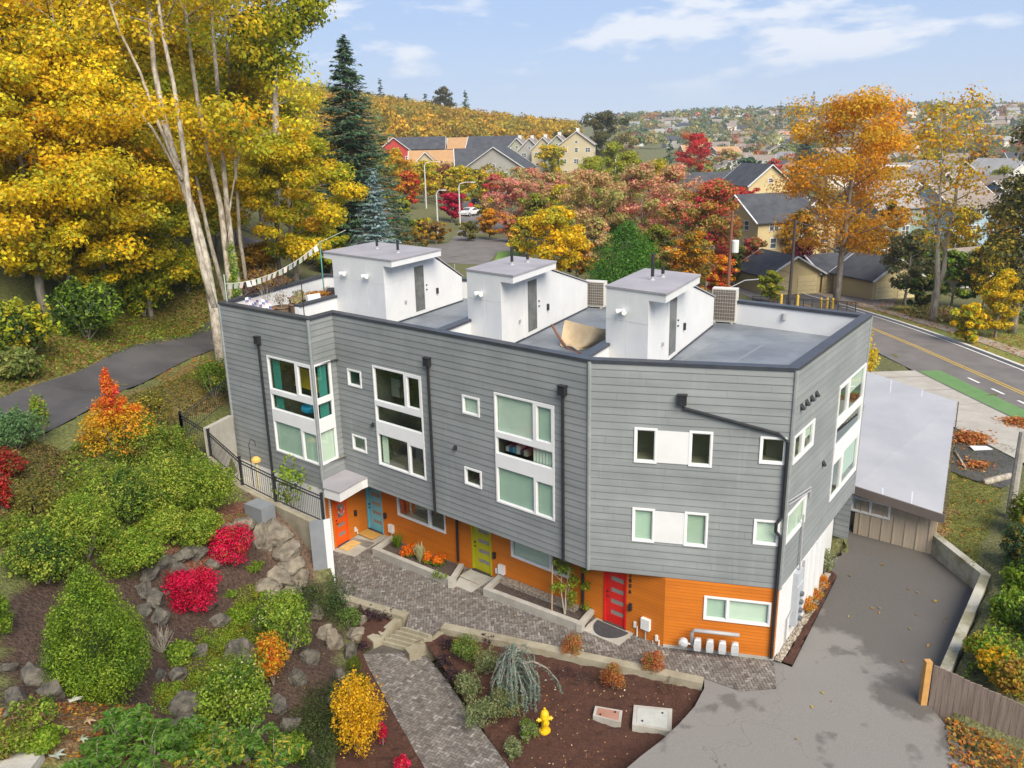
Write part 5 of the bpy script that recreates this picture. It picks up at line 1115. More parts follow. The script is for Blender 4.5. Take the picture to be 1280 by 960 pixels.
RB = [(345,667,46,44,'large pale upright boulder directly under the metal fence'), (362,690,44,32,'flat pale boulder right of the upright one'), (330,668,30,40,'pale wedge boulder left of the upright one'), (368,706,44,26,'long slab boulder against the grey wing wall'), (352,718,46,24,'leaning slab boulder lower in the pale stack'), (376,722,32,26,'small pale boulder at the foot of the stack'), (330,735,40,22,'flat cracked boulder below the pale stack'), (348,748,30,34,'dark edged boulder above the round shrub'), (366,738,26,22,'small boulder tucked beside the trailing shrub'), (306,655,38,22,'low grey boulder behind the upper crimson bush'), (325,640,24,18,'small grey boulder at the fence foot'), (286,662,24,14,'flat stone behind the upper crimson bush')]
for i, (x, y, w_, h_, lb) in enumerate(RB):
    b = hit(x, y+h_*.3); s = mpp(b); rock('boulder', lb, b, w_*s*1.1, h_*s, 40+i, ROCK, 'pale boulders below the fence')
RD = [(205,700,30,22), (222,712,30,20), (190,715,28,22), (180,735,28,26), (196,748,30,26), (200,768,28,22), (230,690,34,18), (183,760,22,20), (246,690,26,18), (214,735,20,20)]
for i, (x, y, w_, h_) in enumerate(RD):
    b = hit(x, y+h_*.3); s = mpp(b); rock('rock', 'dark rock in the stack left of the lower crimson bush, %s' % ['at its top', 'under the top rock', 'at its upper left', 'at its left middle', 'in its centre', 'at its lower end', 'nearest the upper bush', 'at its left foot', 'against the upper bush', 'right beside the lower bush'][i], b, w_*s*1.15, h_*s, 70+i, ROCKDARK, 'dark rocks of the rockery stack')
RE = [(302,822,40,48,'dark mossy ledge rock above the round glossy shrub'), (296,812,26,40,'upright dark ledge rock in the rockery'), (236,880,50,34,'dark ledge rock left of the spreading glossy shrub'), (262,862,36,24,'dark rock above the spreading glossy shrub'), (45,842,44,30,'dark rock left of the tall cone conifer'), (66,862,34,34,'mossy rock at the foot of the tall cone conifer'), (20,870,30,26,'dark rock near the left picture edge'), (12,835,20,16,'small dark stone at the left picture edge'), (60,825,26,20,'small grey rock behind the tall cone conifer'), (18,886,28,24,'dark rock above the leaf litter at the left'),
 (232,905,40,30,'brown rock over the feathery foreground leaves'), (420,800,22,40,'pale rock above the yellow shrub path edge'), (446,790,24,22,'white speckled rock beside the mulch strip'), (437,815,22,30,'grey rock below the white speckled one'), (424,850,20,36,'long grey rock left of the clipped balls'), (420,880,24,30,'grey rock left of the yellow shrub'), (412,918,28,36,'tall grey rock beside the juniper mat'), (395,945,30,28,'brown rock at the bottom edge'), (440,760,18,16,'small pale rock left of the steps'), (452,775,16,14,'tiny pale rock at the mulch edge')]
for i, (x, y, w_, h_, lb) in enumerate(RE):
    b = hit(x, y+h_*.25); s = mpp(b); rock('rock', lb, b, w_*s*1.1, h_*s, 130+i, ROCKDARK if i not in (11, 12, 18, 19) else ROCK, 'rocks of the garden edge')
b = hit(308, 640); s = mpp(b)
mb = MB(); q = [hit(318, 632), hit(341, 640)]; mb.box((-.5, -.32, -.3), (.5, .32, .62)); mb.box((-.44, -.26, .6), (.44, .26, .621)); o = mb.build('planter_box', pm('grey_render', (.17,.185,.20))); o.location = tuple(onT(hit(326, 648))); o.rotation_euler = (0, 0, R(-35)); tag(o, 'small grey rendered planter block among the boulders', 'planter')
RF = np.random.default_rng(77)
for i, (x, y, w_, h_, lb) in enumerate([(262,756,24,18,'mossy stone just right of the lower crimson bush'),(276,775,26,18,'dark stone in the golden heather'),(318,780,24,20,'dark stone beside the round glossy shrub'),(330,805,30,26,'dark ledge stone under the round glossy shrub'),(250,815,26,18,'dark stone above the bare ground patch'),(222,842,28,20,'dark stone right of the tall cone conifer'),(350,880,30,24,'dark stone right of the spreading glossy shrub'),(372,845,26,24,'grey stone under the narrow orange shrub'),(390,820,30,26,'grey stone at the top of the juniper mat'),(408,790,26,26,'pale stone under the trailing shrub'),(200,842,20,14,'small stone in the bare mulch'),(84,700,24,16,'small stone above the cone conifer'),(360,905,30,26,'dark stone in the juniper mat'),(395,765,26,20,'grey stone below the pale boulder stack'),(268,705,22,14,'small stone between the crimson bushes')]):
    b = hit(x, y+h_*.25); s = mpp(b); rock('rock', lb, b, w_*s*1.1, h_*s, 230+i, ROCKDARK if i not in (9, 13) else ROCK, 'rocks of the garden edge')
# ---- hydrant bed
zb_ = dict(z=-.55, zf=zbed)
pxshrub('clipped_shrub', 'round green clipped shrub nearest the steps', 'shrub', 584, 814, 40, 40, [(.12,.20,.03,2), (.17,.25,.05,2), (.30,.25,.05,.7)], 3200, .05, **zb_)
pxshrub('sage_shrub', 'small pale sage shrub under the green clipped one', 'shrub', 585, 853, 36, 32, SAGE, 2400, .05, form='loose', **zb_)
pxshrub('sage_shrub', 'pale sage shrub behind the weeping cedar', 'shrub', 609, 832, 34, 34, SAGE+[(.26,.24,.10)], 2200, .05, form='loose', **zb_)
pxshrub('sage_shrub', 'wide pale sage shrub in front of the weeping cedar', 'shrub', 600, 884, 50, 34, SAGE, 3400, .05, form='loose', **zb_)
pxshrub('sage_shrub', 'olive sage shrub under the cedar skirt', 'shrub', 633, 874, 46, 42, SAGE+[(.22,.20,.06,2)], 3200, .05, form='loose', **zb_)
pxshrub('sage_shrub', 'small sage shrub left of the hydrant', 'shrub', 661, 904, 30, 30, SAGE+MIDGREEN, 1800, .05, **zb_)
pxshrub('sage_shrub', 'small sage shrub at the bottom of the hydrant bed', 'shrub', 639, 922, 28, 30, SAGE, 1700, .05, **zb_)
pxshrub('spirea', 'orange tinted round shrub by the kerb, left of three', 'shrub', 716, 820, 31, 34, SPIREA, 2400, .045, **zb_)
pxshrub('spirea', 'orange tinted round shrub lowest of three, in the middle of the bed', 'shrub', 766, 854, 33, 38, SPIREA, 2600, .045, **zb_)
pxshrub('spirea', 'orange tinted round shrub by the kerb, right of three', 'shrub', 816, 843, 32, 34, SPIREA, 2500, .045, **zb_)
for i, (x, y, lb) in enumerate([(704, 846, 'dry dark twiggy perennial left of the lowest orange shrub'), (728, 850, 'dry dark perennial right of the twiggy one'), (836, 866, 'dry rust coloured perennial below the right orange shrub')]):
    pxshrub('dry_perennial', lb, 'plant', x, y, 22, 16, TAN if i == 2 else PURPLE+[(.16,.12,.12)], 420, .05, form='flat', stems=False, aspect=.2, **zb_)
for i, (x, y) in enumerate([(560, 808), (556, 826), (566, 840), (612, 806), (456, 766), (470, 770), (448, 800), (484, 772)]):
    left = x < 500
    pxshrub('heuchera', 'dark purple low plant %s' % ['by the step end block', 'left of the green clipped shrub', 'above the small sage shrub', 'between clipped shrub and cedar', 'in the upper mulch left of the steps', 'under the kerb left of the steps', 'by the pale end block', 'nearest the kerb corner'][i], 'plant', x, y, 17, 13, PURPLE, 260, .07, form='flat', stems=False, z=-.55, zf=zbedl if left else zbed)
# weeping blue cedar
b = atz(643, 880, -.7); b[2] = zbed(b[0], b[1]); t = thing('weeping_cedar', 'weeping blue cedar with drooping branches in the hydrant bed', 'conifer', b); rg = np.random.default_rng(12); mb = MB(); H_ = 1.85
mb.tube([(0, 0, -.1), (.05, 0, .7), (-.05, .05, 1.3), (.1, 0, H_)], [.06, .05, .04, .025], 7); PP, NN, AA = [], [], []
for k in range(74):
    a = rg.uniform(0, 6.28); z0_ = rg.uniform(.9, H_); r0 = rg.uniform(.25, .80)*(1.15-.2*abs(z0_-1.3)); pts = []
    zend = rg.uniform(.05, .45)
    for s in np.linspace(0, 1, 9):
        rr = r0*min(1, s*2.2)**.8; zz = z0_+.10*math.sin(min(1, s*2.6)*math.pi)-(z0_-zend)*max(0, (s-.22)/.78)**1.15; pts.append(np.array([rr*math.cos(a), rr*math.sin(a), zz])+rg.normal(0, .015, 3))
    mb.tube(pts, np.linspace(.014, .004, 9), 4)
    for s in range(8):
        for q in range(15):
            p = lerp(pts[s], pts[s+1], rg.uniform()); PP.append(p+rg.normal(0, .022, 3)); AA.append((pts[s+1]-pts[s])/np.linalg.norm(pts[s+1]-pts[s])+rg.normal(0, .5, 3)); NN.append(rg.normal(size=3)+[math.cos(a), math.sin(a), .4])
# one long arm reaching right
pts = [np.array([.1, 0, 1.35]), np.array([.6, -.1, 1.5]), np.array([1.0, -.15, 1.3]), np.array([1.35, -.2, .85]), np.array([1.42, -.2, .5])]; mb.tube(pts, [.03, .025, .02, .012, .005], 5)
for s in range(4):
    for q in range(60): p = lerp(pts[s], pts[s+1], rg.uniform()); PP.append(p+rg.normal(0, .03, 3)-[0, 0, rg.uniform(0, .12)]); AA.append((pts[s+1]-pts[s])+rg.normal(0, .4, 3)); NN.append(rg.normal(size=3))
mb.build('trunk', BARK, t); PP = np.array(PP); link_mesh('foliage', leaf_mesh('foliage', PP, np.array(NN), .075, pick(BLUEC, len(PP), rg), .28, .1, rg, np.array(AA)), t)
# ---- planters by the wall
def inplanter(px, py): p = atz(px, py, .0); p[2] = zpl(p[0])+.14; return p
def mum(px, py, w_, lb):
    b = inplanter(px, py); t = thing('chrysanthemum', lb, 'flowers', b, 'chrysanthemums in the blue door planter'); cl = ell_clumps((0, 0, 0), w_, .5, 14, np.random.default_rng(int(px))); 
    link_mesh('leaves', clump_leaves([[0, 0, .14, w_*.42, w_*.42, .16]], 500, .08, MIDGREEN, int(px)), t); link_mesh('blooms', clump_leaves(cl, 1500, .055, [(.70,.15,.01,2), (.75,.24,.012,3), (.62,.08,.01,1)], int(px)+1, shell=6, aspect=.9), t)
mum(513, 692, .72, 'orange chrysanthemum nearer the blue door'); mum(534, 703, .42, 'dark orange chrysanthemum in the planter middle'); mum(548, 705, .72, 'golden orange chrysanthemum near the downspout')
def blades(name, lb, b, n, h, pal, seed, spread=.5, wd=.03, cat='plant'):
    rg = np.random.default_rng(seed); a = rg.uniform(0, 6.28, n); t_ = rg.uniform(.1, spread, n); L_ = h*rng_u(rg, n); A = np.c_[np.cos(a)*t_, np.sin(a)*t_, np.ones(n)]; A /= np.linalg.norm(A, axis=1, keepdims=True)
    P = A*L_[:, None]*.5+np.c_[rg.normal(0, .04, n), rg.normal(0, .04, n), np.zeros(n)]; N_ = np.cross(A, rg.normal(size=(n, 3)))
    me = leaf_mesh(name, P, N_, L_/1.0, pick(pal, n, rg), wd, .0, rg, A); o = link_mesh(name, me); o.location = tuple(b); return tag(o, lb, cat)
def rng_u(rg, n): return rg.uniform(.6, 1.05, n)
blades('ornamental_grass', 'spiky green grass clump at the planter corner by the blue door', inplanter(497, 682), 160, .62, MIDGREEN, 3, .7, .06)
blades('pale_spike_plant', 'pale cream plant between the chrysanthemums', inplanter(526, 700), 120, .7, [(.55,.52,.30), (.45,.46,.24)], 4, .4, .12)
pxshrub('low_plant', 'low green plant at the planter end under the downspout', 'plant', 550, 717, 18, 10, MIDGREEN, 260, .06, z=.1, stems=False, form='flat')
# slender young tree in the second planter
b = inplanter(706, 772); t = thing('young_tree', 'slender staked young tree with light green leaves before the orange wall', 'tree', b); mb = MB(); rg = np.random.default_rng(6); cl = []
for k in range(4): mb.tube([(0, 0, -.1), (rg.normal(0, .15), rg.normal(0, .1), .9), (rg.normal(.1, .3), rg.normal(0, .15), 1.9)], [.03, .022, .008], 6)
for k in range(26): cl.append([rg.normal(.25, .36), rg.normal(0, .18), rg.uniform(.35, 2.0), .18, .18, .16])
mb.build('trunk', PALEBARK, t); link_mesh('foliage', clump_leaves(cl, 1500, .085, LIME+[(.36,.30,.03,1.5)], 6), t); mb = MB(); mb.tube([(-.45, 0, -.1), (-.42, 0, 1.9)], .022, 6); mb.build('stake', pm('stake', (.45,.33,.2)), t)
# ---- drive-side strip
zs = lambda x, y: zdrive(x, y)+.08
pxshrub('spirea', 'small orange shrub beside the drive, nearest the camera', 'shrub', 1007, 759, 26, 24, ORANGEP+[(.35,.30,.04,2)], 1500, .05, z=0, zf=zs)
pxshrub('spirea', 'small orange shrub beside the drive, in the middle', 'shrub', 1016, 747, 24, 20, ORANGEP+[(.35,.30,.04,2)], 1300, .05, z=0, zf=zs)
pxshrub('spirea', 'small orange shrub beside the drive, farthest away', 'shrub', 1024, 733, 26, 24, ORANGEP+[(.40,.25,.04,1)], 1500, .05, z=0, zf=zs)
pxshrub('variegated_shrub', 'thin grey green shrub at the end of the drive strip', 'shrub', 1029, 706, 26, 32, SAGE+[(.35,.36,.22,2)], 800, .07, form='loose', z=0, zf=zs)
# ---- wild bank on the left: bushes that can be told apart
BANK = [(258,612,74,70,'leafy green bush crowding against the metal fence',MIDGREEN),(215,565,64,64,'green bush below the end of the fence',MIDGREEN+OLIVEP),(210,610,90,90,'tall mid green bush in the middle of the bank',MIDGREEN),(250,662,66,46,'low green bush at the mulch edge',LIME),(160,625,90,80,'dark green bush behind the cone conifer',MIDGREEN+DKGREEN),(110,665,90,90,'broad green bush above the cone conifer',MIDGREEN),(165,690,80,60,'green bush above the dark rock stack',LIME+MIDGREEN),(60,700,80,80,'tangled green bush at the left of the bank',MIDGREEN+DKGREEN),(205,660,60,50,'small yellow green bush low on the bank',LIME),(222,625,56,56,'yellow green bush beside the fence bushes',LIME+MIDGREEN),(185,560,70,70,'green bush under the flame coloured shrub',MIDGREEN+OLIVEP)]
for i, (x, y, w_, h_, lb, pal) in enumerate(BANK):
    pxshrub('wild_bush', lb, 'bush', x, y, w_, h_, pal+[(.40,.42,.06,2.2), (.28,.38,.05,1.5)], 11500, .075, form='loose', k=44, hs=.85)
fl_ = pxshrub('flame_shrub', 'tall flame coloured shrub, red at the tip and yellow below, at the road edge', 'shrub', 150, 545, 92, 70, [(.70,.42,.02,3), (.68,.28,.02,3), (.56,.44,.03,2)], 6500, .085, form='loose', k=30, low=.4)
_s = mpp(fl_.location); _rg = np.random.default_rng(5); _cl = []
for k in range(34): t_ = _rg.uniform(0, 1); _w = 26*_s*(1.05-t_)*1.0; _cl.append([_rg.normal(0, .5)*_w, _rg.normal(0, .5)*_w, 48*_s+t_*64*_s, .15+.12*(1-t_), .15+.12*(1-t_), .22])
link_mesh('tip_foliage', clump_leaves(_cl, 5200, .08, [(.72,.13,.03,3), (.74,.24,.02,2.5), (.70,.06,.07,1.6)], 771, 'tip_foliage'), fl_)
pxshrub('wild_bush', 'yellow olive bush right of the flame coloured shrub', 'bush', 195, 520, 44, 50, OLIVEP+[(.4,.34,.04,2)], 2200, .09, form='loose')
pxshrub('wild_bush', 'grey green bush at the left edge below the road', 'bush', 22, 545, 70, 50, [(.10,.20,.07,2), (.16,.27,.10,2)], 3200, .11, form='loose')
pxshrub('wild_bush', 'yellow green sapling beside the road edge', 'bush', 55, 530, 26, 56, LIME+[(.35,.33,.04,2)], 900, .10, form='loose')
pxshrub('wild_bush', 'dark red bush at the left edge, upper one', 'bush', 12, 585, 44, 38, [(.42,.02,.02,2), (.30,.05,.03,2), (.2,.16,.04,1)], 2200, .09, form='loose')
pxshrub('wild_bush', 'dark red bush at the left edge, lower one', 'bush', 4, 620, 30, 50, [(.46,.03,.02,2), (.30,.05,.03,2)], 1800, .09, form='loose')
pxshrub('wild_bush', 'olive bush above the road fence corner', 'bush', 268, 480, 50, 50, MIDGREEN+[(.3,.28,.04,1)], 2600, .09, form='loose')
pxshrub('wild_bush', 'low olive scrub on the bank below the red bushes', 'bush', 55, 630, 60, 50, OLIVEP, 2600, .09, form='loose')
# ---- foreground leaves along the bottom edge
FERN = [(.07,.17,.02,2), (.12,.24,.03,2), (.18,.30,.05,1)]
def sumac(px, py, zt, lb, h, seed, pal, nb=26):
    b = hit(px, py); t = thing('foreground_plant', lb, 'plant', b, 'feathery plants along the bottom edge'); rg = np.random.default_rng(seed); mb = MB(); PP, NN, AA = [], [], []
    for k in range(nb):
        a = rg.uniform(0, 6.28); r_ = rg.uniform(.15, .75)*h; z_ = h*rg.uniform(.45, 1.0); p1 = np.array([math.cos(a)*r_*.4, math.sin(a)*r_*.4, z_*.8]); p2 = np.array([math.cos(a)*r_, math.sin(a)*r_, z_]); p3 = p2+np.array([math.cos(a), math.sin(a), -.5])*.32*h*.5
        pts = [np.zeros(3), p1, p2, p3]; mb.tube(pts, [.012, .009, .006, .002], 4)
        for s in (1, 2):
            d = pts[s+1]-pts[s]; d /= np.linalg.norm(d); side = np.cross(d, [0, 0, 1]); side /= np.linalg.norm(side)+1e-6
            for q in range(12):
                for sg in (-1, 1): PP.append(lerp(pts[s], pts[s+1], (q+.5)/12)+side*sg*.065); AA.append(side*sg+d*.5+rg.normal(0, .15, 3)); NN.append(np.array([0, 0, 1])+rg.normal(0, .3, 3))
    mb.build('stem', BARK, t); PP = np.array(PP); link_mesh('foliage', leaf_mesh('foliage', PP, np.array(NN), .15, pick(pal, len(PP), rg), .34, .15, rg, np.array(AA)), t)
for i, (x, y, lb, h) in enumerate([(150, 925, 'feathery green plant below the cone conifer', .9), (190, 950, 'feathery green plant nearest the bottom left', .9), (225, 930, 'feathery green plant over the brown rock', .8), (270, 955, 'yellow tipped feathery plant at the bottom edge', 1.0), (310, 945, 'feathery green plant below the spreading shrub', .9), (345, 960, 'tall pointed leaf plant at the bottom edge', .9), (125, 955, 'feathery plant in the bottom left leaf litter', .7)]):
    sumac(x, y+10, 0, lb, h, 60+i, FERN+([(.45,.40,.05,1.5)] if i in (3, 5) else []))
# big pale fallen maple leaves low in the left corner
def bigleaf(px, py, lb, s, seed, colr):
    b = hit(px, py); rg = np.random.default_rng(seed); pts = []
    for k in range(5):
        a = -.9*math.pi/1.6*(k-2)/2+math.pi/2
        for da, rr in ((-.28, .5), (-.14, .75), (0, 1.0), (.14, .75), (.28, .5)): pts.append((math.cos(a-da)*rr*(1-.13*abs(k-2)), math.sin(a-da)*rr*(1-.13*abs(k-2))))
    pts.append((.05, -.12)); pts.insert(0, (-.05, -.12)) if False else None
    mb = MB(); vs = [(x*s, y*s, .08*s*math.sin(4*x+3*y)) for x, y in pts]; n = len(vs); mb.add([(0, 0, .06*s)]+vs, [(0, i+1, (i+1) % n+1) for i in range(n)]); o = mb.build('fallen_leaf', pm('pale_leaf%d' % seed, colr)); sol = o.modifiers.new('thick', 'SOLIDIFY'); sol.thickness = .006
    o.location = tuple(b+np.array([0, 0, .10])); o.rotation_euler = (rg.uniform(-.35, .0), rg.uniform(-.12, .12), rg.uniform(0, 6)); tag(o, lb, 'leaf', 'big pale leaves in the bottom left corner')
for i, (x, y, lb, s) in enumerate([(93, 880, 'whitish large leaf nearest the cone conifer', .27), (82, 917, 'pale peach large leaf in the leaf litter', .22), (110, 905, 'tan large leaf right of the peach one', .20), (103, 928, 'greenish large leaf by the feathery plants', .19), (70, 950, 'grey green large leaf at the bottom edge', .25), (48, 945, 'teal tinted leaf at the bottom edge', .17)]):
    bigleaf(x, y, lb, s, i, [(.46,.47,.40), (.44,.34,.22), (.36,.26,.14), (.30,.33,.22), (.28,.32,.26), (.24,.34,.29)][i])
a, b_ = hit(-5, 952), hit(42, 958); mb = MB(); mb.box((-.45, -.3, -.3), (.45, .3, .1)); o = mb.build('stone_slab', CONC); o.location = tuple(hit(18, 958)); tag(o, 'pale stone slab in the bottom left corner', 'slab')
# ---- scatter: ground cover and leaf litter (nobody could count it)
def scatter(name, pxpoly, n, size, pal, seed, up=1.5, lift=.03, aspect=.6, z=None, zf=None, spread=.6):
    rg = np.random.default_rng(seed); q = np.array([(hit(*p) if z is None else atz(*p, z))[:2] for p in pxpoly]); lo, hi = q.min(0), q.max(0); P = rg.uniform(lo, hi, (n*3, 2)); P = P[inpoly(P, q.tolist())][:n]
    d = [np.linalg.norm(P-c, axis=1) for c in rg.uniform(lo, hi, (1, 2))]
    zz = terr(P[:, 0], P[:, 1]) if zf is None else np.array([zf(*p) for p in P]); P = np.c_[P, zz+lift*rg.uniform(.2, 1.8, len(P))]
    me = leaf_mesh(name, P, rg.normal(0, spread, (len(P), 3))+[0, 0, up], size, pick(pal, len(P), rg, .2), aspect, .25, rg); o = link_mesh(name, me); return tag(o, None, None, kind='stuff')
LEAFL = [(.50,.20,.03,3), (.42,.14,.03,2), (.36,.26,.06,2), (.28,.12,.05,2), (.55,.34,.04,1)]
scatter('leaf_litter', [(0,500),(0,440),(120,385),(255,345),(300,380),(275,405),(120,455)], 3200, .14, LEAFL, 1)
scatter('bank_grass', [(0,500),(0,440),(120,385),(255,345),(300,380),(275,405),(120,455)], 9000, .16, LIME+OLIVEP, 41, .5, .12, .4)
scatter('leaf_litter', [(190,470),(272,432),(295,500),(230,520)], 900, .12, LEAFL, 2)
scatter('roadside_grass', [(40,600),(140,505),(272,450),(290,500),(240,520),(150,560)], 9000, .13, OLIVEP+[(.2,.22,.05,1), (.35,.22,.06,1)], 3, .6, .08, .25)
scatter('roadside_grass', [(0,690),(0,545),(100,575),(110,640)], 6000, .14, OLIVEP+TAN, 4, .6, .08, .3)
scatter('leaf_litter', [(0,890),(180,880),(240,960),(0,960)], 1600, .09, LEAFL+TAN, 5)
scatter('ground_ivy', [(150,690),(60,640),(90,560),(220,540),(300,600),(255,640)], 6000, .11, MIDGREEN, 6, .8, .12)
scatter('leaf_litter', [(60,790),(180,690),(300,625),(395,655),(400,735),(430,800),(400,960),(300,960),(200,900)], 1300, .05, TAN+[(.5,.35,.1,.8), (.55,.5,.4,.5)], 7)
scatter('leaf_litter', [(560,820),(870,860),(850,915),(800,960),(660,960)], 260, .055, [(.6,.42,.2,2), (.5,.22,.08,1), (.7,.6,.45,1)], 8, z=-.5, zf=zbed)
scatter('leaf_litter', [(1030,680),(1200,700),(1150,900),(900,950)], 26, .13, [(.5,.25,.05), (.45,.35,.05)], 9, z=0, zf=zdrive)
scatter('leaf_litter', [(420,690),(600,730),(860,835),(700,790),(500,760)], 130, .06, [(.5,.3,.1), (.55,.45,.3)], 10, z=-.1, zf=lambda x, y: zpl(x)+.01)
scatter('moss_carpet', [(250,800),(300,760),(335,770),(330,800),(290,830),(262,850),(235,860),(225,840)], 5200, .05, LIME+[(.3,.28,.04,2)], 31, .8, .04, .5)
scatter('moss_carpet', [(300,735),(330,725),(345,745),(310,765),(285,770)], 1800, .05, LIME+[(.3,.28,.04,2)], 32, .8, .04, .5)
scatter('moss_carpet', [(180,690),(240,650),(310,640),(330,668),(250,700)], 1500, .06, MIDGREEN+TAN, 33, .8, .04, .5)
scatter('moss_carpet', [(190,855),(260,850),(240,900),(190,890)], 1500, .05, MIDGREEN, 34, .8, .04, .5)
scatter('bark_litter', [(150,700),(255,640),(310,628),(330,660),(240,720)], 1800, .06, [(.34,.14,.07,2), (.24,.10,.06,2), (.4,.22,.1,1)], 35)
scatter('ground_ivy', [(1250,745),(1262,660),(1290,620),(1310,830),(1205,850),(1225,800)], 9000, .13, LIME+MIDGREEN+[(.4,.36,.05,1)], 36, .8, .15, .5)
# ---- lawn and thicket right of the drive
scatter('lawn_grass', [(1135,655),(1200,545),(1270,560),(1250,640),(1215,715)], 7000, .10, [(.17,.20,.035,2), (.24,.24,.05,2), (.12,.15,.03,1)], 11, .5, .05, .2)
scatter('leaf_litter', [(1140,655),(1200,550),(1265,570),(1225,700)], 420, .13, LEAFL, 12)
TH = [(1205,640,0,0)]
for i, (x, y, w_, h_, lb, pal) in enumerate([(1272,690,44,60,'blue green bush beyond the drive wall',[(.08,.16,.07,2),(.12,.2,.09,1)]),(1284,650,50,60,'yellow green bush above the drive wall',LIME+OLIVEP),(1300,722,56,66,'mid green bush at the right edge',MIDGREEN),(1262,764,46,42,'bright green ivy bush overhanging the drive wall',LIME+MIDGREEN),(1232,814,44,32,'yellow green vine topping the board fence',LIME+[(.45,.38,.04,2)]),(1250,838,54,40,'golden vine spilling over the board fence',YELLOW+LIME),(1268,855,50,50,'golden brown vine at the fence right end',[(.5,.33,.04,2),(.4,.22,.04,2),(.3,.28,.04,2)]),(1298,785,54,54,'dark green bush at the right edge above the vines',DKGREEN+MIDGREEN),(1272,730,40,36,'yellow green bush in the middle of the thicket',LIME),(1272,690,40,60,'orange tinted sapling at the right edge',OLIVEP+[(.5,.3,.04,2)])]):
    pxshrub('thicket_bush', lb, 'bush', x, y, w_, h_, pal, 3600, .11, form='loose', k=26, z=.7 if y > 700 else .8)
scatter('leaf_litter', [(1180,900),(1280,945),(1280,1000),(1190,980)], 700, .12, LEAFL, 13, z=-.2, zf=lambda x, y: -.05)
for i, (x, y, w_, h_, lb, pal) in enumerate([(40,895,60,40,'low green bush at the bottom left above the pale leaves',MIDGREEN+TAN),(20,925,50,36,'olive bush over the stone slab',OLIVEP+LIME),(60,925,44,30,'yellow green bush among the pale leaves',LIME),(165,905,50,34,'green bush at the foot of the cone conifer',MIDGREEN),(255,925,60,40,'bright green bush behind the foreground feathery leaves',LIME+MIDGREEN),(360,935,50,36,'green bush at the bottom beside the juniper mat',MIDGREEN),(90,640,70,50,'lime bush on the upper left bank',LIME),(30,665,70,50,'yellow olive bush at the left of the bank',LIME+OLIVEP),(130,600,60,46,'lime bush under the flame coloured shrub',LIME+OLIVEP),(300,770,40,24,'low lime plant left of the round glossy shrub',LIME),(225,815,40,24,'low green plant by the bare twiggy shrub',MIDGREEN)]):
    pxshrub('wild_bush' if i not in (9, 10) else 'low_plant', lb, 'bush' if i not in (9, 10) else 'plant', x, y, w_, h_, pal, 4200, .07, form='loose', k=30, hs=.8)
# ------------------------------------------------------------------ trees
def tree_geo(h, r, seed, cb=.3, cw=.35, stems=1, spread=.12, nl=16, lean=(0, 0), sides=7, top=.96, bare=0., droop=0.):
    """returns trunk MB and leaf clumps of a broadleaf tree of height h at the origin; cb = crown base, cw = crown half width (fractions of h)"""
    rg = np.random.default_rng(seed); mb = MB(); cl = []
    for s in range(stems):
        a0 = 2*math.pi*s/stems+rg.uniform(-.4, .4); tilt = (spread if stems > 1 else .02); pts = []; hh = h*(1-.08*s/max(1, stems))
        for t in np.linspace(0, 1, 9): pts.append(np.array([lean[0]*t*h+math.cos(a0)*tilt*t**1.2*h+rg.normal(0, .006*h)*(t > 0), lean[1]*t*h+math.sin(a0)*tilt*t**1.2*h+rg.normal(0, .006*h)*(t > 0), hh*top*t-(.3 if t == 0 else 0)]))
        rad = [r*(1-.9*t)*(1.25 if t == 0 else 1)/(1 if stems == 1 else stems**.4) for t in np.linspace(0, 1, 9)]; mb.tube(pts, rad, sides)
        P = np.array(pts); n_ = max(4, nl//stems)
        for k in range(n_):
            t = cb+(1-cb)*(k+rg.uniform(0, .9))/n_; t = min(t, .98); i = min(7, int(t*8)); p0 = lerp(P[i], P[i+1], t*8-i); a = k*2.4+rg.uniform(-.5, .5)+a0
            env = math.sin(math.pi*min(1, max(.05, (t-cb)/(1-cb)*.80+.18)))**.75; L_ = cw*h*env*rg.uniform(.65, 1.1)*(1 if stems == 1 else .8); rise = L_*rg.uniform(.25, .75)*(1-droop)
            p3 = p0+np.array([math.cos(a)*L_, math.sin(a)*L_, rise]); p1 = lerp(p0, p3, .45)+np.array([0, 0, L_*.06])+rg.normal(0, .03*L_, 3); rr = max(.012, rad[i]*.42)
            mb.tube([p0, p1, p3], [rr, rr*.6, rr*.18], 5)
            for b in range(3):
                q0 = lerp(p0, p3, rg.uniform(.4, .95)); q1 = q0+np.array([rg.normal(0, .35), rg.normal(0, .35), rg.uniform(.0, .35)])*L_*.6; mb.tube([q0, q1], [rr*.4, rr*.1], 4); 
                if rg.uniform() > bare: s_ = h*rg.uniform(.045, .085); cl.append([*q1, s_*1.25, s_*1.25, s_*.75])
            if rg.uniform() > bare: s_ = h*rg.uniform(.05, .09); cl.append([*p3, s_*1.25, s_*1.25, s_*.8])
            if rg.uniform() > bare*1.5: s_ = h*.06; cl.append([*p1, s_*1.2, s_*1.2, s_*.8])
        if bare < .9: cl.append([*pts[-1], h*.06, h*.06, h*.06])
    return mb, cl
def tree(name, label, base, h, r, pal, n, leaf, seed, group=None, bark=None, cat='tree', trim=None, **kw):
    cc_ = kw.pop('clumpcol', .65); mb, cl = tree_geo(h, r, seed, **kw); t = thing(name, label, cat, base, group); mb.build('trunk', bark or BARK, t, smooth=True)
    if cl and n: link_mesh('crown', clump_leaves(cl, n, leaf, pal, seed, 'crown', .55, .7, 2.6, cc_), t)
    return t
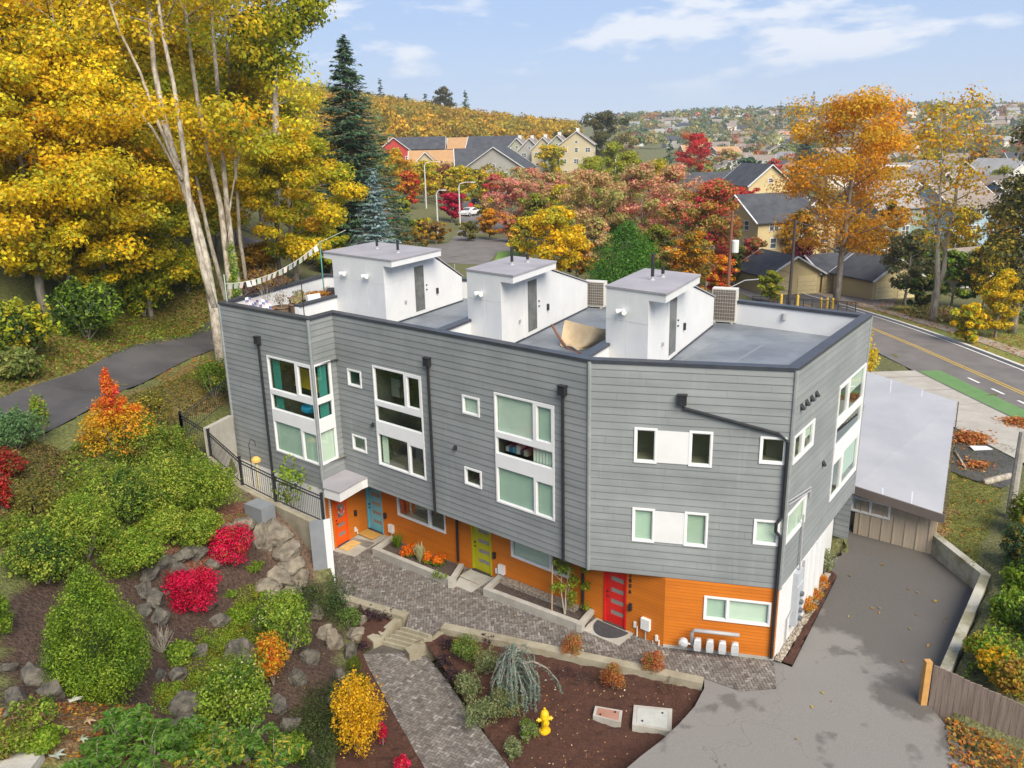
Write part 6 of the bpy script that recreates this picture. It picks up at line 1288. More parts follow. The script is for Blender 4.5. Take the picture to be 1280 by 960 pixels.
def conifer(name, label, base, h, w, pal, seed, whorls=26, per=9, leaf=.3, dens=14, group=None, droop=.25, r=None):
    rg = np.random.default_rng(seed); t = thing(name, label, 'conifer', base, group); mb = MB(); mb.tube([(0, 0, -.3), (0, 0, h*.5), (0, 0, h*.99)], [r or h*.016, h*.009, .02], 7); PP, NN, AA, = [], [], []
    for k in range(whorls):
        f = .05+.94*(k+rg.uniform(-.3, .3))/whorls; R_ = w/2*(1-f)**.85*rg.uniform(.85, 1.12)+.12
        f0_ = f
        for b in range(per):
            f = min(.99, max(.03, f0_+rg.normal(0, .9/whorls))); a = 2*math.pi*(b+rg.uniform(-.4, .4))/per+k*1.3; L_ = R_*rg.uniform(.55, 1.2); d = np.array([math.cos(a), math.sin(a), 0]); tip = d*L_+[0, 0, h*f-L_*droop+L_*.12]; p0 = np.array([0, 0, h*f])
            if L_ > .8: mb.tube([p0, tip], [max(.01, L_*.018), .005], 4, False)
            m = max(4, int(dens*L_/(w/2))); s = rg.uniform(.12, 1, m)**.7; q = p0+(tip-p0)*s[:, None]+np.c_[np.zeros(m), np.zeros(m), -.10*L_*np.sin(math.pi*s)]
            side = np.array([-d[1], d[0], 0]); lat = rg.normal(0, .18, m)*L_*(1.1-s*.7); q = q+side*lat[:, None]; PP.append(q); AA.append(d+side*np.sign(lat)[:, None]*.7+rg.normal(0, .2, (m, 3))-[0, 0, .25]); NN.append(np.tile([0, 0, 1.], (m, 1))+d*.4+rg.normal(0, .35, (m, 3)))
    mb.build('trunk', BARK, t); P = np.concatenate(PP); link_mesh('crown', leaf_mesh('crown', P, np.concatenate(NN), leaf, pick(pal, len(P), rg, .2), .42, .15, rg, np.concatenate(AA)), t); return t
MAPLE = [(.82,.56,.015,3), (.74,.52,.02,3), (.56,.48,.025,2.5), (.40,.40,.028,2), (.76,.40,.015,.8)]
MAPLEG = [(.50,.48,.028,3), (.38,.42,.028,3), (.66,.52,.025,2), (.24,.30,.025,1.2)]
BRONZE = [(.38,.20,.02,3), (.30,.18,.03,2), (.45,.26,.02,2), (.22,.17,.03,1)]
def gp(x, y, z=None): return hit(x, y)
def at_xy(x, y): return np.array([x, y, T(x, y)])
def at_px(px, dist):                  # ground point in the direction of a photo column at a set depth
    d = ray(px, 300); k = dist/ (d @ FWD); p = CAMP+d*k; return at_xy(p[0], p[1])
# big multi-stemmed maple against the left side of the block
def stems_tree(name, label, base, stems, clumps_n, pal, n, leaf, seed, h, bare=.3, bark=None, cr=.055, branch=1.0, flo=.70):
    """stems: list of polylines given as (dx, dz) offsets with depth jitter; limbs and leaf clumps grow from their upper parts"""
    rg = np.random.default_rng(seed); t = thing(name, label, 'tree', base); mb = MB(); cl = []
    for pts, r0, r1 in stems:
        P = [np.array(p, float) for p in pts]; mb.tube(P, np.linspace(r0, r1, len(P)), 9)
        for k in range(clumps_n):
            f = rg.uniform(flo, 1.0); i = min(len(P)-2, int(f*(len(P)-1))); p0 = lerp(P[i], P[i+1], f*(len(P)-1)-i); a = rg.uniform(0, 6.28); L_ = h*rg.uniform(.06, .17)*branch; p1 = p0+np.array([math.cos(a)*L_, math.sin(a)*L_, L_*rg.uniform(.1, .9)])
            mb.tube([p0, lerp(p0, p1, .5)+[0, 0, L_*.08], p1], [r1*.55+.02, .03, .012], 5)
            for b in range(2):
                q = lerp(p0, p1, rg.uniform(.5, 1))+rg.normal(0, .25*L_, 3); mb.tube([lerp(p0, p1, .5), q], [.02, .008], 4)
                if rg.uniform() > bare: s = h*cr*rg.uniform(.7, 1.2); cl.append([*q, s*1.3, s*1.3, s*.7])
            if rg.uniform() > bare: s = h*cr*rg.uniform(.7, 1.2); cl.append([*p1, s*1.3, s*1.3, s*.7])
    mb.build('trunk', bark or PALEBARK, t, smooth=True)
    if cl: link_mesh('crown', clump_leaves(cl, n, leaf, pal, seed, 'crown', .55, .75, 2.4, .6), t)
    return t
def col3(base, pxs, dd=0.0):           # stem points seen at photo pixels, all at the depth of the base (+dd per step)
    out = []
    for i, p in enumerate(pxs): d = ray(*p); k = (dep(base)+dd*i)/(d @ FWD); out.append(CAMP+d*k-base)
    return out
b1 = hit(276, 452); b2 = hit(302, 425); b3 = hit(336, 372)
st1 = [col3(b1, [(277,462),(268,390),(257,325),(243,270),(222,210),(205,150),(192,80),(186,0),(182,-80),(176,-170)], .1), col3(b1, [(268,385),(252,330),(238,265),(228,180),(218,110),(205,50),(196,-10),(190,-90)], -.12),
       col3(b1, [(222,212),(196,150),(175,90),(150,40),(130,-20),(110,-90)], -.1), col3(b1, [(228,225),(190,160),(150,110),(110,70),(60,20)], .1)]
stems_tree('maple_tree', 'huge pale barked maple leaning left beside the grey corner', b1, [(st1[0], .30, .07), (st1[1], .19, .06), (st1[2], .10, .04), (st1[3], .09, .03)], 10, MAPLE, 13000, .21, 11, 26, .5)
st2 = [col3(b2, [(300,432),(290,380),(283,320),(276,260),(262,200),(246,120),(236,50),(226,-40),(220,-140)], .1), col3(b2, [(306,430),(300,372),(290,312),(283,250),(277,180),(272,110),(266,40),(262,-60),(260,-150)], .15), col3(b2, [(283,312),(286,270),(292,230),(300,190),(306,150)], -.1)]
stems_tree('maple_tree', 'twin pale stemmed maple with ivy at its foot behind the grey corner', b2, [(st2[0], .24, .07), (st2[1], .22, .07), (st2[2], .07, .03)], 9, MAPLE+MAPLEG, 10000, .22, 12, 27, .5)
cl = [[*(lerp(st2[1][0], st2[1][2], k/9)+np.array([rg.normal(0, .15), -.25, 0])), .5-.03*k, .4, .55] for k in range(10)]
link_mesh('ivy', clump_leaves(cl, 2200, .14, MIDGREEN, 5, 'ivy'), [o for o in COL.objects if o.name.startswith('maple_tree')][-1])
b4 = at_px(345, 62); st4 = [col3(b4, [(347,345),(346,260),(345,170),(343,100),(341,40),(340,-20),(338,-110)], 0)]
stems_tree('tall_tree', 'tall straight pale trunk tree with sparse green top left of the dark spruce', b4, [(st4[0], .36, .12)], 34, MAPLEG+[(.12,.15,.02,3)], 20000, .28, 13, 30, .2, cr=.05, branch=.9, flo=.5)
# leafy maples of the left wood, individually placed (column, depth, height, half width, palette)
WOOD = [(365,58,10.5,.40,MAPLE+MAPLEG,'yellow green maple in front of the straight pale trunk',15000,.34),(120,47,15,.36,MAPLE,'golden maple overhanging the road at the left',17000,.34),(40,44,13,.40,MAPLE,'golden maple at the left picture edge above the road',17000,.34),(215,55,13,.34,MAPLE+MAPLEG,'yellow maple behind the leaning pale trunk',15000,.36),(190,66,19,.34,MAPLEG+MAPLE,'tall olive yellow maple deep in the wood',15000,.44),(90,62,22,.32,MAPLE,'tall golden maple in the upper left of the wood',18000,.44),(10,58,22,.33,MAPLE,'tall golden maple at the upper left edge',17000,.44),(300,75,17,.30,MAPLEG+MAPLE,'olive maple between the pale trunks and the spruce',13000,.46),(150,80,29,.30,MAPLE+BRONZE,'very tall amber maple at the back of the wood',15000,.55),(250,85,23,.28,MAPLEG+MAPLE,'very tall yellow green maple behind the pale trunks',15000,.55),(50,85,33,.30,BRONZE+MAPLE,'very tall bronze maple at the back left',15000,.58),(330,95,21,.30,MAPLE,'amber maple left of the dark spruce',12000,.50),(-40,50,20,.34,MAPLE,'golden maple mostly outside the left edge',11000,.42),(75,45,7.0,.46,MAPLEG+MAPLE,'low spreading yellow green maple over the leaf bank',12000,.26),(175,50,8,.42,MAPLEG,'low green understorey maple by the road bend',11000,.30),(20,48,6.5,.5,[(.50,.27,.02,3),(.42,.24,.02,2),(.3,.24,.03,1)],'low orange brown thicket maple at the left edge',10000,.28),(270,64,9,.40,MAPLE+MAPLEG,'yellow understorey maple behind the twin pale stems',11000,.34),(130,100,34,.30,MAPLEG,'olive giant maple filling the top of the wood',13000,.62),(390,105,15,.34,MAPLE,'amber maple left behind the dark spruce',9000,.5)]
for i, (px, dd_, h, cw, pal, lb, n, lf) in enumerate(WOOD):
    tree('maple_tree', lb, at_px(px, dd_), h, h*.016+.05, pal, int(n*2.6), lf*.58, 200+i, cb=.16 if h < 16 else .22, cw=cw, nl=22 if h < 12 else 30)
# undergrowth beyond the road
for i, (x, y, w_, h_, lb, pal) in enumerate([(30,425,90,70,'dark green undergrowth at the left road bank',DKGREEN+MAPLEG),(110,400,90,70,'dark green undergrowth beside the road bend',DKGREEN+MIDGREEN),(180,375,70,60,'yellow green undergrowth by the road bend',LIME+MAPLEG),(235,345,60,60,'olive undergrowth behind the leaning trunk',MAPLEG),(20,460,60,40,'pale green brambles on the road bank',[(.2,.25,.06,2),(.3,.3,.08,1)]),(320,330,50,36,'orange brown brambles behind the roof garden',BRONZE),(330,358,60,30,'rusty brambles beside the roof garden wall',BRONZE+TAN)]):
    pxshrub('undergrowth', lb, 'bush', x, y, w_, h_, pal, 4200, .2, form='loose', k=28)
# dark conifers
SPR = [(.095,.17,.095,3), (.14,.23,.12,2), (.065,.12,.065,2)]
conifer('spruce', 'tall dark green spruce left of the far hill', at_px(447, 84), 23.0, 14.0, SPR, 1, 60, 14, .5, 52, droop=.22)
conifer('blue_spruce', 'blue grey spruce in front of the dark spruce', at_px(470, 73), 10.4, 5.6, [(.27,.39,.40,3), (.36,.49,.50,2), (.17,.26,.27,1)], 2, 30, 14, .30, 46)
conifer('fir_tree', 'small dark fir right of the blue spruce', at_px(477, 77), 5.0, 3.4, SPR, 3, 18, 12, .28, 30)
# ------------------------------------------------------------------ autumn trees beyond the block
def mid(label, px, dist, h, wpx_, pal, n, leaf, name='autumn_tree', cb=.14, nl=22, **kw):
    b = at_px(px, dist); cw = max(.12, wpx_*dist/FOC/2/h*.92); _sd[0] += 1
    return tree(name, label, b, h, h*.016+.04, pal, int(n*1.7), leaf*.74, 500+_sd[0], cb=cb, cw=cw, nl=nl, **kw)
YT = [(.80,.54,.015,3), (.74,.47,.015,2), (.54,.46,.03,1.5), (.34,.34,.03,1)]; PINK = [(.74,.30,.23,3), (.62,.34,.20,2), (.48,.36,.14,2), (.70,.18,.18,1)]; RUST = [(.62,.38,.18,3), (.50,.40,.15,2), (.38,.42,.11,2), (.68,.30,.16,1)]
REDT = [(.64,.035,.04,3), (.54,.05,.04,2), (.66,.12,.04,1)]; REDGR = [(.74,.04,.11,2.4), (.60,.18,.07,2), (.36,.30,.06,2.2), (.26,.30,.05,2), (.6,.3,.05,1.2)]; LIMET = [(.36,.38,.03,3), (.28,.33,.03,2), (.46,.40,.03,1)]; ORT = [(.66,.30,.012,3), (.60,.25,.012,2), (.50,.30,.02,2), (.70,.36,.015,1)]; OAK = [(.13,.13,.04,3), (.18,.15,.045,2), (.09,.10,.03,2)]
mid('bright yellow maple behind the middle penthouse', 688, 76, 9.0, 105, YT, 8000, .34)
mid('rust coloured tree right behind the bright yellow maple', 735, 108, 11.0, 100, RUST, 7000, .40)
mid('coral pink tree right of the street lamps', 640, 130, 8.5, 75, PINK, 5000, .42); mid('coral pink tree behind the rust coloured tree', 690, 126, 9.5, 70, PINK+RUST, 5000, .42)
mid('salmon tree above the round green tree', 800, 112, 12.5, 90, PINK+RUST, 7000, .42); mid('pale rust tree left of the red topped tree', 838, 118, 12.5, 60, RUST+PINK, 5000, .42)
t = mid('red topped tree with green and orange skirts right of the round green tree', 884, 92, 12.0, 84, REDGR, 9000, .36)
mid('olive and orange tree behind the tall air conditioner', 866, 80, 7.0, 60, OLIVEP+ORT, 4500, .32)
sgp = at_px(785, 82); shrub('round_evergreen', 'large round bright green evergreen behind the right penthouse', 'tree', sgp, 8.0, 7.4, [(.08,.22,.022,3), (.12,.28,.03,2), (.05,.14,.018,1)], 20000, .2, form='cone', stems=False, k=90, aspect=.5)
mid('low wide crimson canopy before the yellow gabled house', 905, 140, 7.0, 100, REDT, 5000, .45); mid('orange green canopy left of the crimson one', 855, 142, 6.5, 60, ORT+OLIVEP, 3500, .45)
mid('small wine red tree between the limes and the salmon tree', 755, 150, 5.5, 40, REDT, 2500, .45); mid('lime green tree left of the tall lime', 742, 178, 11, 40, LIMET, 3500, .5)
mid('tall lime green tree left of the dark round conifer', 782, 150, 13, 46, LIMET, 4500, .45); mid('lime yellow tree under the dark conifer', 818, 135, 12.5, 50, LIMET+YT, 4500, .45); mid('small lime tree beside the cream gable row', 762, 210, 13, 36, LIMET, 3000, .6)
mid('round scarlet tree right of the dark conifer', 866, 235, 14, 46, REDT+[(.5,.16,.03,1)], 4000, .6)
conifer('fir_tree', 'dark green pointed conifer left of the scarlet tree', at_px(834, 215), 13.5, 8.5, SPR, 14, 16, 10, .8, 14)
mid('large dark oak on the far left skyline', 752, 300, 21, 62, OAK, 5000, .9, 'oak_tree'); mid('second dark oak left of the large one', 712, 300, 14, 50, OAK+BRONZE, 4000, .9, 'oak_tree')
mid('big orange maple at the street behind the right parapet', 1052, 84, 20.5, 190, [(.76,.36,.012,3), (.70,.30,.012,2), (.60,.38,.02,2), (.78,.44,.015,1)], 15000, .34, cb=.24, nl=40, bare=.30)
mid('tall two stemmed tree with thin gold leaves on the lawn', 1178, 72, 20.0, 110, YT+ORT+[(.46,.38,.04,2)], 2300, .36, cb=.36, nl=34, bare=.58, stems=2, spread=.07, bark=PALEBARK)
mid('dark green and gold tree cut by the right picture edge', 1283, 66, 17.5, 80, OAK+[(.4,.3,.03,2), (.2,.2,.04,2)], 9000, .36)
mid('small maroon tree between the garages and the orange maple', 1003, 98, 6.0, 36, [(.22,.03,.06,2), (.30,.05,.08,1)], 2500, .34)
mid('dark grey green tree left of the two stemmed tree', 1140, 84, 7.5, 76, [(.10,.13,.06,2), (.15,.16,.07,2), (.2,.18,.07,1)], 6000, .32)
mid('deep green shrub tree behind the two stemmed tree', 1200, 82, 5.5, 70, DKGREEN+MIDGREEN, 5000, .32); mid('bright yellow tree at the right edge of the lawn', 1262, 64, 5.5, 50, YT, 4000, .26, cb=.08)
mid('yellow olive tree at the right beyond the hedge', 1240, 80, 6.5, 60, OLIVEP+YT, 4000, .32)
# hill side trees at mid distance, left of the street junction
for i, (px, d_, h, w_, pal, lb) in enumerate([(497,190,14,34,YT+ORT,'yellow orange tree left of the orange roofs'),(515,150,9,30,ORT+REDT,'orange red tree below the orange roofs'),(533,165,11,40,YT+LIMET,'yellow green tree in front of the orange roofs'),(560,175,11,30,[(.34,.12,.06,2),(.28,.15,.06,1)],'brown red tree before the cream gables'),(577,158,11,44,YT+LIMET,'golden green tree before the dark roofs'),(600,175,10,34,YT+OLIVEP,'golden tree left of the dark gabled roof'),(566,140,6.6,32,[(.56,.02,.07,3),(.46,.03,.06,1)],'magenta red tree by the parked cars'),(484,125,4.5,18,[(.62,.12,.03,1),(.6,.2,.03,1)],'small orange red tree behind the blue spruce'),(610,140,6,26,OLIVEP+YT,'olive shrub tree beside the parked cars'),(528,122,3.6,34,OLIVEP+YT,'yellow green bush on the junction island'),(500,135,6,36,OLIVEP+LIMET,'green bush tree behind the blue spruce'),(470,110,4,40,OLIVEP+MIDGREEN,'low green scrub right of the blue spruce'),(545,200,12,30,MAPLE,'amber tree under the red gable'),(655,160,9,30,PINK+RUST,'pinkish tree under the dark roof'),(715,160,10,40,PINK,'pink tree below the cream gable row'),(965,150,7,40,ORT+RUST,'rusty tree beside the yellow gabled house'),(990,210,10,36,ORT,'orange tree behind the big orange maple'),(1110,180,11,40,YT+ORT,'golden tree behind the teal house'),(1075,230,12,46,[(.55,.2,.02,1),(.6,.26,.03,1)],'bright orange tree before the pale sheds'),(1240,170,11,44,LIMET+OLIVEP,'lime olive tree at the far right roofs'),(1210,240,15,46,OLIVEP+ORT,'olive tree above the grey roofs at right'),(1150,260,14,40,YT+LIMET,'yellow tree on the right skyline'),(960,260,9,30,REDT+PINK,'small red tree among the tan roofs'),(930,230,10,30,SPR,'dark round tree among the tan roofs'),(1000,330,16,26,SPR,'dark evergreen among the middle roofs'),(905,300,12,34,RUST,'brown tree behind the scarlet tree'),(780,330,16,40,OAK+RUST,'brown oak right of the large dark oak'),(690,240,12,40,LIMET+YT,'lime tree behind the long gable row')]):
    mid(lb, px, d_, h*(.72 if px < 620 else .85), w_, pal, 2600, .5 if d_ < 180 else .75)
for i, (px, d_, h, w_, pal, lb) in enumerate([(505,118,3.2,44,OLIVEP+MIDGREEN,'olive bush on the slope above the junction road'),(545,118,2.8,36,TAN+BRONZE,'rusty low bush at the junction kerb'),(612,122,4.5,30,ORT,'small orange tree by the junction lawn'),(655,104,4.5,50,YT+OLIVEP,'yellow olive tree left of the bright yellow maple'),(720,92,4.5,50,ORT+OLIVEP,'orange olive shrub tree left of the round evergreen'),(748,98,6.5,46,RUST,'rust tree left of the round evergreen'),(835,84,5.0,50,RUST+ORT,'rust orange tree right of the round evergreen'),(845,104,9,60,PINK+REDGR,'pink red tree behind the red topped tree'),(670,150,9,50,RUST+PINK,'rust pink tree along the side street'),(730,135,10,60,PINK,'coral tree behind the rust coloured tree'),(770,130,9,50,RUST+OLIVEP,'olive rust tree above the round evergreen'),(620,165,7,30,PINK+REDT,'rose tree by the side street'),(650,185,8,36,RUST,'brown pink tree along the side street, farther'),(520,105,3.0,50,OLIVEP+BRONZE,'low olive brown scrub by the left junction road'),(445,92,3.5,46,MIDGREEN+OLIVEP,'green scrub under the blue spruce'),(410,78,4.2,50,MAPLEG,'yellow green scrub left of the blue spruce'),(500,170,8,40,YT+ORT,'golden tree before the red gable'),(920,98,5.0,40,MIDGREEN+OLIVEP,'green bush tree behind the transformer pole'),(905,84,4.6,40,REDT+ORT,'red orange bush tree beside the transformer pole'),(985,140,6,40,ORT+OLIVEP,'olive orange tree behind the yellow wing'),(1085,150,9,40,ORT+RUST,'orange rust tree before the deep teal house'),(1130,105,4.5,36,OLIVEP,'olive bush tree before the teal house'),(1215,92,4.0,50,ORT+OLIVEP,'orange olive bush tree before the right garage'),(700,175,8,40,LIMET+ORT,'lime orange tree below the gable row'),(585,120,2.6,30,OLIVEP,'low bush by the nearest street lamp'),(637,118,3.8,36,ORT+PINK,'peach bush tree right of the junction road')]):
    mid(lb, px, d_, h, w_, pal, 2800, .42, nl=18, cb=.10)
for i, (px, d_, h, w_, pal, lb) in enumerate([(735,165,11,44,LIMET,'bright lime tree behind the rust tree'),(700,118,8.5,50,YT+LIMET,'yellow lime tree behind the bright yellow maple'),(822,98,6.5,46,LIMET+OLIVEP,'lime olive tree right of the round evergreen'),(765,118,8,44,MIDGREEN+OLIVEP,'green tree above the round evergreen'),(668,118,7,40,LIMET+OLIVEP,'lime olive tree left of the rust tree'),(1000,105,8.5,50,ORT+OLIVEP,'amber olive tree screening the yellow wing'),(1070,108,8,50,ORT+BRONZE,'bronze tree screening the garages'),(1110,112,9,44,OLIVEP+ORT,'olive amber tree screening the teal house'),(1150,98,6.5,60,MIDGREEN+OLIVEP,'wide green tree screening the deep teal house'),(1200,104,8.5,50,OLIVEP+YT,'olive gold tree screening the pale blue house'),(1250,100,9,50,ORT+LIMET,'amber lime tree screening the right edge house'),(940,100,5.5,40,PINK+REDGR,'pink tree at the corner of the nearest yellow house'),(968,84,3.2,30,LIMET,'lime bush before the gabled garage'),(1225,62,3.0,40,YT+LIMET,'yellow lime bush on the right verge'),(1160,78,3.4,50,DKGREEN+OLIVEP,'dark bush left of the two stemmed trunk')]):
    mid(lb, px, d_, h, w_, pal, 2800, .42, nl=18, cb=.10)
for i, (px, d_, r_, cols_) in enumerate([(236,50,.16,[(300,440),(262,300),(240,200),(212,90),(196,-60)]),(300,54,.15,[(318,420),(300,300),(292,180),(284,60),(276,-80)]),(160,52,.14,[(192,410),(176,300),(150,180),(120,60),(96,-60)])]):
    b = at_px(cols_[0][0], d_); stems_tree('slender_tree', ['slender pale stem left of the great leaning maple', 'slender pale stem right of the twin stems', 'slender pale stem rising over the road bend'][i], b, [(col3(b, cols_, .1), r_, .05)], 8, MAPLE, 3500, .22, 620+i, 26, .5)
# ------------------------------------------------------------------ streets
ASPH = pm('street_asphalt', (.125,.112,.105), (.165,.15,.14), .6, .9, .2, 30); ASPHD = pm('wet_asphalt', (.052,.05,.052), (.085,.08,.082), .5, .8, .2, 20)
CLINE = pm('road_paint_white', (.72,.72,.70), (.60,.60,.58), 3, .7); YLINE = pm('road_paint_yellow', (.55,.36,.05), (.45,.30,.06), 3, .7); GREENL = pm('bike_lane_green', (.10,.20,.065), (.13,.235,.085), 1.2, .8); WALK = pm('sidewalk', (.40,.375,.33), (.33,.30,.255), .8, .9, .2, 12)
TT = lambda dz: (lambda x, y: T(x, y)+dz)
gpt = lambda x, y: hit(x, y)[:2]
fa, fb = gpt(1090, 394), gpt(1285, 464); na, nb_ = gpt(1092, 452), gpt(1285, 519)
ud = (fb-fa)/np.linalg.norm(fb-fa); fl_ = fa-ud*70; fr2 = fb+ud*40; nn = np.array([ud[1], -ud[0]])
if nn @ (na-fa) < 0: nn = -nn
wd = float(nn @ (na-fa)*.5+nn @ (nb_-fb)*.5)
def strip(name, o0, o1, mat, dz, s0=-70, s1=60, step=3.0): 
    L_ = [fa+ud*s0+nn*o0, fa+ud*s1+nn*o0, fa+ud*s1+nn*o1, fa+ud*s0+nn*o1]; return sheet(name, L_, TT(dz), mat, step)
strip('street', 0, wd, ASPH, .05); strip('sidewalk', -3.3, -1.8, pm('leafy_sidewalk', (.26,.20,.13), (.34,.30,.25), .5, .9), .10)
def kerbline(o): mb = MB(); a, b = fa+ud*-70, fa+ud*60; n_ = 40; pts = [lerp(a+nn*o, b+nn*o, k/n_) for k in range(n_+1)]
mb = MB(); prev = None
for k in range(44):
    p = fa+ud*(-70+130*k/43); q = p-nn*.26; z = T(*p)
    if prev is not None: mb.add([(*prev[0], prev[2]+.04), (*p, z+.04), (*p, z+.19), (*prev[0], prev[2]+.19), (*q, z+.19), (*prev[1], prev[2]+.19), (*q, z+.0), (*prev[1], prev[2]+.0)], [(0, 1, 2, 3), (3, 2, 4, 5), (5, 4, 6, 7)])
    prev = (p, q, z)
o = mb.build('street_kerb', pm('kerb_pale', (.62,.60,.56))); tag(o, None, None, kind='structure')
for o0 in (wd*.47, wd*.47+.28): strip('centre_line', o0, o0+.12, YLINE, .06)
strip('bike_lane', wd-1.75, wd-.25, GREENL, .062, 22, 60)
for k in range(14): 
    s = 24+k*2.6; strip('lane_dash', wd-2.62, wd-2.44, CLINE, .066, s, s+1.3, 2)
strip('edge_line', .25, .38, CLINE, .06, -70, 60)
strip('sidewalk', wd, wd+4.0, WALK, .10, 22, 60, 3)
for k in range(9): strip('walk_joint', wd, wd+4.0, pm('joint_dark', (.16,.14,.12)), .108, 23.5+k*3.1, 23.56+k*3.1, 4)
# verge lawn beyond the street with fallen leaves
sheet('verge', [fa+ud*-6-nn*.27, fa+ud*60-nn*.27, fa+ud*60-nn*15, fa+ud*14-nn*15, fa+ud*-6-nn*9], TT(.06), pm('verge_grass', (.13,.17,.03), (.22,.19,.045), .35, .95, .4, 8), 3)
def strip_scatter(o0, o1, s0, s1, n, size, pal, seed, name='leaf_litter'):
    rg = np.random.default_rng(seed); s = rg.uniform(s0, s1, n); o_ = rg.uniform(o0, o1, n); P = fa+ud*s[:, None]+nn*o_[:, None]; P = np.c_[P, terr(P[:, 0], P[:, 1])+.13]; me = leaf_mesh(name, P, rg.normal(0, .4, (n, 3))+[0, 0, 1.2], size, pick(pal, n, rg, .2), .7, .2, rg); tag(link_mesh(name, me), None, None, kind='stuff')
strip_scatter(-6.5, -.3, -10, 45, 2600, .17, LEAFL, 21); strip_scatter(-15, -3.4, -6, 45, 9000, .16, [(.20,.27,.045,3), (.26,.29,.05,2), (.5,.3,.05,.5)], 22, 'verge_grass')
# asphalt yard with leaf pile and the tan path in front of the shed
yard = [(1198,540),(1240,520),(1272,575),(1240,650),(1204,600)]
sheet('asphalt_yard', [gpt(*p) for p in [(1196,549),(1268,566),(1276,600),(1252,612),(1212,600),(1188,590)]], TT(.06), ASPHD, 1.5)
q = [gpt(*p) for p in [(1198,549),(1222,546),(1236,562),(1216,570)]]; rgx = np.random.default_rng(4)
def pile(px, py, rx, n, lb, h):
    b = hit(px, py); rg = np.random.default_rng(int(px)); d = rg.normal(0, .5, (n, 2))*rx; zz = h*np.exp(-(d**2).sum(1)/(rx*rx)*2)*rg.uniform(.2, 1, n)+.07; me = leaf_mesh('leaf_pile', np.c_[d, zz], rg.normal(0, .5, (n, 3))+[0, 0, 1], .16, pick([(.55,.20,.05,3), (.42,.14,.04,2), (.60,.32,.09,2), (.28,.12,.05,1)], n, rg, .25), .7, .2, rg); o = link_mesh('leaf_pile', me); o.location = tuple(b); tag(o, lb, 'leaf pile', None)
pile(1213, 551, 1.25, 1000, 'large orange leaf pile on the asphalt yard', .35); pile(1221, 584, .75, 260, 'smaller orange leaf pile lower on the asphalt yard', .2); pile(1276, 532, 1.1, 700, 'orange leaf heap at the sidewalk end by the right edge', .4)
mb = MB(); mb.add([(-.45, -.25, .02), (.5, -.2, .05), (.45, .25, .03), (-.4, .28, .06), (-.45, -.25, .0), (.5, -.2, .0), (.45, .25, .0), (-.4, .28, .0)], [(0, 1, 2, 3), (7, 6, 5, 4), (0, 4, 5, 1), (1, 5, 6, 2), (2, 6, 7, 3), (3, 7, 4, 0)]); o = mb.build('paper_sheet', WHITE); o.location = tuple(hit(1225, 563)+np.array([0, 0, .1])); tag(o, 'white paper scrap lying beside the leaf pile', 'litter')
def stick(name, pxs, r, mat, lb, cat, zoff=.12):
    P = [hit(*p)+np.array([0, 0, zoff]) for p in pxs]; b = P[0].copy(); mb = MB(); mb.tube([p-b for p in P], [r]*len(P), 8); o = mb.build(name, mat, smooth=True); o.location = tuple(b); tag(o, lb, cat)
stick('plank', [(1193,566),(1206,587)], .05, PALEBARK, 'thin pale plank lying on the asphalt yard', 'plank'); stick('log', [(1230,606),(1262,598)], .16, PALEBARK, 'pale log lying at the edge of the asphalt yard', 'log')
# leaning grey post at the right edge
b = hit(1262, 648); tp = ray(1279, 540); k = (dep(b)-.6)/(tp @ FWD); e = CAMP+tp*k; mb = MB(); mb.tube([np.zeros(3)-[0, 0, .3], (e-b)*.5, e-b], [.17, .16, .14], 9); o = mb.build('timber_post', pm('grey_timber', (.25,.23,.20), (.34,.32,.28), 2, .9, .4, 8)); o.location = tuple(b); tag(o, 'leaning weathered grey timber post at the right edge', 'post')
# road up the wooded hill on the left, drawn between its two visible edges
up_ = [(-30,512),(60,478),(130,449),(200,424),(262,402),(300,385)]; lo_ = [(-30,560),(60,541),(120,508),(190,474),(262,440),(300,425)]
quads = [gpt(*p) for p in up_]+[gpt(*p) for p in lo_[::-1]]
sheet('hill_road', quads, TT(.06), ASPHD, 1.2)
# junction and side streets in the middle distance
def road(name, pts, w_, mat, dz):
    P = [np.array(p[:2]) for p in pts]; L_, R_ = [], []
    for i in range(len(P)):
        t = P[min(i+1, len(P)-1)]-P[max(i-1, 0)]; t /= np.linalg.norm(t); n_ = np.array([-t[1], t[0]]); L_.append(P[i]+n_*w_/2); R_.append(P[i]-n_*w_/2)
    sheet(name, L_+R_[::-1], TT(dz), mat, 4.0)
jc = at_px(575, 108)[:2]; j2 = fa+ud*-70+nn*wd/2
road('street', [j2+ud*2, lerp(j2, jc, .4), lerp(j2, jc, .8), jc-np.array([8, 0])], 12, ASPH, .055)
road('side_street', [at_px(560, 100)[:2], at_px(600, 118)[:2], at_px(612, 140)[:2], at_px(596, 165)[:2], at_px(570, 200)[:2]], 9, ASPH, .06)
road('side_street', [jc-np.array([8, 0]), at_px(500, 98)[:2], at_px(420, 92)[:2], at_px(330, 84)[:2], at_px(260, 80)[:2]], 8, ASPH, .065)
mb = None; tag(sheet('junction_lawn', [at_px(612, 96)[:2], at_px(650, 96)[:2], at_px(648, 108)[:2], at_px(622, 108)[:2]], TT(.09), pm('bright_lawn', (.11,.20,.03), (.15,.24,.045), .6, .95), 3), None, None)
sheet('garage_court', [at_px(985, 84)[:2], at_px(1125, 80)[:2], at_px(1130, 93)[:2], at_px(990, 98)[:2]], TT(.08), ASPH, 4)
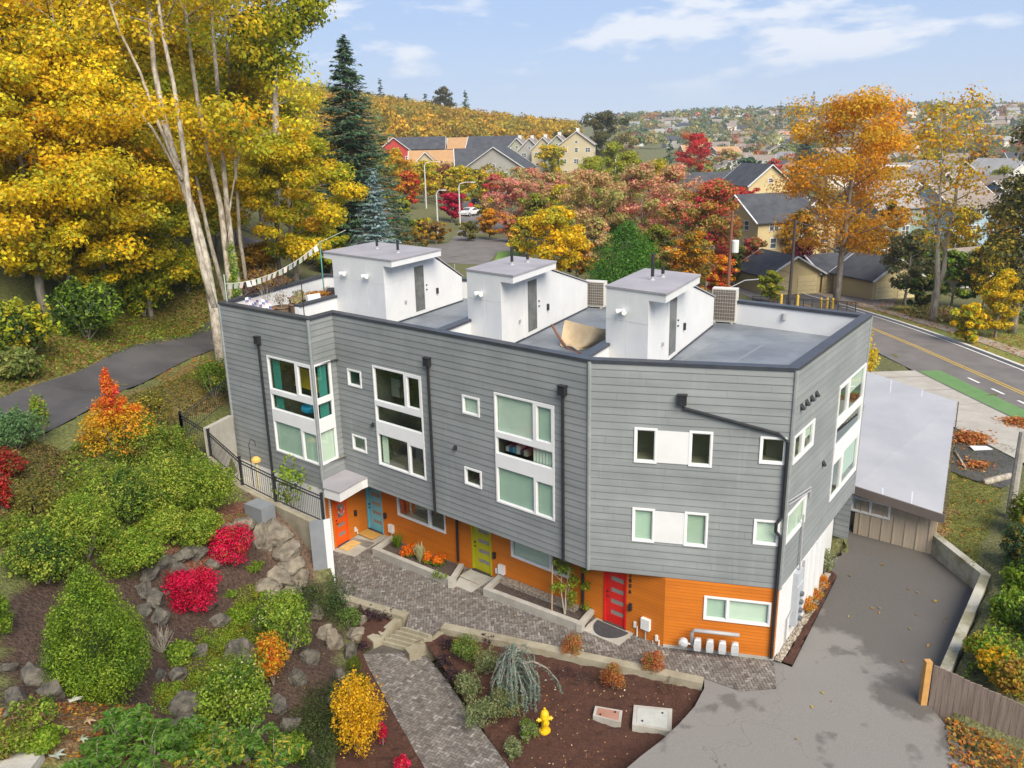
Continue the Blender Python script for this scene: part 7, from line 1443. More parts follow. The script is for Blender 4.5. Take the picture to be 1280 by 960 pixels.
# ------------------------------------------------------------------ houses
ROOFD = pm('dark_shingle', (.045,.048,.056), (.075,.078,.086), .6, .9, .3, 6); ROOFB = pm('brown_shingle', (.20,.165,.14), (.26,.215,.18), .6, .9); ROOFO = pm('tan_shingle', (.42,.25,.12), (.36,.21,.10), .6, .9); ROOFG = pm('grey_shingle', (.25,.245,.24), (.31,.30,.295), .6, .9)
YELW = pm('yellow_clapboard', (.55,.45,.24), (.50,.41,.22), .5, .8); CREAM = pm('cream_clapboard', (.50,.43,.28), (.45,.385,.25), .5, .8); TEAL = pm('teal_clapboard', (.25,.34,.32), (.22,.31,.29), .5, .8); BLUEH = pm('blue_clapboard', (.30,.41,.48), (.27,.38,.45), .5, .8); REDH = pm('red_clapboard', (.42,.05,.04), None, .5, .8); WHH = pm('offwhite_clapboard', (.66,.63,.57), None, .5, .8); SAGEH = pm('sage_clapboard', (.36,.37,.27), None, .5, .8); GREYH = pm('grey_clapboard', (.34,.33,.31), None, .5, .8)
PANEH = pm('house_pane', (.06,.075,.085), (.10,.12,.13), .8, .08)
WM = {}
def wmesh(w_, h_, kind):
    k = (round(w_, 2), round(h_, 2), kind)
    if k in WM: return WM[k]
    f = MB(); t = .09 if w_ < 1.4 else .1
    for q in ((-w_/2, -w_/2+t, 0, h_), (w_/2-t, w_/2, 0, h_), (-w_/2+t, w_/2-t, 0, t), (-w_/2+t, w_/2-t, h_-t, h_)): f.box((q[0], -.05, q[2]), (q[1], .04, q[3]))
    if w_ > 1.3: f.box((-.04, -.048, t), (.04, .035, h_-t))
    if kind == 'grid': f.box((-w_/2+t, -.046, h_*.5-.03), (w_/2-t, .03, h_*.5+.03))
    o = f.build('w', PVC); p = MB(); p.box((-w_/2+t, -.02, t), (w_/2-t, .0, h_-t)); o2 = p.build('p', PANEH); WM[k] = (o.data, o2.data); D.objects.remove(o); D.objects.remove(o2); return WM[k]
def house(name, label, base, w_, d_, hw, rise, yaw, wall, roof, gable='x', wins=True, floors=None, group=None, chim=0, cat='house', over=.45, doors=0, ww=1.5):
    """gable='x': ridge runs along local x (eaves front and back); 'y': gable end faces the front (local -y)"""
    t = thing(name, label, cat, base, group, yaw); mb = MB(); x, y = w_/2, d_/2
    if gable == 'x': mb.add([(-x,-y,-1.5),(x,-y,-1.5),(x,y,-1.5),(-x,y,-1.5),(-x,-y,hw),(x,-y,hw),(x,y,hw),(-x,y,hw),(-x,0,hw+rise),(x,0,hw+rise)], [(0,1,5,4),(2,3,7,6),(1,2,6,9,5),(3,0,4,8,7)])
    else: mb.add([(-x,-y,-1.5),(x,-y,-1.5),(x,y,-1.5),(-x,y,-1.5),(-x,-y,hw),(x,-y,hw),(x,y,hw),(-x,y,hw),(0,-y,hw+rise),(0,y,hw+rise)], [(0,1,5,8,4),(2,3,7,9,6),(1,2,6,5),(3,0,4,7)])
    mb.build('wall', wall, t); r_ = MB(); o_ = over; s = rise/(y if gable == 'x' else x); th = .18
    for sg in (-1, 1):
        if gable == 'x': P = [(-x-o_, sg*(y+o_), hw-o_*s), (x+o_, sg*(y+o_), hw-o_*s), (x+o_, 0, hw+rise), (-x-o_, 0, hw+rise)]
        else: P = [(sg*(x+o_), -y-o_, hw-o_*s), (sg*(x+o_), y+o_, hw-o_*s), (0, y+o_, hw+rise), (0, -y-o_, hw+rise)]
        Q = [(a, b, c+th) for a, b, c in P]; P = [(a, b, c+.02) for a, b, c in P]
        r_.add(P+Q, [(0,1,2,3),(4,5,6,7),(0,1,5,4),(1,2,6,5),(2,3,7,6),(3,0,4,7)])
    ro = r_.build('roof', roof, t)
    if gable == 'y' or gable == 'x':
        for sg in (-1, 1):
            for e in (-1, 1):
                f = MB()
                if gable == 'x': a, b = (e*(x+o_+.02), sg*(y+o_), hw-o_*s), (e*(x+o_+.02), 0, hw+rise)
                else: a, b = (sg*(x+o_), e*(y+o_+.02), hw-o_*s), (0, e*(y+o_+.02), hw+rise)
                f.tube([np.array(a)+[0, 0, .08], np.array(b)+[0, 0, .08]], .12, 4); f.build('bargeboard', WHITE, ro)
    for k in range(chim): f = MB(); cx = -x+w_*(k+.5)/chim; f.box((cx-.5, -.5, hw+rise-.6), (cx+.5, .5, hw+rise+1.0)); f.build('chimney', WHITE, ro)
    if wins:
        fl_n = floors or max(1, int(hw/2.9)); 
        def put(px_, py_, pz_, rot, a_, b_, kd='grid'):
            m1, m2 = wmesh(a_, b_, kd); o1 = D.objects.new('window', m1); COL.objects.link(o1); o1.parent = t; o1.location = (px_, py_, pz_); o1.rotation_euler = (0, 0, rot); o2 = D.objects.new('pane', m2); COL.objects.link(o2); o2.parent = o1
        for fl in range(fl_n):
            z = .9+fl*hw/fl_n; nf = max(1, int(w_/3.2)); ns = max(1, int(d_/3.8))
            for k in range(nf): put(-x+w_*(k+.5)/nf, -y, z, 0, ww if (k+fl) % 2 == 0 else 1.0, 1.4)
            for k in range(ns):
                put(-x, -y+d_*(k+.5)/ns, z, -math.pi/2, 1.1, 1.3); put(x, -y+d_*(k+.5)/ns, z, math.pi/2, 1.1, 1.3)
        if gable == 'y' and rise > 2: put(0, -y, hw+.25, 0, .9, .9)
    for k in range(doors): f = MB(); cx = -x+w_*(k+.5)/doors; f.box((cx-1.25, -y-.06, 0), (cx+1.25, -y+.02, 2.2)); g = f.build('garage_door', WHH if wall is not YELW else pm('cream_door', (.66,.55,.30)), t); f = MB(); [f.box((cx-1.2, -y-.075, .5*q), (cx+1.2, -y-.061, .5*q+.03)) for q in range(1, 4)]; f.build('door_rail', GREYH, g)
    return t
P_ = at_px
house('yellow_house', 'yellow house with dark roof nearest the utility poles', P_(957, 112), 9.5, 10, 6.6, 3.0, R(18), YELW, ROOFD, 'x', floors=3); 
house('yellow_house', 'yellow gabled house with a white gable trim behind the crimson canopy', P_(940, 158), 8.5, 11, 7.6, 3.4, R(12), YELW, ROOFD, 'y'); house('yellow_house', 'long dark roofed yellow house left of the gabled one', P_(872, 166), 17, 10, 5.6, 3.2, R(8), YELW, ROOFD, 'x')
house('yellow_house', 'yellow wing with a small gable in front of the dark roof', P_(990, 116), 7, 9, 6.4, 2.6, R(20), YELW, ROOFD, 'y', floors=3)
house('teal_house', 'teal green house behind the big orange maple', P_(1098, 122), 11, 9, 7.4, 3.4, R(24), TEAL, ROOFG, 'x', floors=3); house('blue_house', 'pale blue house right of the teal one', P_(1182, 122), 10, 9, 7.2, 3.2, R(26), BLUEH, ROOFB, 'x', floors=3); house('teal_house', 'dark teal house between the teal and pale blue ones', P_(1140, 134), 8, 9, 8.0, 3.0, R(26), pm('deep_teal', (.12,.22,.26)), ROOFB, 'y', floors=3)
house('cream_house', 'cream gabled house right of the pale blue one', P_(1222, 128), 8, 9, 7.4, 3.2, R(24), CREAM, ROOFB, 'y', floors=3); house('blue_house', 'pale blue house at the right picture edge', P_(1262, 126), 10, 9, 7.0, 3.0, R(24), BLUEH, ROOFB, 'x', floors=3)
house('grey_house', 'grey gabled house behind the teal row', P_(1165, 160), 13, 10, 7.4, 3.8, R(18), GREYH, ROOFG, 'y'); house('offwhite_house', 'off white gabled house at the far right', P_(1240, 175), 14, 11, 7.0, 4.0, R(20), WHH, ROOFG, 'y')
house('garage', 'yellow garage with dark gable roof by the utility poles', P_(975, 96), 7.0, 6.5, 2.5, 1.9, R(16), YELW, ROOFD, 'y', wins=False, doors=2, cat='garage'); house('garage', 'yellow garage beside the orange maple trunk', P_(1040, 98), 6.2, 6.5, 2.5, 1.5, R(14), YELW, ROOFD, 'x', wins=False, doors=2, cat='garage'); house('garage', 'yellow gabled garage right of the orange maple trunk', P_(1100, 92), 6.4, 6, 2.5, 1.9, R(20), YELW, ROOFD, 'y', wins=False, doors=2, cat='garage'); house('garage', 'low grey roofed garage on the right lawn', P_(1222, 100), 11, 6, 2.4, 1.7, R(22), GREYH, ROOFB, 'x', wins=False, doors=3, cat='garage')
# rows up the slope on the left
for i, (px, d_, w_, dp, hw, rs, yw, wl, rf, g_, lb) in enumerate([(722,255,10,14,9.5,3.6,-8,CREAM,ROOFB,'y','cream end house of the gable row'),(700,262,7,13,9.5,3.4,-10,SAGEH,ROOFB,'y','sage house second in the gable row'),(683,268,7,13,9.5,3.4,-10,CREAM,ROOFB,'y','cream house third in the gable row'),(667,274,7,13,9.5,3.4,-10,GREYH,ROOFB,'y','grey house fourth in the gable row'),(652,280,7,13,9.5,3.4,-10,SAGEH,ROOFB,'y','last pale house of the gable row'),(628,225,16,14,6.5,5.2,-14,GREYH,ROOFD,'y','large dark gabled roof house before the gable row'),(606,240,15,12,6.5,4.6,4,SAGEH,ROOFD,'x','long dark roofed house left of the large gable'),(620,285,16,12,9.5,3.8,-8,CREAM,ROOFD,'x','dark roofed row house behind the large gable'),(560,250,20,12,6.5,4.4,2,CREAM,ROOFO,'x','tan roofed long house with a cream gable'),(538,236,9,12,6.5,4.4,2,CREAM,ROOFO,'y','cream gable under the tan roof'),(498,262,12,12,9,4.6,10,REDH,ROOFO,'y','red gabled house highest on the left'),(528,285,18,12,8,3.6,2,GREYH,ROOFD,'x','dark roofed house beside the red gable'),(590,300,14,11,8,3.4,0,WHH,ROOFO,'x','pale house with a tan roof behind the row')]):
    house('row_house', lb, P_(px, d_), w_, dp, hw, rs, R(yw), wl, rf, g_, chim=1 if i < 5 else 0)
# roofs between the yellow houses and the far hill
rgb_ = random.Random(11); walls_ = [CREAM, WHH, GREYH, SAGEH, YELW, WHH]; roofs_ = [ROOFB, ROOFG, ROOFD, ROOFO, ROOFB]
NB = [(908,290),(935,280),(960,300),(985,270),(915,360),(945,350),(975,390),(1005,380),(900,420),(1030,300),(1060,320),(1100,300),(1130,330),(1160,300),(1195,310),(1225,280),(1255,300),(1275,250),(1090,380),(1120,420),(1180,400),(1220,380),(1260,400),(1015,450),(960,470),(925,480),(1050,470),(880,350),(860,420),(890,500)]
proto = {}
for i, (px, d_) in enumerate(NB):
    k = i % 6; b = P_(px, d_)
    t = house('bungalow', ['cream','off white','grey','sage','yellow','white'][k]+' bungalow with a '+['brown','grey','dark','tan','brown'][i % 5]+' roof in the valley suburb', b, 12+rgb_.uniform(-2, 3), 9, 4.2, 2.8, R(rgb_.uniform(-30, 30)), walls_[k], roofs_[i % 5], 'y' if i % 3 == 0 else 'x', floors=1, group='bungalows of the valley suburb')
mb = MB(); mb.box((-16, -6, -1), (16, 6, 6)); mb.box((-17, -7, 6.001), (17, 7, 6.8)); o = mb.build('store_building', WHH); o.location = tuple(P_(1070, 260)); o.rotation_euler = (0, 0, R(14)); tag(o, 'long flat roofed off white building behind the big orange maple', 'building')
mb = MB(); mb.box((-14, -6, -1), (14, 6, 7)); mb.add([(-15,-7,7.001),(15,-7,7.001),(15,7,7.001),(-15,7,7.001),(-11,0,9.5),(11,0,9.5)], [(0,1,5,4),(2,3,4,5),(1,2,5),(3,0,4),(3,2,1,0)], 1); o = mb.build('hall_building', [WHH, pm('salmon_roof', (.55,.30,.24))]); o.location = tuple(P_(983, 640)); tag(o, 'white hall with a salmon roof low on the far hill', 'building')
# far hill: many tiny houses, each its own object
rgf = np.random.default_rng(21); fm = []
for k in range(8):
    m = MB(); m.box((-6, -4.5, -2), (6, 4.5, 5.5)); m.add([(-6.5,-5,5.501),(6.5,-5,5.501),(6.5,5,5.501),(-6.5,5,5.501),(-6.5,0,8.4),(6.5,0,8.4)], [(0,1,5,4),(2,3,4,5),(1,2,5),(3,0,4)], 1); o = m.build('far_house', [[WHH, CREAM, GREYH, WHITE][k % 4], [ROOFB, ROOFG, ROOFD, ROOFB][(k*3+k//4) % 4]]); fm.append(o.data); D.objects.remove(o)
for k in range(170):
    px = rgf.uniform(775, 1275); d_ = rgf.uniform(560, 960)**1.0; b = P_(px, d_); o = D.objects.new('far_house', fm[k % 8]); COL.objects.link(o); o.location = tuple(b); o.rotation_euler = (0, 0, rgf.uniform(-.6, .6)); o.scale = (.8, .85, .95); tag(o, 'small pale house among trees on the far hill', 'house', 'houses dotted over the far hill')
def forest(name, n, gen, size, hgt, pal, seed, q=46, lf=.45):
    rg = np.random.default_rng(seed); XY = gen(rg, n); z = terr(XY[:, 0], XY[:, 1]); s = rg.uniform(.7, 1.3, len(XY))*size; H_ = s*hgt; cc = pick(pal, len(XY), rg, .18)
    k = np.repeat(np.arange(len(XY)), q); d = rg.normal(size=(len(k), 3)); d /= np.linalg.norm(d, axis=1, keepdims=True); d[:, 2] = np.abs(d[:, 2])*1.0-.15
    P = np.c_[XY[k], z[k]+H_[k]*.45]+d*np.c_[s[k], s[k], H_[k]*.55]*rg.uniform(.75, 1.05, (len(k), 1)); cols = np.clip(cc[k]*(1+rg.normal(0, .22, (len(k), 1))), .004, .9)
    me = leaf_mesh(name, P, d+rg.normal(0, .45, (len(k), 3)), size*lf, cols, .75, .2, rg); tag(link_mesh(name, me), None, None, kind='stuff')
def band(px0, px1, d0, d1):
    def g(rg, n):
        px = rg.uniform(px0, px1, n); d_ = np.sqrt(rg.uniform(d0*d0, d1*d1, n)); out = []
        for a, b in zip(px, d_): r_ = ray(a, 300); p = CAMP+r_*(b/(r_ @ FWD)); out.append(p[:2])
        return np.array(out)
    return g
RIDGE = [(.56,.34,.025,3), (.46,.30,.03,3), (.36,.29,.035,2.5), (.24,.23,.04,2), (.60,.38,.03,1.2)]
forest('ridge_forest', 1500, band(300, 720, 325, 520), 4.6, 2.6, RIDGE, 31, 120, .26)
forest('ridge_forest', 330, band(250, 480, 150, 310), 3.4, 2.4, RIDGE+[(.2,.2,.03,2)], 32, 260, .2)
forest('far_wood', 900, band(770, 1290, 520, 1000), 5.0, 1.9, [(.22,.25,.10,4), (.30,.29,.10,2.5), (.40,.27,.10,1.5), (.13,.19,.10,2), (.46,.20,.11,.6), (.42,.38,.10,1)], 33, 44)
forest('valley_trees', 330, band(860, 1290, 190, 520), 3.6, 1.8, [(.16,.16,.05,3), (.36,.2,.05,2), (.3,.28,.05,2), (.4,.1,.06,1), (.09,.12,.05,2)], 34, 110, .28)
forest('valley_trees', 160, band(470, 640, 170, 330), 3.4, 2.1, RIDGE+[(.3,.3,.04,2), (.4,.12,.04,1)], 35, 160, .22)
for i, (px, d_, h, lb) in enumerate([(487,470,22,'dark fir highest on the left ridge'),(517,480,16,'small dark fir on the ridge, second from left'),(540,470,17,'dark fir left of the ridge oak'),(588,460,22,'dark fir right of the ridge oak'),(1003,820,26,'dark fir on the far hill crest'),(985,700,24,'tall dark conifer left on the far hill slope'),(965,760,22,'dark conifer low on the far hill')]):
    conifer('fir_tree', lb, P_(px, d_), h, h*.45, SPR, 60+i, 12, 8, 1.6, 8)
mid('round dark oak on the left ridge line', 561, 465, 22, 28, OAK, 1500, 1.5, 'oak_tree')
# ------------------------------------------------------------------ poles, lamps, cars, bollards
def lamp(px, d_, h, lb, arm=2.2, sg=1):
    b = P_(px, d_); t = thing('street_lamp', lb, 'street lamp', b, 'street lamps at the junction'); mb = MB(); mb.tube([(0, 0, -.2), (0, 0, h*.9), (sg*.2, 0, h*.97), (sg*arm*.5, 0, h), (sg*arm, 0, h)], [.13, .1, .08, .06, .05], 7); mb.build('pole', pm('lamp_grey', (.55,.56,.56)), t); mb = MB(); mb.box((sg*arm-.1, -.15, h-.08), (sg*arm+.65*sg if sg > 0 else sg*arm+.1, .15, h+.08)) if sg > 0 else mb.box((sg*arm-.65, -.15, h-.08), (sg*arm+.1, .15, h+.08)); mb.build('lamp_head', pm('lamp_grey', (.55,.56,.56)), t)
lamp(548, 128, 6.6, 'short white street lamp nearest the junction', .9); lamp(576, 133, 7.4, 'white street lamp arm over the parked cars', 2.0); lamp(535, 155, 8.2, 'street lamp standing farthest back before the golden trees', 2.2); lamp(768, 205, 10, 'single street lamp among the lime trees', 2.4)
def upole(px, py, d_, h, lb, m, eq=False):
    b = P_(px, d_); t = thing('utility_pole', lb, 'utility pole', b, 'utility poles behind the right parapet'); mb = MB(); mb.tube([(0, 0, -.3), (.05, 0, h)], [.17, .12], 8); mb.build('pole', m, t)
    if eq:
        mb = MB(); mb.lathe([(.3, 0), (.32, .05), (.32, 1.0), (.26, 1.08)], (.42, -.1, h*.62), 12); mb.build('transformer', pm('transformer', (.62,.64,.64)), t); mb = MB(); mb.tube([(0, 0, h*.28), (1.4, -.2, h*.36), (2.6, -.3, h*.37)], .05, 6); mb.build('lamp_arm', PIPE, t)
    return t, b
t1, b1_ = upole(913, 300, 72, 9.4, 'red brown utility pole with a grey transformer', pm('red_pole', (.20,.085,.055), None, 2, .9), True); t2, b2_ = upole(992, 300, 78, 8.6, 'dark utility pole right of the transformer pole', pm('dark_pole', (.06,.05,.045), None, 2, .9))
for k in range(3):
    a = b1_+np.array([0, 0, 6.0-.8*k]); e = b2_+np.array([0, 0, 3.6-.9*k]); mb = MB(); mb.tube([lerp(a, e, s)-np.array([0, 0, .8*4*s*(1-s)*.3]) for s in np.linspace(0, 1, 9)], .02, 4); o = mb.build('overhead_wire', BLACK); o = recenter(o); tag(o, 'thin dark wire sagging between the two utility poles', 'wire', 'wires between the utility poles')
YP = pm('bollard_yellow', (.62,.40,.05), None, 3, .6)
for i, (px, d_, h) in enumerate([(982, 76, 1.7), (1003, 76, 1.7), (1033, 80, 1.1), (1041, 80, 1.1), (1048, 80, 1.1)]):
    mb = MB(); mb.lathe([(.13, -.2), (.13, h-.1), (.10, h), (.03, h+.04)], n=10); o = mb.build('bollard', YP); o.location = tuple(P_(px, d_)); tag(o, ['taller yellow post left of the dark utility pole', 'taller yellow post right of the dark utility pole', 'short yellow post, left of three by the garages', 'short yellow post, middle of three by the garages', 'short yellow post, right of three by the garages'][i], 'bollard', 'yellow posts by the garages')
def car(px, d_, yaw, colr, lb):
    b = P_(px, d_); m = pm('car_'+lb.split()[0], colr, tuple(c*.9 for c in colr), 3, .25); t = thing('parked_car', lb, 'car', b, 'cars parked in the side street', yaw)
    prof = [(-2.2,.35),(-2.25,.75),(-2.05,.92),(-1.3,.98),(-.6,1.45),(.9,1.47),(1.6,1.02),(2.15,.9),(2.25,.6),(2.2,.35)]; mb = MB(); n = len(prof); hw_ = lambda z: .88 if z < 1.0 else .70
    vs = [(x, -hw_(z), z) for x, z in prof]+[(x, hw_(z), z) for x, z in prof]; mb.add(vs, [tuple(range(n)), tuple(range(2*n-1, n-1, -1))]+[(i+1, i, n+i, n+i+1) for i in range(n-1)]+[(0, n-1, 2*n-1, n)]); mb.build('body', m, t, smooth=False)
    g = MB()
    for s in (-1, 1): g.add([(-1.1, s*.83, 1.0), (1.35, s*.83, 1.02), (.85, s*.725, 1.40), (-.55, s*.725, 1.39)], [(0, 1, 2, 3)])
    g.add([(-1.24, -.72, 1.02), (-1.24, .72, 1.02), (-.66, .62, 1.43), (-.66, -.62, 1.43)], [(0, 1, 2, 3)]); g.add([(1.56, -.72, 1.05), (1.56, .72, 1.05), (.97, .62, 1.46), (.97, -.62, 1.46)], [(3, 2, 1, 0)]); g.build('window', PANEH, t)
    for x in (-1.4, 1.4):
        for s in (-1, 1): w2 = MB(); w2.tube([(x, s*.72, .33), (x, s*.92, .33)], .33, 14); w_o = w2.build('wheel', pm('tyre', (.02,.02,.02)), t); r2 = MB(); r2.tube([(x, s*.921, .33), (x, s*.935, .33)], .19, 10); r2.build('rim', PIPE, w_o)
        h2 = MB()
    for s in (-.6, .6): h2 = MB(); h2.box((-2.27, s-.16, .62), (-2.18, s+.16, .76)); h2.build('headlight', pm('lamp_lens', (.7,.7,.68), None, 3, .2), t)
car(588, 150, R(60), (.70,.70,.70), 'white car parked first in the side street'); car(580, 157, R(62), (.10,.10,.11), 'charcoal car parked behind the white one'); car(569, 164, R(64), (.25,.26,.28), 'grey car parked behind the charcoal one'); car(598, 176, R(70), (.03,.032,.04), 'black car on the opposite side of the street')
b = P_(590, 146); t = thing('street_sign', 'red sign board on a post in front of the white car', 'sign', b); mb = MB(); mb.tube([(0, 0, -.2), (0, 0, 2.6)], .04, 6); mb.build('post', PIPE, t); mb = MB(); mb.lathe([(.01, -.02), (.42, -.02), (.42, .02), (.01, .02)], n=8); s = mb.build('board', pm('sign_red', (.55,.02,.02)), t); s.location = (0, -.08, 2.4); s.rotation_euler = (math.pi/2, R(22.5), 0)
# chain-link fence line before the garages
f = thing('chain_link_fence', 'low dark chain link fence before the garages', 'fence', P_(960, 78)); o_ = np.array(f.location); A_, B_ = P_(945, 78), P_(1078, 76); mb = MB()
for k in range(13): q = lerp(A_, B_, k/12); mb = MB(); mb.tube([q-[0, 0, .1], q+[0, 0, 1.2]], .035, 5); mb.build('post', BLACK, f, o_)
mb = MB(); mb.tube([A_+[0, 0, 1.2], B_+[0, 0, 1.2]], .03, 5); mb.tube([A_+[0, 0, .1], B_+[0, 0, .1]], .02, 4)
for k in range(120):
    q = lerp(A_, B_, k/120); q2 = lerp(A_, B_, min(1, (k+1.2)/120)); mb.tube([q+[0, 0, .1], q2+[0, 0, 1.2]], .008, 3); mb.tube([q2+[0, 0, .1], q+[0, 0, 1.2]], .008, 3)
mb.build('mesh_panel', BLACK, f, o_)
# hedges on the right verge
for i, (px, d_, w_, h, lb, pal) in enumerate([(1195,74,5,1.3,'clipped red brown hedge on the verge, left part',OLIVEP+RUST),(1232,72,5,1.3,'clipped red brown hedge on the verge, right part',OLIVEP+RUST),(1262,72,4,1.6,'green hedge end at the right edge of the verge',DKGREEN+OLIVEP)]):
    shrub('hedge', lb, 'hedge', P_(px, d_), w_, h, pal, 3000, .2, form='flat', k=30)
b = hit(1090, 458); shrub('street_shrub', 'small yellow tree against the grey corner at the street', 'tree', P_(1091, 52), 2.0, 3.2, YT, 1800, .16, form='loose')
forest('far_wood', 500, band(1290, 1800, 420, 1000), 5.0, 1.9, [(.16,.19,.08,4), (.22,.22,.08,2), (.28,.20,.08,1), (.10,.15,.08,3)], 36, 40)
forest('valley_trees', 160, band(1300, 1750, 110, 420), 3.8, 1.9, [(.16,.18,.05,3), (.36,.24,.05,2), (.3,.3,.05,2)], 37, 110, .28)
forest('hillside_wood', 160, band(-420, -30, 62, 240), 3.6, 2.6, MAPLE+MAPLEG, 38, 300, .16)
# ------------------------------------------------------------------ roof garden on the left terrace
TERRA = pm('terracotta', (.32,.14,.07), (.40,.19,.10), 6, .85); WOODD = pm('dark_planter_wood', (.14,.09,.055), (.22,.15,.10), 3, .8, .3, 20)
def onroof(px, py, z=DK): return atz(px, py, z)
def pot(px, py, r_, h, mat, lb, plant=None, z=DK+.0, zz=.45):
    b = onroof(px, py, DK+zz); b[2] = DK; t = thing('plant_pot', lb, 'plant pot', b, 'pots of the roof garden'); hh = zz+h*.5
    mb = MB(); mb.lathe([(r_*.72, 0), (r_*.95, hh*.9), (r_*1.05, hh*.9), (r_*1.05, hh), (r_*.9, hh), (r_*.88, hh-.05)], n=14); mb.build('pot', mat, t, smooth=False)
    if plant:
        pal, n, hgt, lf = plant; rg = np.random.default_rng(int(px*7)); mb = MB()
        for k in range(14): a = rg.uniform(0, 6.28); mb.tube([(0, 0, hh-.06), (math.cos(a)*r_*.5, math.sin(a)*r_*.5, hh+hgt*.5), (math.cos(a)*r_*rg.uniform(.6, 1.1), math.sin(a)*r_*rg.uniform(.6, 1.1), hh+hgt*rg.uniform(.6, 1))], [.012, .008, .003], 4)
        mb.build('stem', PALEBARK, t); link_mesh('foliage', clump_leaves([[0, 0, hh+hgt*.5, r_*.9, r_*.9, hgt*.45]], n, lf, pal, int(px), 'foliage'), t)
pot(335, 386, .32, .1, TERRA, 'low terracotta bowl with a bare branching plant', (TAN, 30, 1.0, .06)); pot(352, 384, .40, .1, WOODD, 'round wooden tub with dry stems', (TAN, 160, .7, .07)); pot(371, 384, .34, .35, WOODD, 'dark wooden tub near the front corner', (RUST, 120, .25, .08)); pot(379, 379, .30, .35, TERRA, 'terracotta pot beside the front corner tub', (RUST, 90, .25, .08)); pot(385, 388, .26, .3, TERRA, 'small terracotta pot at the coping corner', (REDT, 80, .25, .06)); pot(374, 377, .34, .5, pm('brown_tub', (.28,.19,.10)), 'tall tan tub behind the dark tub', (TAN+OLIVEP, 120, .3, .08)); pot(402, 379, .20, .3, pm('green_pot', (.02,.22,.13), None, 5, .3), 'glossy green pot beside the table', None)
pot(411, 374, .3, .5, TERRA, 'terracotta pot on the far side of the table', (RUST+OLIVEP, 120, .35, .08))
b = onroof(395, 371, DK+.7); b[2] = DK; t = thing('roof_table', 'long dark wooden table with orange leaves on the roof garden', 'table', b, None, R(30)); mb = MB(); mb.box((-1.2, -.4, .70), (1.2, .4, .75)); mb.build('tabletop', WOODD, t)
for x in (-1.1, 1.1):
    for y in (-.33, .33): mb = MB(); mb.box((x-.04, y-.04, 0), (x+.04, y+.04, .70)); mb.build('leg', WOODD, t)
me = clump_leaves([[0, 0, .86, .7, .25, .10]], 350, .09, [(.55,.24,.03,2), (.45,.3,.05,1)], 3, 'planting'); o = link_mesh('tray_planting', me); o.location = tuple(b+np.array([.1, 0, 0])); tag(o, 'orange leafed planting lying on the roof table', 'plants')
mb = MB(); mb.box((-.3, -.12, 0), (.3, .12, .8)); o = mb.build('cushion', pm('white_cloth', (.75,.75,.76))); o.location = tuple(np.array([*onroof(394, 382, DK+.5)[:2], DK+.2])); o.rotation_euler = (R(-12), 0, R(40)); tag(o, 'white board leaning among the roof garden pots', 'board')
mb = MB(); mb.box((-.26, -.26, 0), (.26, .26, .95)); mb.box((-.28, -.28, .951), (.28, .28, 1.0)); o = mb.build('storage_bin', pm('dark_bin', (.09,.075,.08))); o.location = tuple(np.array([*onroof(417, 366, DK+.8)[:2], DK])); tag(o, 'dark storage bin against the left penthouse', 'bin')
b = onroof(406, 376, DK+.2); b[2] = DK+.001; mb = MB(); mb.tube([(0, 0, 0), (0, 0, 3.0)], .028, 6); mb.lathe([(.26, 0), (.24, .06), (.05, .08)], n=12); p_ = mb.build('bunting_pole', pm('teal_pole', (.10,.34,.33))); p_.location = tuple(b); tag(p_, 'thin teal pole holding the flag string by the left penthouse', 'pole'); pole_top = b+np.array([0, 0, 2.95])
b2_ = onroof(284, 378, DK+.9); b2_[2] = DK+.001; mb = MB(); mb.tube([(0, 0, 0), (0, 0, 2.1)], .022, 6); p_ = mb.build('bunting_pole', pm('pale_green_pole', (.4,.55,.42))); p_.location = tuple(b2_); tag(p_, 'thin pale pole at the far left roof corner', 'pole')
b3_ = onroof(371, 384, DK+.9); b3_[2] = DK+.001; mb = MB(); mb.tube([(0, 0, 0), (0, 0, 1.9)], .02, 6); p_ = mb.build('garden_stake', BLACK); p_.location = tuple(b3_+np.array([.25, .1, 0])); tag(p_, 'dark garden stake standing among the roof pots', 'stake')
ff = thing('prayer_flags', 'string of pale bunting flags sagging across the roof garden', 'bunting', b2_); o_ = np.array(ff.location); a, e = b2_+np.array([0, 0, 1.7]), pole_top; mb = MB(); f = lambda s: lerp(a, e, s)-np.array([0, 0, 1.0*4*s*(1-s)*.45]); mb.tube([f(s) for s in np.linspace(0, 1, 25)], .012, 4); mb.tube([e, e+np.array([1.2, .2, .5])], .012, 4); mb.build('string', pm('string', (.6,.62,.5)), ff, o_)
rgq = random.Random(8); FC_ = [pm('flag_%d' % k, c) for k, c in enumerate([(.60,.60,.55), (.46,.54,.44), (.56,.48,.44), (.50,.54,.56)])]
for k in range(17):
    s = .03+.95*k/17; p, q = f(s), f(s+.038); h = .25; sw = np.array([rgq.uniform(-.1, .1), rgq.uniform(-.1, .1), 0]); mb = MB(); mid_ = lerp(p, q, .5)+sw*.6-[0, 0, h*.5]
    mb.quad(p, q, q+sw-[0, 0, h], p+sw*.5-[0, 0, h*.95]); o = mb.build('flag', FC_[k % 4], ff, o_); m2 = o.modifiers.new('thick', 'SOLIDIFY'); m2.thickness = .006
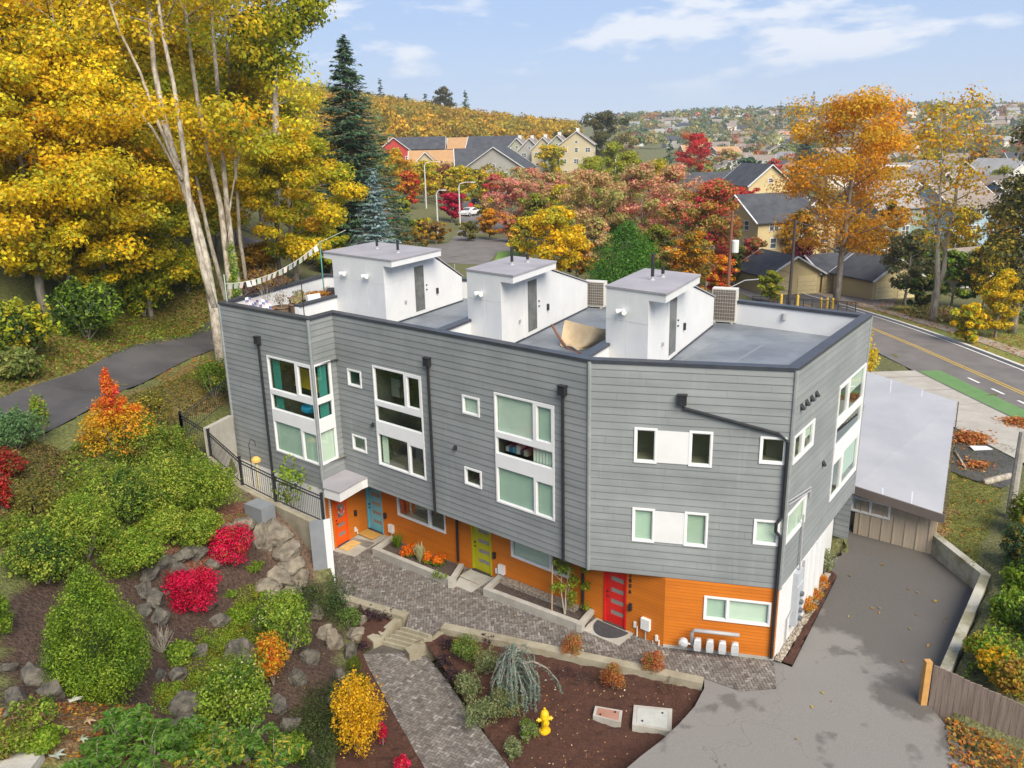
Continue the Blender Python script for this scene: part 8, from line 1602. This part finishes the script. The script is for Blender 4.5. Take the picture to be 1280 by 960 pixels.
# checked cloth draped at the left end, dead vines over the far parapet
mb = MB(); b = onroof(290, 384, DK+.8); n_ = 10
for i in range(n_):
    for j in range(6): pass
P = [[b+np.array([.35+1.3*i/9+.02*j, .75-.09*i+.08*math.sin(i*.9)-.05*j, .25-.10*j+.04*math.sin(i*1.3)]) for j in range(7)] for i in range(10)]
for i in range(9):
    for j in range(6): mb.quad(P[i][j], P[i+1][j], P[i+1][j+1], P[i][j+1], (i+j) % 3)
o = mb.build('checked_cloth', [pm('cloth_white', (.70,.68,.68)), pm('cloth_blue', (.12,.17,.30)), pm('cloth_pink', (.58,.42,.42))]); m2 = o.modifiers.new('thick', 'SOLIDIFY'); m2.thickness = .006; tag(recenter(o), 'checked blue and pink cloth draped at the left roof corner', 'cloth')
rg = np.random.default_rng(17); F = Face(B0, P0); mb = MB()
for k in range(70):
    u = rg.uniform(3.2, 6.4); p = F.pt(u, PT+.02, -.1); d = np.array([rg.normal(0, .5), rg.normal(0, .5), rg.uniform(.3, 1.1)]); mb.tube([p, p+d*.5+rg.normal(0, .1, 3), p+d], [.016, .011, .004], 4)
o = mb.build('dead_vine', pm('vine_brown', (.13,.085,.07))); tag(recenter(o), 'tangle of dead vines over the far left parapet', 'vine')
# mushroom bird feeder on a hook by the metal fence
b = FEN[2]+np.array([.55, .35, -.3]); t = thing('bird_feeder', 'yellow mushroom shaped feeder behind the metal fence', 'bird feeder', b); mb = MB(); mb.lathe([(.07, 0), (.06, 1.15)], n=9); mb.build('stalk', pm('cream_stalk', (.6,.52,.35)), t); mb = MB(); mb.lathe([(.08, 1.15), (.20, 1.17), (.19, 1.27), (.10, 1.36), (.02, 1.38)], n=12); mb.build('cap', pm('mushroom_cap', (.66,.40,.10)), t); mb = MB(); mb.tube([(-.25, .1, 0), (-.25, .1, 1.9), (-.15, .1, 2.1), (.0, .1, 2.0), (.02, .1, 1.8)], .014, 5); mb.build('hook', BLACK, t)
pv = FEN[1]+np.array([.5, .4, -.5])
shrub('potted_maple', 'light green small maple behind the metal fence', 'shrub', pv, 1.5, 2.0, LIME, 420, .16, form='loose', k=14)
# ------------------------------------------------------------------ autumn haze over the valley
mb = MB(); mb.box((xs[0]-20, ys[0]-20, gz.min()-1.0), (xs[-1]+20, ys[-1]+20, max(gz.max()+25, 60))); hz = mb.build('haze', D.materials.new('valley_air')); hm = hz.data.materials[0]; hm.use_nodes = True; ht = hm.node_tree; ht.nodes.remove(ht.nodes['Principled BSDF'])
hv = ht.nodes.new('ShaderNodeVolumePrincipled'); hv.inputs['Color'].default_value = (.80, .87, 1.0, 1); hv.inputs['Density'].default_value = .00022; hv.inputs['Anisotropy'].default_value = .2
ht.links.new(hv.outputs[0], ht.nodes['Material Output'].inputs['Volume']); tag(hz, None, None, kind='stuff')
